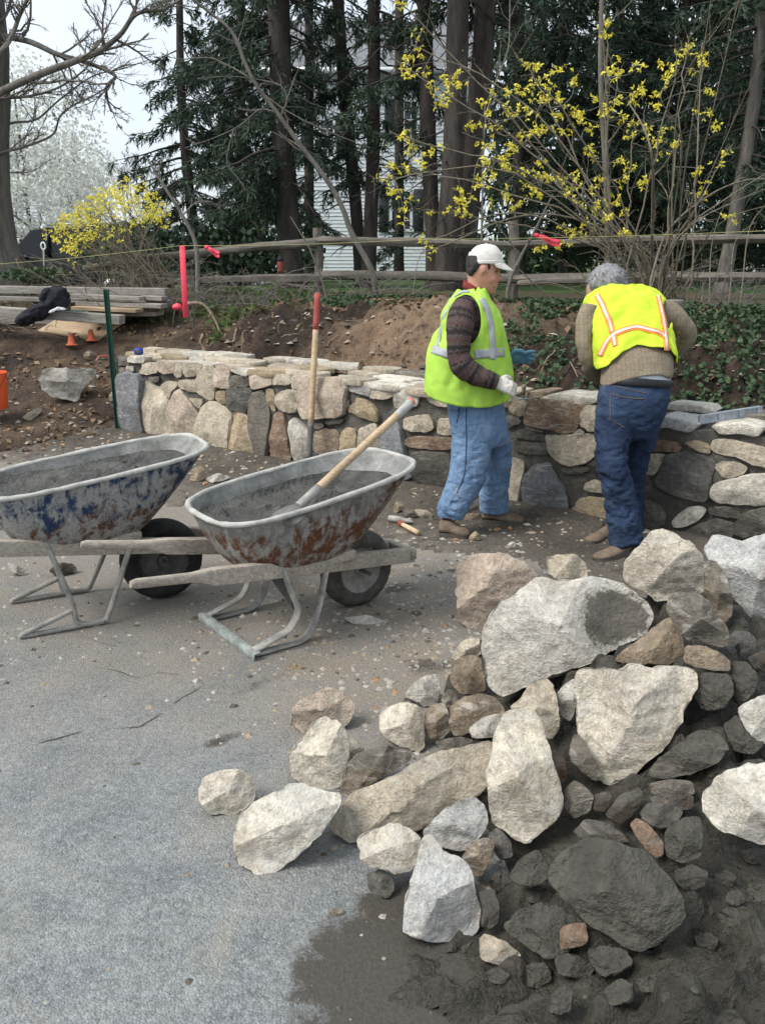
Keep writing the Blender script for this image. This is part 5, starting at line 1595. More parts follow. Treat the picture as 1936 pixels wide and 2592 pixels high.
def shoe(mb_u, mb_s, heel, toe, wid=.056, ht=.112, lift=.0):
    """low work boot: upper and sole along heel -> toe on the ground"""
    heel = np.array(heel); toe = np.array(toe)
    ax = toe - heel; L = np.linalg.norm(ax); ax /= L
    sd = np.cross(ax, (0, 0, 1)); sd /= np.linalg.norm(sd); up = np.cross(sd, ax)
    rg, rs = [], []
    for t, w, h in ((-.01, .55, .70), (.04, .80, .95), (.15, .86, 1.0), (.30, .84, .98), (.42, .86, .86), (.55, .93, .72), (.68, 1.0, .62), (.82, .98, .56), (.92, .80, .47), (.985, .5, .32), (1.0, .3, .24)):
        c = heel + ax * L * t
        row = []
        for j in range(16):
            th = 2 * math.pi * j / 16
            y = math.sin(th); x = math.cos(th)
            zz_ = (ht * h) * (.5 + .5 * y) if y > -.4 else (ht * h) * .28
            row.append(c + sd * math.copysign(abs(x) ** .75, x) * wid * w * (1 - .35 * max(0, y)) + up * (.014 + zz_ * .98 - .01))
        rg.append(row)
        w2 = wid * w * 1.06
        rs.append([c + sd * w2 * u + up * z for u, z in ((-1, .0), (-.98, .030), (.98, .030), (1, .0), (.5, -.004), (-.5, -.004))])
    mb_u.rings(rg); mb_s.rings(rs)

def hand_geo(mb, wrist, dirn, palm_n, scale=1.0, curl=.5, spread=.12, thumb_side=1):
    """palm, four unequal bent fingers and a thumb leaving the side of the palm"""
    d = np.array(dirn, float); d /= np.linalg.norm(d)
    nrm = np.array(palm_n, float); nrm -= d * np.dot(nrm, d); nrm /= np.linalg.norm(nrm)
    s_ = np.cross(nrm, d) * thumb_side
    W = np.array(wrist, float)
    S = scale
    mb.tube(spline([W - d * .03 * S, W + d * .01 * S, W + d * .05 * S, W + d * .085 * S], 10), [.032 * S, .034 * S, .042 * S, .040 * S], 12, squash=.62, up=nrm)
    for i, (o, ln) in enumerate(((.030, .070), (.011, .078), (-.010, .073), (-.030, .058))):
        p = W + d * .082 * S + s_ * o * S
        dd = d + s_ * o * spread * 30 * .3
        dd = dd / np.linalg.norm(dd)
        path = [p - d * .02 * S]
        ang = 0
        q = p
        for seg, fr in enumerate((.42, .33, .25)):
            ang += curl * (1.0 if seg else .6)
            v = dd * math.cos(ang) + nrm * math.sin(ang)
            path.append(q); q = q + v * ln * fr * S
        path.append(q)
        mb.tube(spline(path, 12), [.0115 * S, .0115 * S, .0105 * S, .0095 * S, .007 * S], 9)
    p = W + d * .025 * S + s_ * .034 * S
    path = [p - s_ * .012 * S, p + s_ * .014 * S + d * .015 * S, p + s_ * .026 * S + d * .045 * S + nrm * .012 * S, p + s_ * .020 * S + d * .068 * S + nrm * .028 * S * (1 + curl)]
    mb.tube(spline(path, 10), [.015 * S, .0145 * S, .0125 * S, .009 * S], 9)

# ======================= man standing in profile, white cap
M1 = Man(1050, 580, 2.697)
root1 = tag(empty('person', (0.62, 5.28, 0)), 'person in white cap, lime vest and light jeans standing sideways before the wall', 'person')
YH = 5.30
b = MB()
M1.loft(b, [(138, 420, 540, YH, .045), (165, 385, 568, YH, .066), (200, 366, 580, YH, .074), (240, 360, 580, YH, .077), (280, 358, 572, YH, .077), (320, 360, 570, YH, .074), (350, 364, 566, YH, .070), (380, 372, 556, YH, .064), (405, 382, 548, YH, .056), (430, 400, 536, YH, .043), (442, 420, 520, YH, .03)], 30, 26, 2.1)
M1.loft(b, [(330, 360, 480, YH, .058), (400, 352, 478, YH, .060), (460, 335, 470, YH, .068), (520, 300, 480, YH, .10)], 20, 10)
hp = lambda cx, cy, dy=0.0: M1.P(cx, cy, YH + dy)
b.ell(hp(572, 334), (.020, .013, .021), rot=rotm('Y', -.35)); b.tube([hp(566, 285), hp(575, 312), hp(590, 342)], [.010, .011, .013], 10)
b.ell(hp(566, 276), (.018, .050, .012)); b.ell(hp(548, 388), (.014, .024, .008)); b.ell(hp(544, 403), (.013, .022, .008)); b.ell(hp(522, 424), (.026, .028, .018))
b.ell(hp(520, 340, -.045), (.030, .026, .026)); b.ell(hp(520, 340, .045), (.030, .026, .026))
for sgn in (-1, 1):
    e_ = MB()
    b.ell(hp(466, 272, sgn * .079), (.019, .010, .030), rot=rotm('Z', sgn * .35)); b.ell(hp(460, 296, sgn * .077), (.010, .008, .014))
# torso, legs and arms under the clothes, all one skin
M1.loft(b, [(470, 290, 480, YH, .10), (560, 240, 500, YH, .17), (800, 200, 540, YH, .15), (1100, 250, 560, YH, .14), (1300, 270, 590, YH, .14)], 20, 12)
M1.limb(b, [(380, 1250, 5.23, 90), (370, 1600, 5.21, 70), (260, 1850, 5.18, 48), (240, 1990, 5.18, 42)], 12, 16)
M1.limb(b, [(520, 1250, 5.38, 85), (570, 1550, 5.42, 62), (545, 1850, 5.43, 45), (540, 1960, 5.43, 42)], 12, 16)
M1.limb(b, [(335, 540, 5.16, 60), (300, 740, 5.07, 52), (325, 925, 5.04, 46), (450, 1005, 5.03, 40), (560, 1050, 5.03, 33)], 12, 16)
M1.limb(b, [(420, 560, 5.46, 60), (450, 740, 5.52, 52), (490, 880, 5.55, 44), (560, 885, 5.56, 38), (640, 880, 5.56, 32)], 12, 16)
V, F = b.remeshed(.0075, 3)
mesh_obj('body', V, F, MAT['skin'], root1)
for sgn in (-1,):
    b = MB(); b.ell(hp(556, 301, sgn * .046), (.006, .004, .004)); b.build('eye', MAT['hair_dark'], root1)
b = MB(); b.tube([hp(572, 284, -.03), hp(562, 286, -.052), hp(545, 294, -.064)], [.002, .003, .002], 6); b.build('eyebrow', MAT['hair_dark'], root1)
b = MB(); b.tube([hp(556, 395, -.012), hp(545, 397, -.030), hp(534, 399, -.040)], [.002, .0025, .0015], 6); b.build('mouth', MAT['collar'], root1)
b = MB()
M1.loft(b, [(180, 356, 540, YH, .072), (215, 353, 505, YH, .0785), (250, 352, 465, YH, .0795), (280, 353, 436, YH, .077), (305, 357, 416, YH, .068), (318, 362, 406, YH, .053)], 26, 14)
b.tube([hp(500, 225, -.066), hp(503, 262, -.069), hp(500, 292, -.066)], [.014, .012, .006], 8)
V, F = b.remeshed(.007, 2)
V = fabric(V, F, .006, 60, 4)
mesh_obj('hair', V, F, MAT['hair_dark'], root1)
# cap: sewn panels, sweatband, curved brim
cap = empty('cap', (0, 0, 0)); cap.parent = root1
b = MB()
M1.loft(b, [(101, 462, 512, YH, .016), (110, 430, 540, YH, .04), (130, 402, 562, YH, .061), (160, 380, 584, YH, .077), (190, 368, 596, YH, .085), (215, 362, 601, YH, .087), (232, 362, 598, YH, .087)], 36, 20, 2.1)
V, F = np.array(b.v), b.f
cyv = M1.back(V)
V[:, 2] += (cyv[:, 0] - 480) * -.00012 * (cyv[:, 1] > 170)
V = fabric(V, F, .004, 18, 3)
crown = mesh_obj('crown', V, F, MAT['cap'], cap)
rg = []
for l in np.linspace(0, 1, 7):
    row = []
    for w in np.linspace(-1, 1, 19):
        q = math.sqrt(max(0, 1 - w * w))
        xb = 545 + 52 * q; xt = 552 + 118 * max(0, 1 - abs(w) ** 2.6) ** .6
        cy = 222 + 6 * w * w + l * (64 + 8 * w * w) * (.3 + .7 * q) + 10 * w * w
        row.append(M1.P(xb + (xt - xb) * l, cy, YH + .084 * w * (1 - .06 * l)))
    rg.append(row)
n_ = 19
V = np.vstack(rg); F = [[i * n_ + j, i * n_ + j + 1, (i + 1) * n_ + j + 1, (i + 1) * n_ + j] for i in range(6) for j in range(n_ - 1)]
thick(mesh_obj('brim', V, F, MAT['cap'], cap), .005)
b = MB(); b.ell(hp(487, 101), (.008, .008, .004)); b.build('button', MAT['cap'], cap)
b = MB()
M1.loft(b, [(213, 358, 604, YH, .0885), (236, 358, 601, YH, .0885)], 36, 4, 2.1); b.build('sweatband', MAT['cap'], cap)
# maroon collar
b = MB()
rg = []
for k_, (ra, dzc) in enumerate(((.062, -26), (.066, -24), (.072, 0), (.078, 22), (.073, 26), (.060, 10))):
    row = []
    for j in range(28):
        th = 2 * math.pi * j / 28
        cx = 402 + 76 * math.cos(th) * ra / .072; cy = 412 + 40 * math.cos(th) + dzc
        row.append(M1.P(cx, cy, YH + ra * math.sin(th)))
    rg.append(row)
b.rings(rg, cap=(False, False)); b.build('collar', MAT['collar'], root1)
# sweater body and sleeves
b = MB()
M1.loft(b, [(430, 320, 470, YH, .10), (480, 275, 480, YH, .165), (560, 228, 520, YH, .19), (700, 190, 560, YH, .19), (900, 140, 600, YH, .18), (1100, 170, 590, YH, .165)], 28, 20)
V = np.array(b.v)
sw = b.build('sweater', MAT['knit_dark'], root1); set_attr(sw, 'along', V[:, 2])
for nm, pth in (('sleeve', [(345, 520, 5.17, 78), (318, 600, 5.10, 92), (300, 720, 5.055, 86), (300, 840, 5.04, 78), (325, 930, 5.03, 82), (400, 990, 5.025, 74), (480, 1020, 5.02, 64), (556, 1046, 5.025, 50)]),
                ('sleeve', [(420, 540, 5.44, 78), (440, 680, 5.51, 78), (480, 830, 5.55, 70), (540, 875, 5.56, 58), (640, 878, 5.56, 42)])):
    b = MB(); C = M1.limb(b, pth, 22, 44)
    V = np.array(b.v); F = b.f
    al = np.repeat(np.r_[0, np.cumsum(np.linalg.norm(np.diff(C[:, :3], axis=0), axis=1))], 22)
    V = fabric(V, F, .012, 9, 5, (1, 1, 1.6))
    o = mesh_obj(nm, V, F, MAT['knit_dark'], root1); set_attr(o, 'along', al)
# jeans
b = MB()
M1.loft(b, [(1090, 205, 598, YH, .15), (1160, 213, 602, YH, .155), (1230, 222, 606, YH, .165), (1310, 236, 614, YH, .165), (1400, 250, 628, YH, .155), (1470, 262, 640, YH, .12)], 30, 14)
M1.loft(b, [(1230, 222, 470, 5.245, .11), (1310, 236, 500, 5.235, .115), (1400, 250, 512, 5.23, .11), (1500, 250, 515, 5.22, .105), (1600, 242, 505, 5.21, .10), (1700, 226, 486, 5.20, .095), (1800, 190, 430, 5.19, .088), (1880, 158, 380, 5.18, .083), (1935, 142, 345, 5.18, .08), (1966, 146, 338, 5.18, .078)], 26, 26)
M1.loft(b, [(1230, 390, 610, 5.37, .10), (1400, 470, 640, 5.39, .095), (1500, 500, 656, 5.41, .095), (1600, 495, 655, 5.42, .09), (1700, 468, 641, 5.43, .085), (1800, 444, 640, 5.43, .082), (1870, 440, 642, 5.43, .08), (1926, 444, 636, 5.43, .078)], 26, 24)
V, F = b.remeshed(.009, 3)
V = fabric(V, F, .016, 8, 21, (1, 1, 1.1), ([0, .12, .4, .8, 1.0], [1.9, 1.8, 1.3, .8, .5]))
V = fabric(V, F, .011, 20, 22, (1, 1, 1.9), ([0, .12, .4, .8, 1.0], [1.3, 1.2, .8, .5, .4]))
mesh_obj('jeans', V, F, MAT['jeans_light'], root1)
JV, JF = V, F
decal(JV, JF, M1, [(352, 1185), (350, 1300), (350, 1500), (335, 1680), (285, 1800)], 5, 'seam', 'jeans_dark', root1, .0025, 40)
decal(JV, JF, M1, [(300, 1170), (302, 1240), (285, 1320)], 5, 'pocket_seam', 'jeans_dark', root1, .0025, 20)
# vest
rows = [(395, 330, 446, YH, .080), (430, 303, 468, YH, .135), (480, 268, 492, YH, .185), (560, 216, 546, YH, .208), (640, 184, 578, YH, .215), (720, 152, 598, YH, .22), (800, 118, 612, YH, .222), (900, 94, 632, YH, .222), (1000, 84, 648, YH, .222), (1100, 80, 646, YH, .215), (1200, 80, 640, YH, .21)]
P, F, fn = vest_shell(M1, rows, [(-1, 1118), (-.6, 1150), (-.2, 1172), (.1, 1180), (.5, 1172), (.8, 1150), (1, 1125)], 398, 2.3, .032, 33)
cen = np.array([P[f].mean(0) for f in F]); cc = M1.back(cen)
hole = (((cc[:, 0] - 348) / 104) ** 2 + ((cc[:, 1] - 620) / 172) ** 2 < 1)
hole |= (cc[:, 1] < 402)
F2 = [f for f, h in zip(F, hole) if not h]
def open_edge(P, F2, M, cx, cy, rx, ry):
    """draw the ragged edge of a cut armhole onto a clean oval"""
    cnt = {}
    for f in F2:
        for a_, b_ in zip(f, f[1:] + f[:1]):
            cnt[(min(a_, b_), max(a_, b_))] = cnt.get((min(a_, b_), max(a_, b_)), 0) + 1
    bd = sorted({i for e_, c_ in cnt.items() if c_ == 1 for i in e_})
    P = P.copy(); q = M.back(P[bd])
    for i, (x, y) in zip(bd, q):
        r_ = math.hypot((x - cx) / rx, (y - cy) / ry)
        if .6 < r_ < 1.5:
            w_ = M.P(cx + (x - cx) / r_, cy + (y - cy) / r_, P[i][1]); P[i] = w_
    return P
P2 = open_edge(P, F2, M1, 348, 620, 104, 172)
u = sorted({i for f in F2 for i in f}); mp = {a: i for i, a in enumerate(u)}
vest = thick(mesh_obj('vest', P2[u], [[mp[i] for i in f] for f in F2], MAT['vest'], root1), .005)
decal(P, F, M1, [(118, 822), (170, 836), (232, 858)], 56, 'reflective_band', 'silver', vest, .006, 16)
decal(P, F, M1, [(405, 858), (470, 850), (540, 846), (606, 838)], 62, 'reflective_band', 'silver', vest, .006, 20)
decal(P, F, M1, [(452, 478), (492, 560), (516, 660), (526, 780), (528, 890)], 36, 'reflective_strap', 'silver', vest, .0075, 40)
decal(P, F, M1, [(372, 428), (330, 430), (285, 448), (255, 478)], 16, 'reflective_strap', 'silver', vest, .006, 24)
decal(P, F, M1, [(240, 500), (205, 590), (180, 690), (160, 800)], 18, 'reflective_strap', 'silver', vest, .006, 30)
# gloves
b = MB(); hand_geo(b, M1.P(556, 1046, 5.025), (.9, .1, -.35), (-.15, .8, -.6), 1.12, .75, .1, -1)
V, F = b.remeshed(.006, 2); mesh_obj('glove', fabric(V, F, .004, 30, 6), F, MAT['glove_white'], root1)['label'] = 'off-white work glove'
b = MB(); hand_geo(b, M1.P(630, 880, 5.56), (.95, .0, .05), (.1, -.6, -.5), 1.15, .10, 1.3, 1)
V, F = b.remeshed(.006, 2); mesh_obj('glove', fabric(V, F, .004, 30, 7), F, MAT['glove_blue'], root1)['label'] = 'blue work glove'
# boots
for hx, tx, hz in (((168, 2050, 5.16), (378, 2083, 5.115), 0), ((455, 2000, 5.43), (752, 2003, 5.385), 0)):
    H_ = M1.P(*hx); T_ = M1.P(*tx)
    z0 = zg(H_[0], H_[1]) * .6; H_[2] = z0; T_[2] = z0
    bu, bs = MB(), MB(); shoe(bu, bs, H_, T_)
    bt_ = bu.build('boot', MAT['shoe'], root1); bs.build('sole', MAT['sole'], bt_, sharp=40)
    lm = MB(); ax = T_ - H_
    for t in (.40, .47, .54):
        c = H_ + ax * t + np.array((0, 0, .118 - .075 * t)); sd = np.cross(ax / np.linalg.norm(ax), (0, 0, 1))
        lm.tube([c - sd * .024, c + np.array((0, 0, .005)), c + sd * .024], .0035, 6)
    lm.build('lace', MAT['sole'], bt_)

# ======================= man bending over the wall, seen from behind
M2 = Man(1400, 640, 2.765)
root2 = tag(empty('person', (1.33, 4.9, 0)), 'grey-haired person in yellow vest and dark jeans bending over the wall', 'person')
b = MB()
b.ell(M2.P(372, 218, 5.47), (.100, .115, .104)); b.ell(M2.P(300, 262, 5.50), (.062, .085, .075)); b.ell(M2.P(272, 290, 5.54), (.04, .05, .05))
b.ell(M2.P(262, 262, 5.52), (.030, .03, .03))
b.ell(M2.P(338, 236, 5.375), (.017, .012, .027), rot=rotm('Y', .25)); b.ell(M2.P(332, 262, 5.38), (.010, .008, .012))
M2.limb(b, [(380, 230, 5.46, 70), (420, 290, 5.40, 75), (470, 350, 5.34, 90)], 14, 10)
M2.loft(b, [(270, 360, 660, 5.36, .08), (400, 290, 720, 5.28, .13), (650, 340, 780, 5.1, .13), (900, 380, 770, 4.98, .12), (1100, 340, 730, 4.93, .13)], 20, 14)
M2.limb(b, [(430, 1100, 4.9, 95), (410, 1450, 4.82, 72), (480, 1800, 4.78, 50), (510, 2040, 4.76, 45)], 12, 16)
M2.limb(b, [(650, 1100, 4.98, 95), (590, 1450, 5.05, 70), (560, 1750, 5.1, 48), (480, 1980, 5.12, 45)], 12, 16)
M2.limb(b, [(255, 410, 5.22, 55), (228, 560, 5.15, 50), (228, 700, 5.13, 45), (275, 815, 5.2, 40), (345, 890, 5.34, 33)], 12, 16)
M2.limb(b, [(750, 410, 5.27, 58), (860, 490, 5.27, 55), (935, 565, 5.3, 48), (870, 650, 5.38, 42), (770, 720, 5.52, 34)], 12, 16)
hand_geo(b, M2.P(345, 890, 5.34), (.45, .7, -.5), (.5, -.2, -.8), 1.0, .5, .12, 1)
hand_geo(b, M2.P(770, 720, 5.52), (-.6, .6, -.5), (-.5, -.2, -.8), 1.0, .5, .12, -1)
V, F = b.remeshed(.008, 3)
mesh_obj('body', V, F, MAT['skin'], root2)
# hair: cropped cap of hair plus loose strands
b = MB(); b.ell(M2.P(378, 208, 5.47), (.114, .128, .112)); b.ell(M2.P(435, 230, 5.44), (.07, .085, .075)); b.ell(M2.P(312, 212, 5.45), (.058, .085, .056)); b.ell(M2.P(285, 240, 5.44), (.018, .03, .03))
V, F = b.remeshed(.009, 3)
V = fabric(V, F, .012, 26, 8, (1, 1, .6)); V = fabric(V, F, .006, 70, 9, (1, 1, .5))
hair = mesh_obj('hair', V, F, MAT['hair_grey'], root2)
N = vnormals(V, F); rr = np.random.RandomState(3); b = MB()
for i in rr.choice(len(V), 420):
    d = N[i] * .5 + np.array((.25, -.1, -.6)) + rr.normal(0, .35, 3); d /= np.linalg.norm(d)
    p = V[i] - N[i] * .002; q = p + d * rr.uniform(.018, .04) + N[i] * .006
    s_ = np.cross(d, N[i]); s_ /= np.linalg.norm(s_) + 1e-9
    b.add([p - s_ * .0022, p + s_ * .0022, (p + q) / 2 + N[i] * .006, q], [[0, 1, 2], [0, 2, 3], [1, 3, 2]])
tag(b.build('strands', MAT['hair_grey'], hair), kind='stuff')
# jeans
b = MB()
M2.loft(b, [(862, 392, 802, 4.98, .135), (930, 342, 808, 4.96, .15), (1000, 318, 802, 4.94, .165), (1100, 306, 776, 4.93, .17), (1200, 300, 742, 4.93, .16), (1290, 300, 702, 4.93, .12)], 34, 16)
M2.loft(b, [(1100, 304, 560, 4.88, .125), (1200, 300, 552, 4.87, .125), (1300, 298, 530, 4.85, .12), (1400, 298, 512, 4.83, .115), (1500, 306, 520, 4.81, .105), (1600, 338, 546, 4.80, .095), (1700, 352, 572, 4.79, .09), (1800, 368, 600, 4.78, .09), (1900, 385, 616, 4.77, .09), (1990, 394, 632, 4.765, .09), (2036, 396, 634, 4.76, .088)], 28, 30)
M2.loft(b, [(1080, 510, 782, 5.0, .115), (1250, 515, 724, 5.02, .115), (1400, 505, 686, 5.04, .105), (1500, 492, 664, 5.06, .10), (1600, 500, 630, 5.08, .09), (1750, 500, 614, 5.1, .085), (1870, 480, 612, 5.12, .085), (1980, 400, 560, 5.12, .08)], 26, 24)
V, F = b.remeshed(.009, 3)
V = fabric(V, F, .022, 9, 51, (1.1, 1, 1.4), ([0, .15, .4, .8, 1.0], [1.7, 1.6, 1.4, .9, .4]))
V = fabric(V, F, .012, 20, 52, (1, 1, 1.9), ([0, .15, .4, .8, 1.0], [1.2, 1.1, .9, .6, .4]))
mesh_obj('jeans', V, F, MAT['jeans_dark'], root2)
JV, JF = V, F
# back pocket, yoke seam
for poly, wd, nm in (([(402, 985), (470, 1005), (560, 1020), (632, 1022)], 6, 'pocket_hem'), ([(402, 985), (398, 1080), (396, 1165)], 5, 'pocket_seam'), ([(396, 1165), (450, 1195), (520, 1240)], 5, 'pocket_seam'), ([(420, 930), (520, 955), (650, 985)], 4, 'yoke_seam')):
    decal(JV, JF, M2, poly, wd, nm, 'twig_brown', root2, .003, 24)
# undershirt band, belt with loops, sweater
b = MB(); M2.loft(b, [(800, 360, 812, 5.0, .150), (915, 385, 806, 4.97, .148)], 34, 8); b.build('undershirt', MAT['undershirt'], root2)
rowsB = [(850, 380, 812, 4.975, .150), (960, 340, 812, 4.955, .160)]
fnB = M2.surf(rowsB)
rg = []
for dy in (0, 8, 46, 54):
    row = []
    for j in range(44):
        th = 2 * math.pi * j / 44
        cy = 856 + 24 * math.cos(th) * (1 if math.cos(th) > 0 else .4) + dy
        q = fnB(np.array([cy]), np.array([th]))[0]
        c = fnB(np.array([cy]), np.array([th + math.pi]))[0]
        row.append(q + (q - c) / np.linalg.norm(q - c) * (.009 if dy in (8, 46) else .003))
    rg.append(row)
b = MB(); b.rings(rg, cap=(False, False)); belt = b.build('belt', MAT['belt'], root2)
BP, BF = np.array(b.v), b.f
for x, y in ((424, 880), (688, 886)):
    decal(BP, BF, M2, [(x, y - 24), (x - 2, y + 32)], 13, 'belt_loop', 'jeans_dark', root2, .006, 8)
SW = [(905, 338, 700, 4.975, .150), (860, 344, 812, 4.98, .158), (800, 338, 822, 5.01, .168), (720, 322, 822, 5.05, .175), (650, 305, 812, 5.1, .178), (550, 285, 795, 5.17, .178), (450, 262, 775, 5.25, .17), (380, 245, 757, 5.3, .155), (320, 262, 735, 5.34, .125), (270, 330, 690, 5.37, .09), (230, 400, 600, 5.38, .06)]
P, F, fn = vest_shell(M2, SW[::-1], [(-1, 930), (-.75, 900), (-.4, 862), (0, 834), (.4, 830), (.75, 858), (1, 885)], 235, 2.3, .012, 61, 80, 48, -.004)
thick(mesh_obj('sweater', P, F, MAT['knit_tan'], root2), .005)
for nm, pth in (('sleeve', [(262, 400, 5.23, 70), (236, 480, 5.19, 72), (224, 580, 5.15, 66), (224, 690, 5.13, 62), (250, 780, 5.16, 60), (300, 850, 5.24, 54), (345, 888, 5.33, 44)]),
                ('sleeve', [(735, 390, 5.28, 74), (800, 430, 5.28, 84), (870, 490, 5.28, 80), (942, 556, 5.3, 60), (915, 612, 5.34, 60), (850, 665, 5.40, 60), (775, 715, 5.51, 48)])):
    b = MB(); M2.limb(b, pth, 22, 40)
    V = fabric(np.array(b.v), b.f, .016, 8, 63, (1.3, 1, 1))
    mesh_obj(nm, V, b.f, MAT['knit_tan'], root2)
# vest
VR = [(230, 398, 604, 5.375, .070), (270, 318, 700, 5.365, .105), (320, 250, 742, 5.335, .145), (380, 234, 758, 5.295, .175), (450, 256, 778, 5.245, .190), (550, 278, 798, 5.165, .198), (650, 298, 816, 5.095, .200), (740, 314, 826, 5.04, .198), (830, 322, 828, 5.0, .190)]
P, F, fn = vest_shell(M2, VR, [(-1, 812), (-.8, 752), (-.45, 668), (-.05, 614), (.25, 646), (.6, 652), (.85, 705), (1, 768)], 232, 2.5, .030, 71)
cen = np.array([P[f].mean(0) for f in F]); cc = M2.back(cen)
hole = (((cc[:, 0] - 225) / 34) ** 2 + ((cc[:, 1] - 440) / 85) ** 2 < 1) | (((cc[:, 0] - 795) / 40) ** 2 + ((cc[:, 1] - 430) / 95) ** 2 < 1)
F2 = [f for f, h in zip(F, hole) if not h]
u = sorted({i for f in F2 for i in f}); mp = {a: i for i, a in enumerate(u)}
vest = thick(mesh_obj('vest', P[u], [[mp[i] for i in f] for f in F2], MAT['vest_yellow'], root2), .005)
for poly, w0 in (([(306, 300), (352, 390), (388, 480), (412, 560)], 46), ([(418, 575), (436, 655)], 46), ([(328, 724), (372, 630), (440, 566), (570, 524), (650, 540), (735, 562), (785, 598)], 40), ([(728, 305), (748, 390), (768, 490), (782, 600), (790, 690)], 34)):
    o_ = decal(P, F, M2, poly, w0, 'orange_band', 'orange_tape', vest, .006, 40)
    decal(P, F, M2, poly, w0 * .42, 'reflective_strip', 'peach_tape', o_, .0095, 40)
# boots
for hx, tx in (((600, 2070, 4.775), (282, 2165, 4.655)), ((430, 2010, 5.13), (312, 1995, 5.02))):
    H_ = M2.P(*hx); T_ = M2.P(*tx)
    z0 = .015
    if hx[0] == 600: H_[2] = .045; T_[2] = .012
    else:
        H_[2] = z0; T_[2] = z0; ax = T_ - H_; T_ = H_ + ax / np.linalg.norm(ax) * .28
    bu, bs = MB(), MB(); shoe(bu, bs, H_, T_, .05, .085)
    bt_ = bu.build('shoe', MAT['shoe'], root2); bs.build('sole', MAT['sole'], bt_, sharp=40)
# ------------------------------------------------------------------ timber, stakes, bucket, strings
def board(x0, y0, x1, y1, Y0, Y1, th, dep, mk, label, name='board', roll=0.0, group='boards in the timber stack', end_bev=.004):
    """plank whose front upper edge runs between two photo points at depths Y0, Y1"""
    if Y0 is None:
        a, c = ray_ground(x0, y0) + np.array((0, 0, .03)), ray_ground(x1, y1) + np.array((0, 0, .03))
    else:
        a = at_y(x0, y0, Y0); c = at_y(x1, y1, Y1)
    ax = c - a; ln = np.linalg.norm(ax); ax /= ln
    sd = np.cross((0, 0, 1.0), ax); sd /= np.linalg.norm(sd)
    if sd[1] < 0: sd = -sd
    up = np.cross(ax, sd)
    if up[2] < 0: up = -up
    if roll:
        sd, up = sd * math.cos(roll) + up * math.sin(roll), up * math.cos(roll) - sd * math.sin(roll)
    RT = np.stack([ax, sd, up], 1)
    b = MB(); b.box((0, 0, 0), (ln, dep, th), bev=end_bev)
    me = bpy.data.meshes.new(name)
    me.from_pydata(b.v, [], b.f); me.materials.append(MAT[mk])
    o = bpy.data.objects.new(name, me); COL.objects.link(o)
    ctr = (a + c) / 2 + sd * dep / 2 - up * th / 2
    o.matrix_world = Matrix.Translation(Vector(ctr.tolist())) @ Matrix(RT.tolist()).to_4x4()
    return tag(o, label, 'board', group)

def c3(x, y): return x / 2.36, 650 + y / 2.36
board(*c3(-260, 172), *c3(985, 190), 10.95, 10.85, .085, .24, 'lumber_grey', 'longest weathered grey board along the top back of the timber stack')
board(*c3(-240, 232), *c3(1000, 262), 10.8, 10.7, .05, .30, 'lumber_grey', 'weathered grey board second from the top at the back of the stack')
board(*c3(415, 222), *c3(832, 240), 10.5, 10.42, .045, .20, 'lumber_grey', 'pale board with a cut end just right of the dark jacket')
board(*c3(838, 232), *c3(966, 238), 10.62, 10.55, .05, .16, 'lumber_grey', 'short board end sticking out at the right of the stack')
board(*c3(450, 265), *c3(962, 284), 10.5, 10.4, .05, .24, 'lumber_grey', 'grey board under the pale cut board')
board(*c3(425, 297), *c3(812, 315), 10.3, 10.2, .04, .24, 'lumber_tan', 'reddish brown board in the middle of the stack')
board(*c3(-250, 285), *c3(715, 352), 10.15, 10.0, .10, .18, 'lumber_grey', 'thick grey beam along the front of the timber stack')
board(*c3(430, 330), *c3(930, 330), 10.6, 10.5, .05, .3, 'lumber_grey', 'dark shaded board lowest in the stack')
board(*c3(-250, 340), *c3(480, 345), 10.8, 10.7, .12, .3, 'lumber_grey', 'bearer beam under the left part of the stack')
board(*c3(228, 455), *c3(590, 512), None, None, .022, .50, 'lumber_tan', 'tan plywood offcut lying on the slope under the orange caps', roll=.34, group='tan offcuts on the slope')
board(*c3(392, 398), *c3(655, 432), None, None, .02, .42, 'lumber_tan', 'tan board lying behind the plywood offcut by the green stake', roll=.34, group='tan offcuts on the slope')
board(*c3(352, 316), *c3(500, 322), 10.02, 9.98, .012, .05, 'green_stake', 'short green metal strip lying beside the dark jacket', name='metal_strip', group=None)['category'] = 'strip'

# dark jacket thrown over the boards
def cloth(cr, txt, Y, mk, label, seed, name, cat, front=.35, amp=.03):
    px = crop(*cr, pts(txt)); P0 = at_y(*px.mean(0), Y)
    d = ray(*px.mean(0)); d /= np.linalg.norm(d); ax = np.cross(d, (0, 0, 1.0)); ax /= np.linalg.norm(ax); up = np.cross(ax, d)
    W = np.array([on_plane(x, y, P0, d) for x, y in px]); o = W.mean(0)
    V, F, size = stone_geo(np.c_[(W - o) @ ax, (W - o) @ up], seed, front, .3, n=60, kf=12, facets=0, rough=.02, pw=2.2)
    G = o + V[:, :1] * ax + V[:, 1:2] * up - V[:, 2:3] * d
    G = fabric(G, F, amp, 9, seed); G = fabric(G, F, amp * .4, 26, seed + 1)
    return tag(mesh_obj(name, G, F, MAT[mk]), label, cat)
cloth(Q3, '90,395 130,340 200,300 240,270 250,215 290,185 340,180 390,190 412,230 415,270 400,300 350,305 300,330 270,365 210,385 140,410', 10.0, 'jacket', 'crumpled dark navy jacket thrown over the boards', 5, 'jacket', 'jacket', .3, .07)
cloth(Q3, '288,335 310,310 350,298 392,308 396,318 350,318 310,338', 9.88, 'white_cloth', 'white cloth hanging out beside the dark jacket', 8, 'cloth', 'cloth', .2, .01)

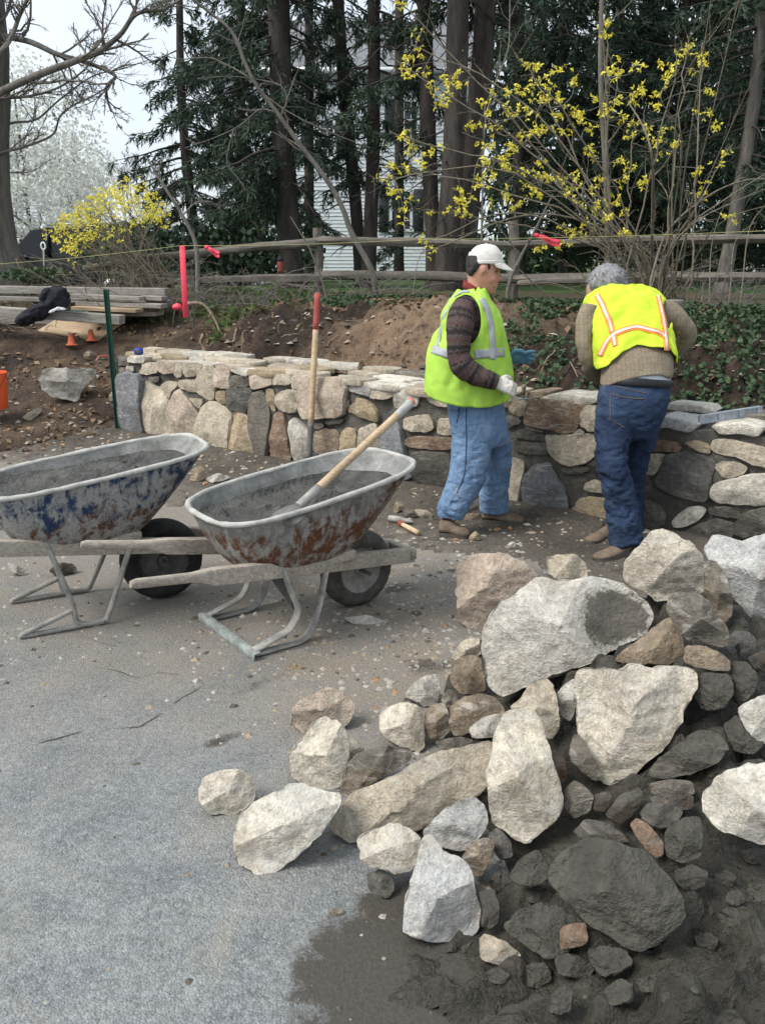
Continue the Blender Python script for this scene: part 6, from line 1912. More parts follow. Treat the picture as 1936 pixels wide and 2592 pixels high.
# orange caps on the plywood
def lathe(mb, c, prof, n=20, sq=None):
    mb.rings([[np.array(c) + np.array((math.cos(2 * math.pi * j / n) * r_, math.sin(2 * math.pi * j / n) * r_, z)) for j in range(n)] for r_, z in prof])
for (x, y, Y), lb in (((432, 545, 9.35), 'orange plastic rebar cap, nearer of two on the tan offcut'), ((550, 518, 9.45), 'orange plastic rebar cap, upright on the edge of the tan offcut by the stake')):
    p = ray_ground(*c3(x, y)) + np.array((0, 0, .03))
    root = tag(empty('rebar_cap', p), lb, 'cap', 'orange caps on the offcut')
    b = MB(); b.box(p + np.array((0, 0, .008)), (.125, .125, .016), rotm('Z', .4), bev=.006); b.build('flange', MAT['cone_plastic'], root)
    b = MB(); lathe(b, p, [(.048, .012), (.044, .03), (.040, .034), (.032, .085), (.026, .09), (.025, .125), (.018, .128)]); b.build('sleeve', MAT['cone_plastic'], root, sharp=40)

# bucket at the left edge
p = at_y(*c3(-28, 905), 8.35)
root = tag(empty('bucket', p), 'orange plastic bucket cut off by the photo\'s left edge', 'bucket')
b = MB(); lathe(b, p, [(.118, 0), (.121, .005), (.140, .31), (.146, .312), (.146, .325), (.141, .33), (.150, .332), (.150, .345), (.143, .35), (.138, .35), (.118, .02), (.02, .018)], 32); b.build('body', MAT['orange_plastic'], root, sharp=40)
b = MB(); b.tube(spline([p + np.array((.150, 0, .32)), p + np.array((.10, -.11, .20)), p + np.array((0, -.158, .15)), p + np.array((-.10, -.11, .20)), p + np.array((-.150, 0, .32))], 24), .003, 6); b.build('bail', MAT['dark_steel'], root)

# green U-channel stake at the wall end
a = at_y(*c3(707, 1000), 8.34); c = at_y(*c3(637, 195), 8.40)
root = tag(empty('metal_stake', a), 'dark green metal stake standing at the left end of the wall', 'stake')
ax = c - a; b = MB(); ln = np.linalg.norm(ax); k_ = ax / ln; sx = np.cross(k_, (0, 1, 0)); sx /= np.linalg.norm(sx); sy = np.cross(k_, sx)
RT = np.stack([sx, sy, k_], 1)
b.box((a + c) / 2 - ax * .03, (.040, .006, ln * 1.06), RT, bev=.002); b.box((a + c) / 2 - ax * .03 + sx * .021 + sy * .012, (.006, .028, ln * 1.06), RT, bev=.002); b.box((a + c) / 2 - ax * .03 - sx * .021 + sy * .012, (.006, .028, ln * 1.06), RT, bev=.002)
b.build('channel', MAT['green_stake'], root, smooth=False)
for t in (.3, .4, .5, .6, .7, .8, .9):
    b = MB(); b.box(a + ax * t - sy * .004, (.014, .006, .010), RT, bev=.001); b.build('lug', MAT['green_stake'], root)
b = MB(); q = a + ax * .515
b.tube(spline([q - sx * .03 - sy * .005, q - sy * .012 + sx * .0, q + sx * .05 + np.array((0, 0, .004)), q + sx * .16 + np.array((0, .05, -.01))], 16), .006, 6); b.build('red_tie', MAT['red_paint'], root)

# pink flagged stake, twine, ribbons
a = at_y(*dpx(401, 672), 10.3); c = at_y(*dpx(394, 531), 10.3)
root = tag(empty('survey_stake', a), 'tall wooden stake painted fluorescent pink on the bank', 'stake')
ax = c - a
b = MB(); b.box((a + c) / 2 - ax * .05, (.062, .02, np.linalg.norm(ax) * 1.1), rotm('Y', math.atan2(ax[0], ax[2])), bev=.003); b.build('lath', MAT['pink'], root)
p = at_y(*dpx(383, 663), 10.2)
b = MB(); b.ell(p, (.05, .04, .035)); V, F = np.array(b.v), b.f
tag(mesh_obj('ribbon_knot', fabric(V, F, .03, 25, 3), F, MAT['pink']), 'small wad of pink ribbon at the foot of the pink stake', 'ribbon')
STR = [at_y(0 - 60, 672, 10.6), at_y(*dpx(252, 623 / KD * 1.0), 10.45), at_y(*dpx(392, 531), 10.28)]
l0 = at_y(-60, 672, 10.6); l1 = at_y(458, 622, 10.28); l2 = at_y(1060, 606, 9.6); l3 = at_y(2060, 579, 8.2)
b = MB()
for u, v in ((l0, l1), (l1, l2), (l2, l3)):
    q = resample(np.array([u, v]), 14, False); q[:, 2] -= .02 * np.sin(np.linspace(0, math.pi, 14)); b.tube(q, .0024, 5)
tag(b.build('mason_twine', MAT['string']), 'thin yellow guide line stretched across above the bank', 'string')
def ribbon(p, dx, label, seed):
    rr = np.random.RandomState(seed)
    root = tag(empty('ribbon', p), label, 'ribbon')
    b = MB(); b.ell(p, (.028, .02, .022)); b.build('knot', MAT['pink'], root)
    for k_ in range(2):
        pth = spline([p, p + np.array((dx * .35, -.02, -.02 - .02 * k_)), p + np.array((dx * .7, .0, -.05 - .04 * k_)), p + np.array((dx, -.02, -.06 - .035 * k_))], 10)
        w = .017
        V = np.vstack([pth + np.array((0, .008, w)), pth - np.array((0, .008, w))])
        m_ = MB(); m_.add(V, [[i, i + 1, 10 + i + 1, 10 + i] for i in range(9)])
        thick(m_.build('tail', MAT['pink'], root), .002)
ribbon(at_y(*dpx(447, 534), 10.1), .14, 'pink ribbon tied on the guide line beside the pink stake', 1)
ribbon(at_y(*dpx(1158, 508), 9.4), .24, 'pink ribbon tied on the guide line above the men', 2)

# white-topped short pipe behind, red object by the tree foot
a = at_y(*dpx(108, 690), 12.3); c = at_y(*dpx(110, 634), 12.3)
p0 = at_y(188 / 1.7066, 1168 / 1.7066, 12.2); p1 = at_y(190 / 1.7066, 1078 / 1.7066, 12.2)
root = tag(empty('pipe_hook', p0), 'slim grey metal rod with a looped top by the parked car', 'rod')
b = MB(); b.tube([p0 - np.array((0, 0, .2)), p1], .012, 8); b.build('rod', MAT['leg_steel'], root)
b = MB(); b.tube([p1 + np.array((.03 * math.sin(t), 0, .045 - .045 * math.cos(t))) for t in np.linspace(0, 2 * math.pi, 16)], .011, 8); b.build('loop', MAT['white_trim'], root)
p = at_y(*dpx(606, 575), 16.2)
root = tag(empty('red_lantern', p), 'small red object with black top hanging at the foot of the big conifer', 'lantern')
b = MB(); lathe(b, p + np.array((0, 0, -.12)), [(.03, 0), (.05, .03), (.055, .18), (.04, .22)]); b.build('body', MAT['red_paint'], root)
b = MB(); lathe(b, p + np.array((0, 0, .09)), [(.06, 0), (.05, .05), (.02, .09)]); b.build('top', MAT['shutter'], root)

# ------------------------------------------------------------------ split-rail fence
def cr1(x, y): return x / 1.7066, y / 1.7066
def cr2(x, y): return 968 + x / 1.7066, y / 1.7066
fence = tag(empty('split_rail_fence', (0, 12.5, 1.1)), 'weathered split-rail fence along the top of the bank', 'fence')
def rail(p0, p1, r0, r1, seed, Y0=12.5, Y1=12.5):
    a = at_y(*p0, Y0); c = at_y(*p1, Y1)
    q = resample(np.array([a, (a + c) / 2 + np.array((0, 0, .015)), c]), 26, False)
    m = 10; rg = []
    rr = np.random.RandomState(seed)
    ph = rr.uniform(.75, 1.15, m)
    for i in range(26):
        r_ = r0 + (r1 - r0) * i / 25
        if i in (0, 25): r_ *= .5
        w = fbm(np.c_[np.full(m, i * .35), np.arange(m) * .9, np.full(m, seed)], 3, seed)
        rg.append([q[i] + np.array((0, math.cos(2 * math.pi * j / m), math.sin(2 * math.pi * j / m))) * r_ * .85 * (ph[j] + .22 * w[j]) for j in range(m)])
    b = MB(); b.rings(rg)
    return b.build('rail', MAT['fence_wood'], fence, sharp=35)
rail(cr1(560, 1122), cr1(1390, 1046), .065, .09, 1, 12.2, 12.5)
rail(cr1(1350, 1040), cr2(600, 1062), .075, .07, 2)
rail(cr2(520, 1062), cr2(1700, 1030), .075, .085, 3)
rail(cr1(860, 1212), cr1(1390, 1204), .055, .07, 4, 12.3, 12.5)
rail(cr1(1360, 1190), cr2(600, 1204), .075, .075, 5)
rail(cr2(520, 1206), cr2(1700, 1198), .08, .085, 6)
rail(cr2(580, 1225), cr2(900, 1212), .05, .06, 8, 12.35, 12.4)
rail(cr1(560, 1170), cr1(780, 1208), .06, .06, 7, 12.1, 12.3)
rail(cr1(360, 1160), cr1(640, 1130), .06, .06, 9, 12.1, 12.2)
for x, y0, y1, w in ((1371, 985, 1262, .105), (618, 1080, 1240, .09)):
    t_ = at_y(*cr1(x, y0), 12.56); g_ = at_y(*cr1(x, y1), 12.56)
    b = MB(); b.tube(resample(np.array([g_ - np.array((0, 0, .2)), (t_ + g_) / 2 + np.array((.02, 0, 0)), t_]), 22, False), w * .72, 12, squash=.8); mesh_obj('post', fabric(np.array(b.v), b.f, .03, 7, int(x), (1, 1, .3)), b.f, MAT['fence_wood'], fence, sharp=35)
for x, y0, y1, w in ((560, 955, 1250, .13), (1690, 960, 1260, .12)):
    t_ = at_y(*cr2(x, y0), 12.56); g_ = at_y(*cr2(x, y1), 12.56)
    b = MB(); b.tube(resample(np.array([g_ - np.array((0, 0, .2)), (t_ + g_) / 2 + np.array((.02, 0, 0)), t_]), 22, False), w * .72, 12, squash=.8); mesh_obj('post', fabric(np.array(b.v), b.f, .03, 7, int(x), (1, 1, .3)), b.f, MAT['fence_wood'], fence, sharp=35)
# sawn stump behind the bending man
p = at_y(*crop(1236, 650, 2.36, [1095, 325])[0], 7.35)
root = tag(empty('stump', p), 'short sawn tree stump on the bank behind the bending man\'s shoulder', 'stump')
rg = []
for z, r_ in ((-.25, .14), (-.1, .11), (0, .095), (.06, .088), (.085, .086), (.09, .08), (.091, .04)):
    th = np.linspace(0, 2 * math.pi, 24, endpoint=False)
    w = 1 + .10 * fbm(np.c_[np.cos(th) * 2, np.sin(th) * 2, np.full(24, z * 2)], 3, 5)
    rg.append([p + np.array((math.cos(t) * r_ * q, math.sin(t) * r_ * q, z)) for t, q in zip(th, w)])
b = MB(); b.rings(rg[:-1], cap=(False, False)); b.build('bark', MAT['bark_grey'], root)
b = MB(); b.rings(rg[-2:], cap=(False, True)); b.build('cut_face', MAT['lumber_grey'], root)
# ------------------------------------------------------------------ plants
def leafmesh(name, quads, shade, m, parent=None, kind=None):
    """quads: (n,4,3) array -> one mesh with a per-leaf shade"""
    V = quads.reshape(-1, 3)
    n = len(quads)
    c = (V.min(0) + V.max(0)) / 2
    me = bpy.data.meshes.new(name)
    me.vertices.add(n * 4); me.vertices.foreach_set('co', (V - c).astype(np.float32).ravel())
    me.loops.add(n * 4); me.loops.foreach_set('vertex_index', np.arange(n * 4, dtype=np.int32))
    me.polygons.add(n); me.polygons.foreach_set('loop_start', np.arange(0, n * 4, 4, dtype=np.int32))
    me.update(calc_edges=True); me.validate()
    a = me.attributes.new('shade', 'FLOAT', 'POINT'); a.data.foreach_set('value', np.repeat(np.clip(shade, 0, 1), 4).astype(np.float32))
    me.materials.append(MAT[m])
    o = bpy.data.objects.new(name, me); COL.objects.link(o); o.location = Vector(c.tolist())
    if parent is not None:
        o.parent = parent; o.location = Vector(c.tolist()) - wloc(parent)
    if kind: o['kind'] = kind
    return o

def unit(v): return v / (np.linalg.norm(v, axis=-1, keepdims=True) + 1e-9)

def blades(p, d, length, width, rs):
    """thin four-point blades from p along d"""
    n = len(p)
    d = unit(d); s = unit(np.cross(d, rs.normal(0, 1, (n, 3))))
    L = np.asarray(length).reshape(-1, 1); W = np.asarray(width).reshape(-1, 1)
    return np.stack([p, p + d * L * .45 + s * W * .5, p + d * L, p + d * L * .45 - s * W * .5], 1)

def cards(p, nrm, size, rs, asp=1.3):
    n = len(p)
    nrm = unit(nrm); s = unit(np.cross(nrm, rs.normal(0, 1, (n, 3)))); t = np.cross(nrm, s)
    S = np.asarray(size).reshape(-1, 1)
    return np.stack([p - t * S * asp * .5, p + s * S * .5 + nrm * S * .12, p + t * S * asp * .5, p - s * S * .5 + nrm * S * .12], 1)

def grow(mb, path, r0, r1, depth, rs, n_side, ratio=.55, spread=.9, up=.15, sides=5, min_r=.002, wob=.06):
    """tube along path, then side branches, recursively"""
    path = np.asarray(path)
    mb.tube(path, [r0, r1], sides, cap=False)
    if depth <= 0: return
    ln = np.sum(np.linalg.norm(np.diff(path, axis=0), axis=1))
    for _ in range(n_side):
        t = rs.uniform(.18, .98); i = min(int(t * (len(path) - 1)), len(path) - 2)
        p = path[i] + (path[i + 1] - path[i]) * (t * (len(path) - 1) - i)
        tn = path[i + 1] - path[i]; tn = tn / (np.linalg.norm(tn) + 1e-9)
        d = tn + rs.normal(0, spread, 3) * np.array((1, .8, .8)) + np.array((0, 0, up)); d /= np.linalg.norm(d)
        L = ln * ratio * rs.uniform(.5, 1.1) * (1.15 - t * .6)
        k = max(4, int(5 + L * 2)); q = [p]
        dd = d
        for j in range(k - 1):
            dd = dd + rs.normal(0, wob * 3, 3) + np.array((0, 0, up * .25)); dd /= np.linalg.norm(dd)
            q.append(q[-1] + dd * L / (k - 1))
        rr = max(min_r, (r0 + (r1 - r0) * t) * rs.uniform(.4, .6))
        grow(mb, np.array(q), rr, max(min_r * .7, rr * .35), depth - 1, rs, max(2, int(n_side * .62)), ratio, spread, up, max(3, sides - 1), min_r, wob)

# ---- conifer crowns: boughs, hanging sprays, needle blades
def crown_geo(seed, H, h0, Rm, dens=1.0, droop=.5, side=None):
    rs = np.random.RandomState(seed)
    nb = int((H - h0) * 8.5 * dens)
    wood = MB(); P, D, S = [], [], []
    for b_ in range(nb):
        h = h0 + (H - h0) * (b_ + rs.rand()) / nb
        f = (h - h0) / (H - h0)
        L = Rm * (1 - f) ** .75 * rs.uniform(.45, 1.08) * min(1, .55 + f * 3)
        az = rs.uniform(0, 2 * math.pi)
        if side is not None and rs.rand() < .5: az = side + rs.normal(0, .7)
        o = np.array((math.cos(az), math.sin(az), 0)); k = 9
        t = np.linspace(0, 1, k)
        z = -droop * L * (t ** 1.3) * .55 + .18 * L * np.maximum(0, t - .6) + rs.normal(0, .05)
        path = np.c_[o[0] * L * t, o[1] * L * t, h + z] + rs.normal(0, .03, (k, 3)) * t[:, None] * L * .35
        wood.tube(path, [.012 + L * .011, .004], 4, cap=False)
        ns = int(L * 12) + 3; m = 19
        tt = rs.uniform(.12, 1.0, ns); i = np.minimum((tt * (k - 1)).astype(int), k - 2)
        p = path[i] + (path[i + 1] - path[i]) * (tt * (k - 1) - i)[:, None]
        ta = unit(path[i + 1] - path[i]); sd = np.cross(ta, (0, 0, 1.0)) * rs.choice([-1, 1], (ns, 1))
        td = ta * rs.uniform(.3, .9, (ns, 1)) + sd * rs.uniform(.2, 1, (ns, 1)); td[:, 2] -= rs.uniform(.15, 1.3, ns) * droop; td = unit(td)
        ul = rs.uniform(0, 1, (ns, m)) * (rs.uniform(.18, .48, ns) * (1.1 - .4 * tt))[:, None]
        pp = p[:, None] + td[:, None] * ul[..., None]; pp[..., 2] -= ul ** 2 * .8 * droop
        dd = td[:, None] + rs.normal(0, .55, (ns, m, 3)); dd[..., 2] -= .25 * droop
        P.append(pp.reshape(-1, 3)); D.append(dd.reshape(-1, 3))
        S.append(np.clip(rs.normal(.42, .25, (ns, 1)) + .25 * (tt - .5)[:, None] + rs.normal(0, .14, (ns, m)), 0, 1).ravel())
    P = np.vstack(P); D = np.vstack(D); S = np.concatenate(S)
    q = blades(P, D, rs.uniform(.09, .20, len(P)), rs.uniform(.018, .034, len(P)), rs)
    return q, S, wood

CROWNS = {}
def conifer(label, px_path, Y, widths, crown, seed, side=None, group='dark conifers behind the fence', mk='bark_dark', zscale=1.0, dead=14, dx=0.0):
    """trunk through photo points at depth Y; crown (kind, bottom z, top z, radius)"""
    rs = np.random.RandomState(seed)
    pth = np.array([at_y(*p, Y) for p in px_path])
    g = zg(pth[-1][0], Y) - .15
    root = tag(empty('conifer_tree', (pth[-1][0], Y, g)), label, 'tree', group)
    pth = pth[::-1]
    base = pth[0].copy(); base[2] = g
    top = pth[-1] + (pth[-1] - pth[-2]) / np.linalg.norm(pth[-1] - pth[-2]) * max(1.0, 11.5 - pth[-1][2])
    allp = spline(np.vstack([base[None], pth, top[None]]), 34)
    wm = np.array(widths[::-1]) / FOC * Y / 2
    b = MB()
    rad = np.interp(allp[:, 2], [g, g + .35, pth[0][2] + .3, pth[-1][2], top[2]], [wm[0] * 1.5, wm[0] * 1.12, wm[0], wm[-1], wm[-1] * .35])
    V = []; n = 18
    for i, p in enumerate(allp):
        for j in range(n):
            th = 2 * math.pi * j / n
            V.append(p + np.array((math.cos(th), math.sin(th), 0)) * rad[i])
    V = np.array(V); w = fbm(V * np.array((9, 9, 2)), 3, seed)
    ctr = np.repeat(allp, n, 0); V = ctr + (V - ctr) * (1 + .14 * w)[:, None]
    F = [[i * n + j, i * n + (j + 1) % n, (i + 1) * n + (j + 1) % n, (i + 1) * n + j] for i in range(len(allp) - 1) for j in range(n)]
    mesh_obj('trunk', V, F, MAT[mk], root)
    b = MB()
    for _ in range(dead):
        z = rs.uniform(g + 1.0, 8); i = np.argmin(abs(allp[:, 2] - z)); az = rs.uniform(0, 6.28); L = rs.uniform(.5, 1.8)
        t = np.linspace(0, 1, 6); o = np.array((math.cos(az), math.sin(az) * .7, 0))
        q = allp[i] + np.c_[o[0] * L * t, o[1] * L * t, -.35 * L * t ** 1.5 + rs.normal(0, .04, 6)]
        grow(b, q, .02, .006, 1, rs, 4, .45, .6, -.1, 4, .003)
    if dead: tag(b.build('dead_branches', MAT['bark_dark'], root), kind='stuff')
    if crown:
        kind, z0, z1, Rm, dens, droop = crown
        q, S, wood = crown_geo(seed + 50, z1 - z0, 0.0, Rm, dens, droop, side)
        # follow the lean of the trunk
        off = lambda z: np.stack([np.interp(z + z0, allp[:, 2], allp[:, k]) for k in (0, 1)], -1)
        q[..., :2] += off(q[..., 2]); q[..., 2] += z0
        cr = leafmesh('crown', q, S, 'needle', root)
        wv = np.array(wood.v); wv[:, :2] += off(wv[:, 2]); wv[:, 2] += z0
        tag(mesh_obj('boughs', wv, wood.f, MAT['bark_dark'], root), kind='stuff')
    return root

def dl(*a): return [dpx(*p) for p in a]
conifer('big dark conifer with low drooping boughs in the middle left', dl((600, -40), (606, 150), (615, 350), (630, 590)), 17, [48, 56], ('a', 2.6, 10.5, 2.6, 1.5, .7), 1, side=math.pi)
conifer('slim twin-stemmed conifer left of the big drooping one', dl((388, -40), (392, 200), (410, 420), (430, 560)), 20, [15, 26], ('a', 2.2, 7.6, 2.0, 1.1, .6), 2, side=0.0)
conifer('dark conifer filling the gap between the slim twin stem and the big drooping one', dl((520, -40), (520, 200), (520, 590)), 21.5, [16, 30], ('a', 1.7, 9.4, 2.4, 1.4, .7), 3)
conifer('straight bare-stemmed conifer just right of the big drooping one', dl((728, -40), (740, 150), (760, 350), (778, 585)), 18, [26, 30], ('a', 3.4, 11.5, 1.7, .36, .9), 4, dead=34)
conifer('straight bare-stemmed conifer before the white house', dl((806, -40), (808, 150), (805, 350), (796, 585)), 17.2, [27, 34], ('a', 3.2, 11.5, 1.6, .34, .9), 5, dead=34)
conifer('dark bare-stemmed conifer left of the trunk pair', dl((915, -40), (922, 200), (930, 400), (936, 590)), 16.5, [32, 36], ('a', 3.6, 11.5, 1.8, .42, .8), 6, dead=34)
conifer('thick dark trunk, left of the pair behind the white cap', dl((990, -40), (985, 200), (975, 400), (962, 595)), 15.5, [48, 58], ('a', 6.2, 11.5, 2.4, .9, .8), 7, dead=22)
conifer('thick dark trunk leaning right, right of the pair behind the white cap', dl((1052, -40), (1036, 200), (1015, 400), (1000, 595)), 16, [48, 54], ('a', 5.8, 11.5, 2.6, 1.1, .8), 8, dead=22)
conifer('full dark conifer directly behind the yellow-flowered shrub', dl((1215, -40), (1215, 300), (1215, 590)), 19.5, [14, 22], ('a', 2.4, 11.0, 2.3, 1.5, .6), 9)
conifer('full dark conifer behind the right half of the yellow-flowered shrub', dl((1340, -40), (1345, 300), (1350, 590)), 18.5, [14, 22], ('a', 2.0, 11.0, 2.4, 1.6, .6), 10)
conifer('full dark conifer at the right behind the long straight canes', dl((1480, -40), (1475, 300), (1470, 590)), 19, [14, 22], ('a', 1.9, 11.0, 2.4, 1.6, .6), 11)
conifer('dark conifer at the right edge with a leaning grey trunk', dl((1650, -40), (1630, 200), (1595, 420), (1565, 590)), 15, [26, 34], ('a', 3.0, 10.5, 2.2, 1.2, .6), 12, mk='bark_grey')
conifer('far conifer seen between the bare trunks left of the shrub', dl((1120, -40), (1120, 300), (1120, 590)), 23, [26, 32], ('a', 3.5, 11.5, 2.5, 1.3, .6), 13)
conifer('sparse conifer standing before the house, left of the bare stems', dl((668, -40), (668, 300), (668, 590)), 25, [18, 24], ('a', 1.8, 11.0, 2.0, .5, .8), 17)
conifer('sparse conifer standing before the house, right of the bare stems', dl((862, -40), (862, 300), (862, 590)), 27, [18, 24], ('a', 1.6, 11.0, 2.0, .4, .8), 18)
conifer('far conifer at the extreme right behind the leaning grey trunk', dl((1720, -40), (1720, 300), (1720, 590)), 20, [30, 36], ('a', 1.8, 11.0, 2.6, 1.5, .6), 14)
conifer('dark conifer behind the right fence, between the full ones', dl((1410, -40), (1410, 300), (1410, 590)), 23, [14, 22], ('a', 1.8, 11.5, 2.6, 1.4, .6), 15)
conifer('far dark conifer crowding the right edge above the fence', dl((1585, -40), (1585, 300), (1585, 590)), 23.5, [14, 22], ('a', 1.8, 11.5, 2.7, 1.4, .6), 16)

# the wood goes on behind: a far mass of dark conifers that reads as one
rs = np.random.RandomState(19); n_ = 15000
xx = rs.uniform(3.5, 17, n_); yy = rs.uniform(27, 34, n_); zz_ = rs.uniform(.8, 12.5, n_)
kp = fbm(np.c_[xx * .55, yy * .3, zz_ * .35], 3, 5) + .35 - .05 * (zz_ - 4) > 0
pp = np.c_[xx, yy, zz_][kp]
tag(leafmesh('distant_conifers', blades(pp, rs.normal(0, .6, (len(pp), 3)) + np.array((0, 0, -.6)), rs.uniform(.35, .8, len(pp)), rs.uniform(.10, .2, len(pp)), rs), np.clip(rs.normal(.35, .22, len(pp)), 0, 1), 'needle'), 'dark far wood of conifers closing the view at the right', 'wood', kind='stuff')

# ---- broadleaf tree at the left edge: trunk outside the frame, limbs reaching in
rs = np.random.RandomState(11)
TY = 13.2
root = tag(empty('bare_tree', (at_y(-40, 700, TY)[0], TY, 1.0)), 'large bare tree at the left edge with limbs spreading across the sky', 'tree')
b = MB()
tp = spline(np.array([at_y(*cr1(-70, 1300), TY), at_y(*cr1(-75, 1150), TY), at_y(*cr1(-90, 900), TY), at_y(*cr1(-95, 600), TY), at_y(*cr1(-95, 300), TY), at_y(*cr1(-110, 0), TY), at_y(*cr1(-100, -300), TY)]), 40)
rad = np.interp(tp[:, 2], [1.0, 1.35, 1.87, 2.6, 4.5, 6, 9], [.92, .66, .50, .43, .40, .33, .22])
n = 28; V = []
for i, p in enumerate(tp):
    for j in range(n):
        th = 2 * math.pi * j / n
        V.append(p + np.array((math.cos(th), math.sin(th), 0)) * rad[i] * (1 + .10 * math.cos(5 * th + .3) * math.exp(-(p[2] - 1) * 1.3)))
V = np.array(V); ctr = np.repeat(tp, n, 0)
V = ctr + (V - ctr) * (1 + .10 * fbm(V * np.array((7, 7, 1.5)), 4, 3))[:, None]
mesh_obj('trunk', V, [[i * n + j, i * n + (j + 1) % n, (i + 1) * n + (j + 1) % n, (i + 1) * n + j] for i in range(39) for j in range(n)], MAT['bark_grey'], root)
LIMBS = [([(-90, 110), (0, 150), (130, 180), (250, 235), (350, 262), (440, 295), (500, 330), (462, 372), (466, 430), (482, 482)], 26, 8, 13.0),
         ([(-90, 460), (0, 400), (150, 330), (330, 262), (430, 220), (520, 150), (590, 60), (700, 40), (780, 0)], 34, 10, 12.6),
         ([(-90, 430), (0, 425), (130, 415), (250, 380), (350, 315), (420, 240)], 14, 5, 12.9),
         ([(-60, 700), (0, 662), (120, 630), (230, 580), (262, 500), (330, 450), (430, 400)], 13, 4, 13.1),
         ([(-60, 560), (60, 530), (160, 515), (260, 430), (400, 330), (520, 300), (640, 260)], 11, 3, 13.4),
         ([(-60, 290), (40, 180), (90, 60), (150, -60)], 22, 12, 12.8), ([(-40, 120), (30, 60), (60, -60)], 16, 8, 13.0),
         ([(-60, 740), (60, 745), (140, 740), (220, 690)], 7, 2, 13.2), ([(330, 262), (420, 200), (480, 90), (560, -40)], 9, 4, 12.5), ([(590, 60), (560, 0), (540, -60)], 9, 5, 12.6)]
for i, (pl, w0, w1, Y) in enumerate(LIMBS):
    q = spline(np.array([at_y(*cr1(*p), Y + .12 * math.sin(j * 1.7 + i)) for j, p in enumerate(pl)]), 40)
    b = MB()
    sc_ = Y / FOC / 1.7066 / 2
    grow(b, q, w0 * sc_, w1 * sc_, 3 if w0 > 12 else 2, rs, 17 if w0 > 12 else 10, .34, .55, .12, 7, .0028, .07)
    b.build('limb', MAT['bark_grey' if w0 > 12 else 'twig_grey'], root)
# ---- leaning sapling and other slim stems
def sapling(label, pl, w0, w1, Y, mk, branches, seed, nside=7, depth=2, cr=cr1, dY=0.0):
    rs = np.random.RandomState(seed)
    pts_ = np.array([at_y(*cr(*p), Y + dY * j / len(pl)) for j, p in enumerate(pl)])
    g = zg(pts_[-1][0], pts_[-1][1]); pts_[-1][2] = min(pts_[-1][2], g - .05)
    root = tag(empty('sapling', pts_[-1]), label, 'sapling')
    sc_ = Y / FOC / 1.7066 / 2
    b = MB(); grow(b, spline(pts_, 40)[::-1], w0 * sc_, w1 * sc_, depth, rs, nside, .20, .5, .2, 8, .002, .06); b.build('stem', MAT[mk], root)
    for q in branches:
        b = MB(); grow(b, spline(np.array([at_y(*cr(*p), Y) for p in q]), 24), 7 * sc_, 2.5 * sc_, 2, rs, 7, .3, .5, .12, 5, .002); b.build('branch', MAT[mk], root)
    return root
sapling('slender pale sapling leaning left across the dark conifers', [(800, -30), (900, 50), (1000, 135), (1060, 275), (1110, 370), (1200, 490), (1300, 630), (1420, 790), (1480, 900), (1520, 1010), (1610, 1180), (1625, 1240)], 26, 8, 11.4, 'bark_grey',
        [[(1070, 330), (980, 280), (900, 250), (780, 255), (700, 235)], [(1195, 485), (1120, 475), (1040, 540), (940, 590), (800, 640)], [(1212, 505), (1240, 430), (1215, 372), (1150, 350), (1000, 330), (850, 340)], [(1240, 430), (1280, 320), (1300, 280)], [(1130, 400), (1240, 480), (1400, 560), (1600, 640)], [(1010, 560), (980, 700), (1030, 770), (1060, 820)]], 31)
sapling('thin brown stem rising behind the pink stake', [(640, 690), (700, 790), (770, 900), (830, 1010), (852, 1100), (855, 1310)], 22, 7, 11.2, 'twig_grey', [[(700, 790), (690, 730), (715, 670)], [(790, 930), (860, 870), (960, 890)]], 32)
sapling('short crooked stick leaning on the bank left of the fence post', [(1255, 935), (1300, 1010), (1340, 1080), (1400, 1240), (1408, 1275)], 9, 5, 10.4, 'twig_pale', [], 33, 2, 1)
sapling('tall straight grey sapling standing in the yellow-flowered shrub', [(948, -60), (940, 200), (945, 450), (965, 800), (970, 1150), (975, 1240)], 26, 16, 9.9, 'bark_grey', [[(948, 180), (1010, 330), (1000, 450)], [(950, 110), (1020, 60), (1080, 0)]], 34, 6, 1, cr2)
sapling('thin bare sapling left of the tall straight grey one', [(550, -40), (548, 100), (540, 220), (480, 380), (440, 560), (430, 900), (425, 1240)], 9, 4, 10.2, 'twig_grey', [], 35, 8, 2, cr2)
sapling('forked bare branch leaning beside the white cap', [(735, 840), (690, 930), (640, 1030), (590, 1120), (545, 1230), (540, 1250)], 16, 7, 10.0, 'twig_grey', [[(600, 1110), (560, 1060), (500, 980), (430, 900)], [(590, 1165), (660, 1230), (730, 1300)]], 36, 3, 1, cr2)

# ---- forsythia: arching canes carrying flower clusters
def flowers(pts_, rs, per=(4, 9), size=.032, rad=.045):
    P, D = [], []
    for p in pts_:
        for _ in range(rs.randint(*per)):
            c = p + rs.normal(0, rad * .7, 3) * np.array((1.1, 1, .8))
            ax = unit(np.array((0, 0, -.55)) + rs.normal(0, .7, 3))
            u = unit(np.cross(ax, rs.normal(0, 1, 3))); v = np.cross(ax, u)
            for k in range(4):
                a = k * math.pi / 2 + .3
                P.append(c); D.append(u * math.cos(a) + v * math.sin(a) + ax * rs.uniform(.35, 1.1))
    P = np.array(P); D = np.array(D)
    return blades(P, D, rs.uniform(.75, 1.2, len(P)) * size, rs.uniform(.38, .52, len(P)) * size, rs), np.clip(rs.normal(.55, .28, len(P)), 0, 1)

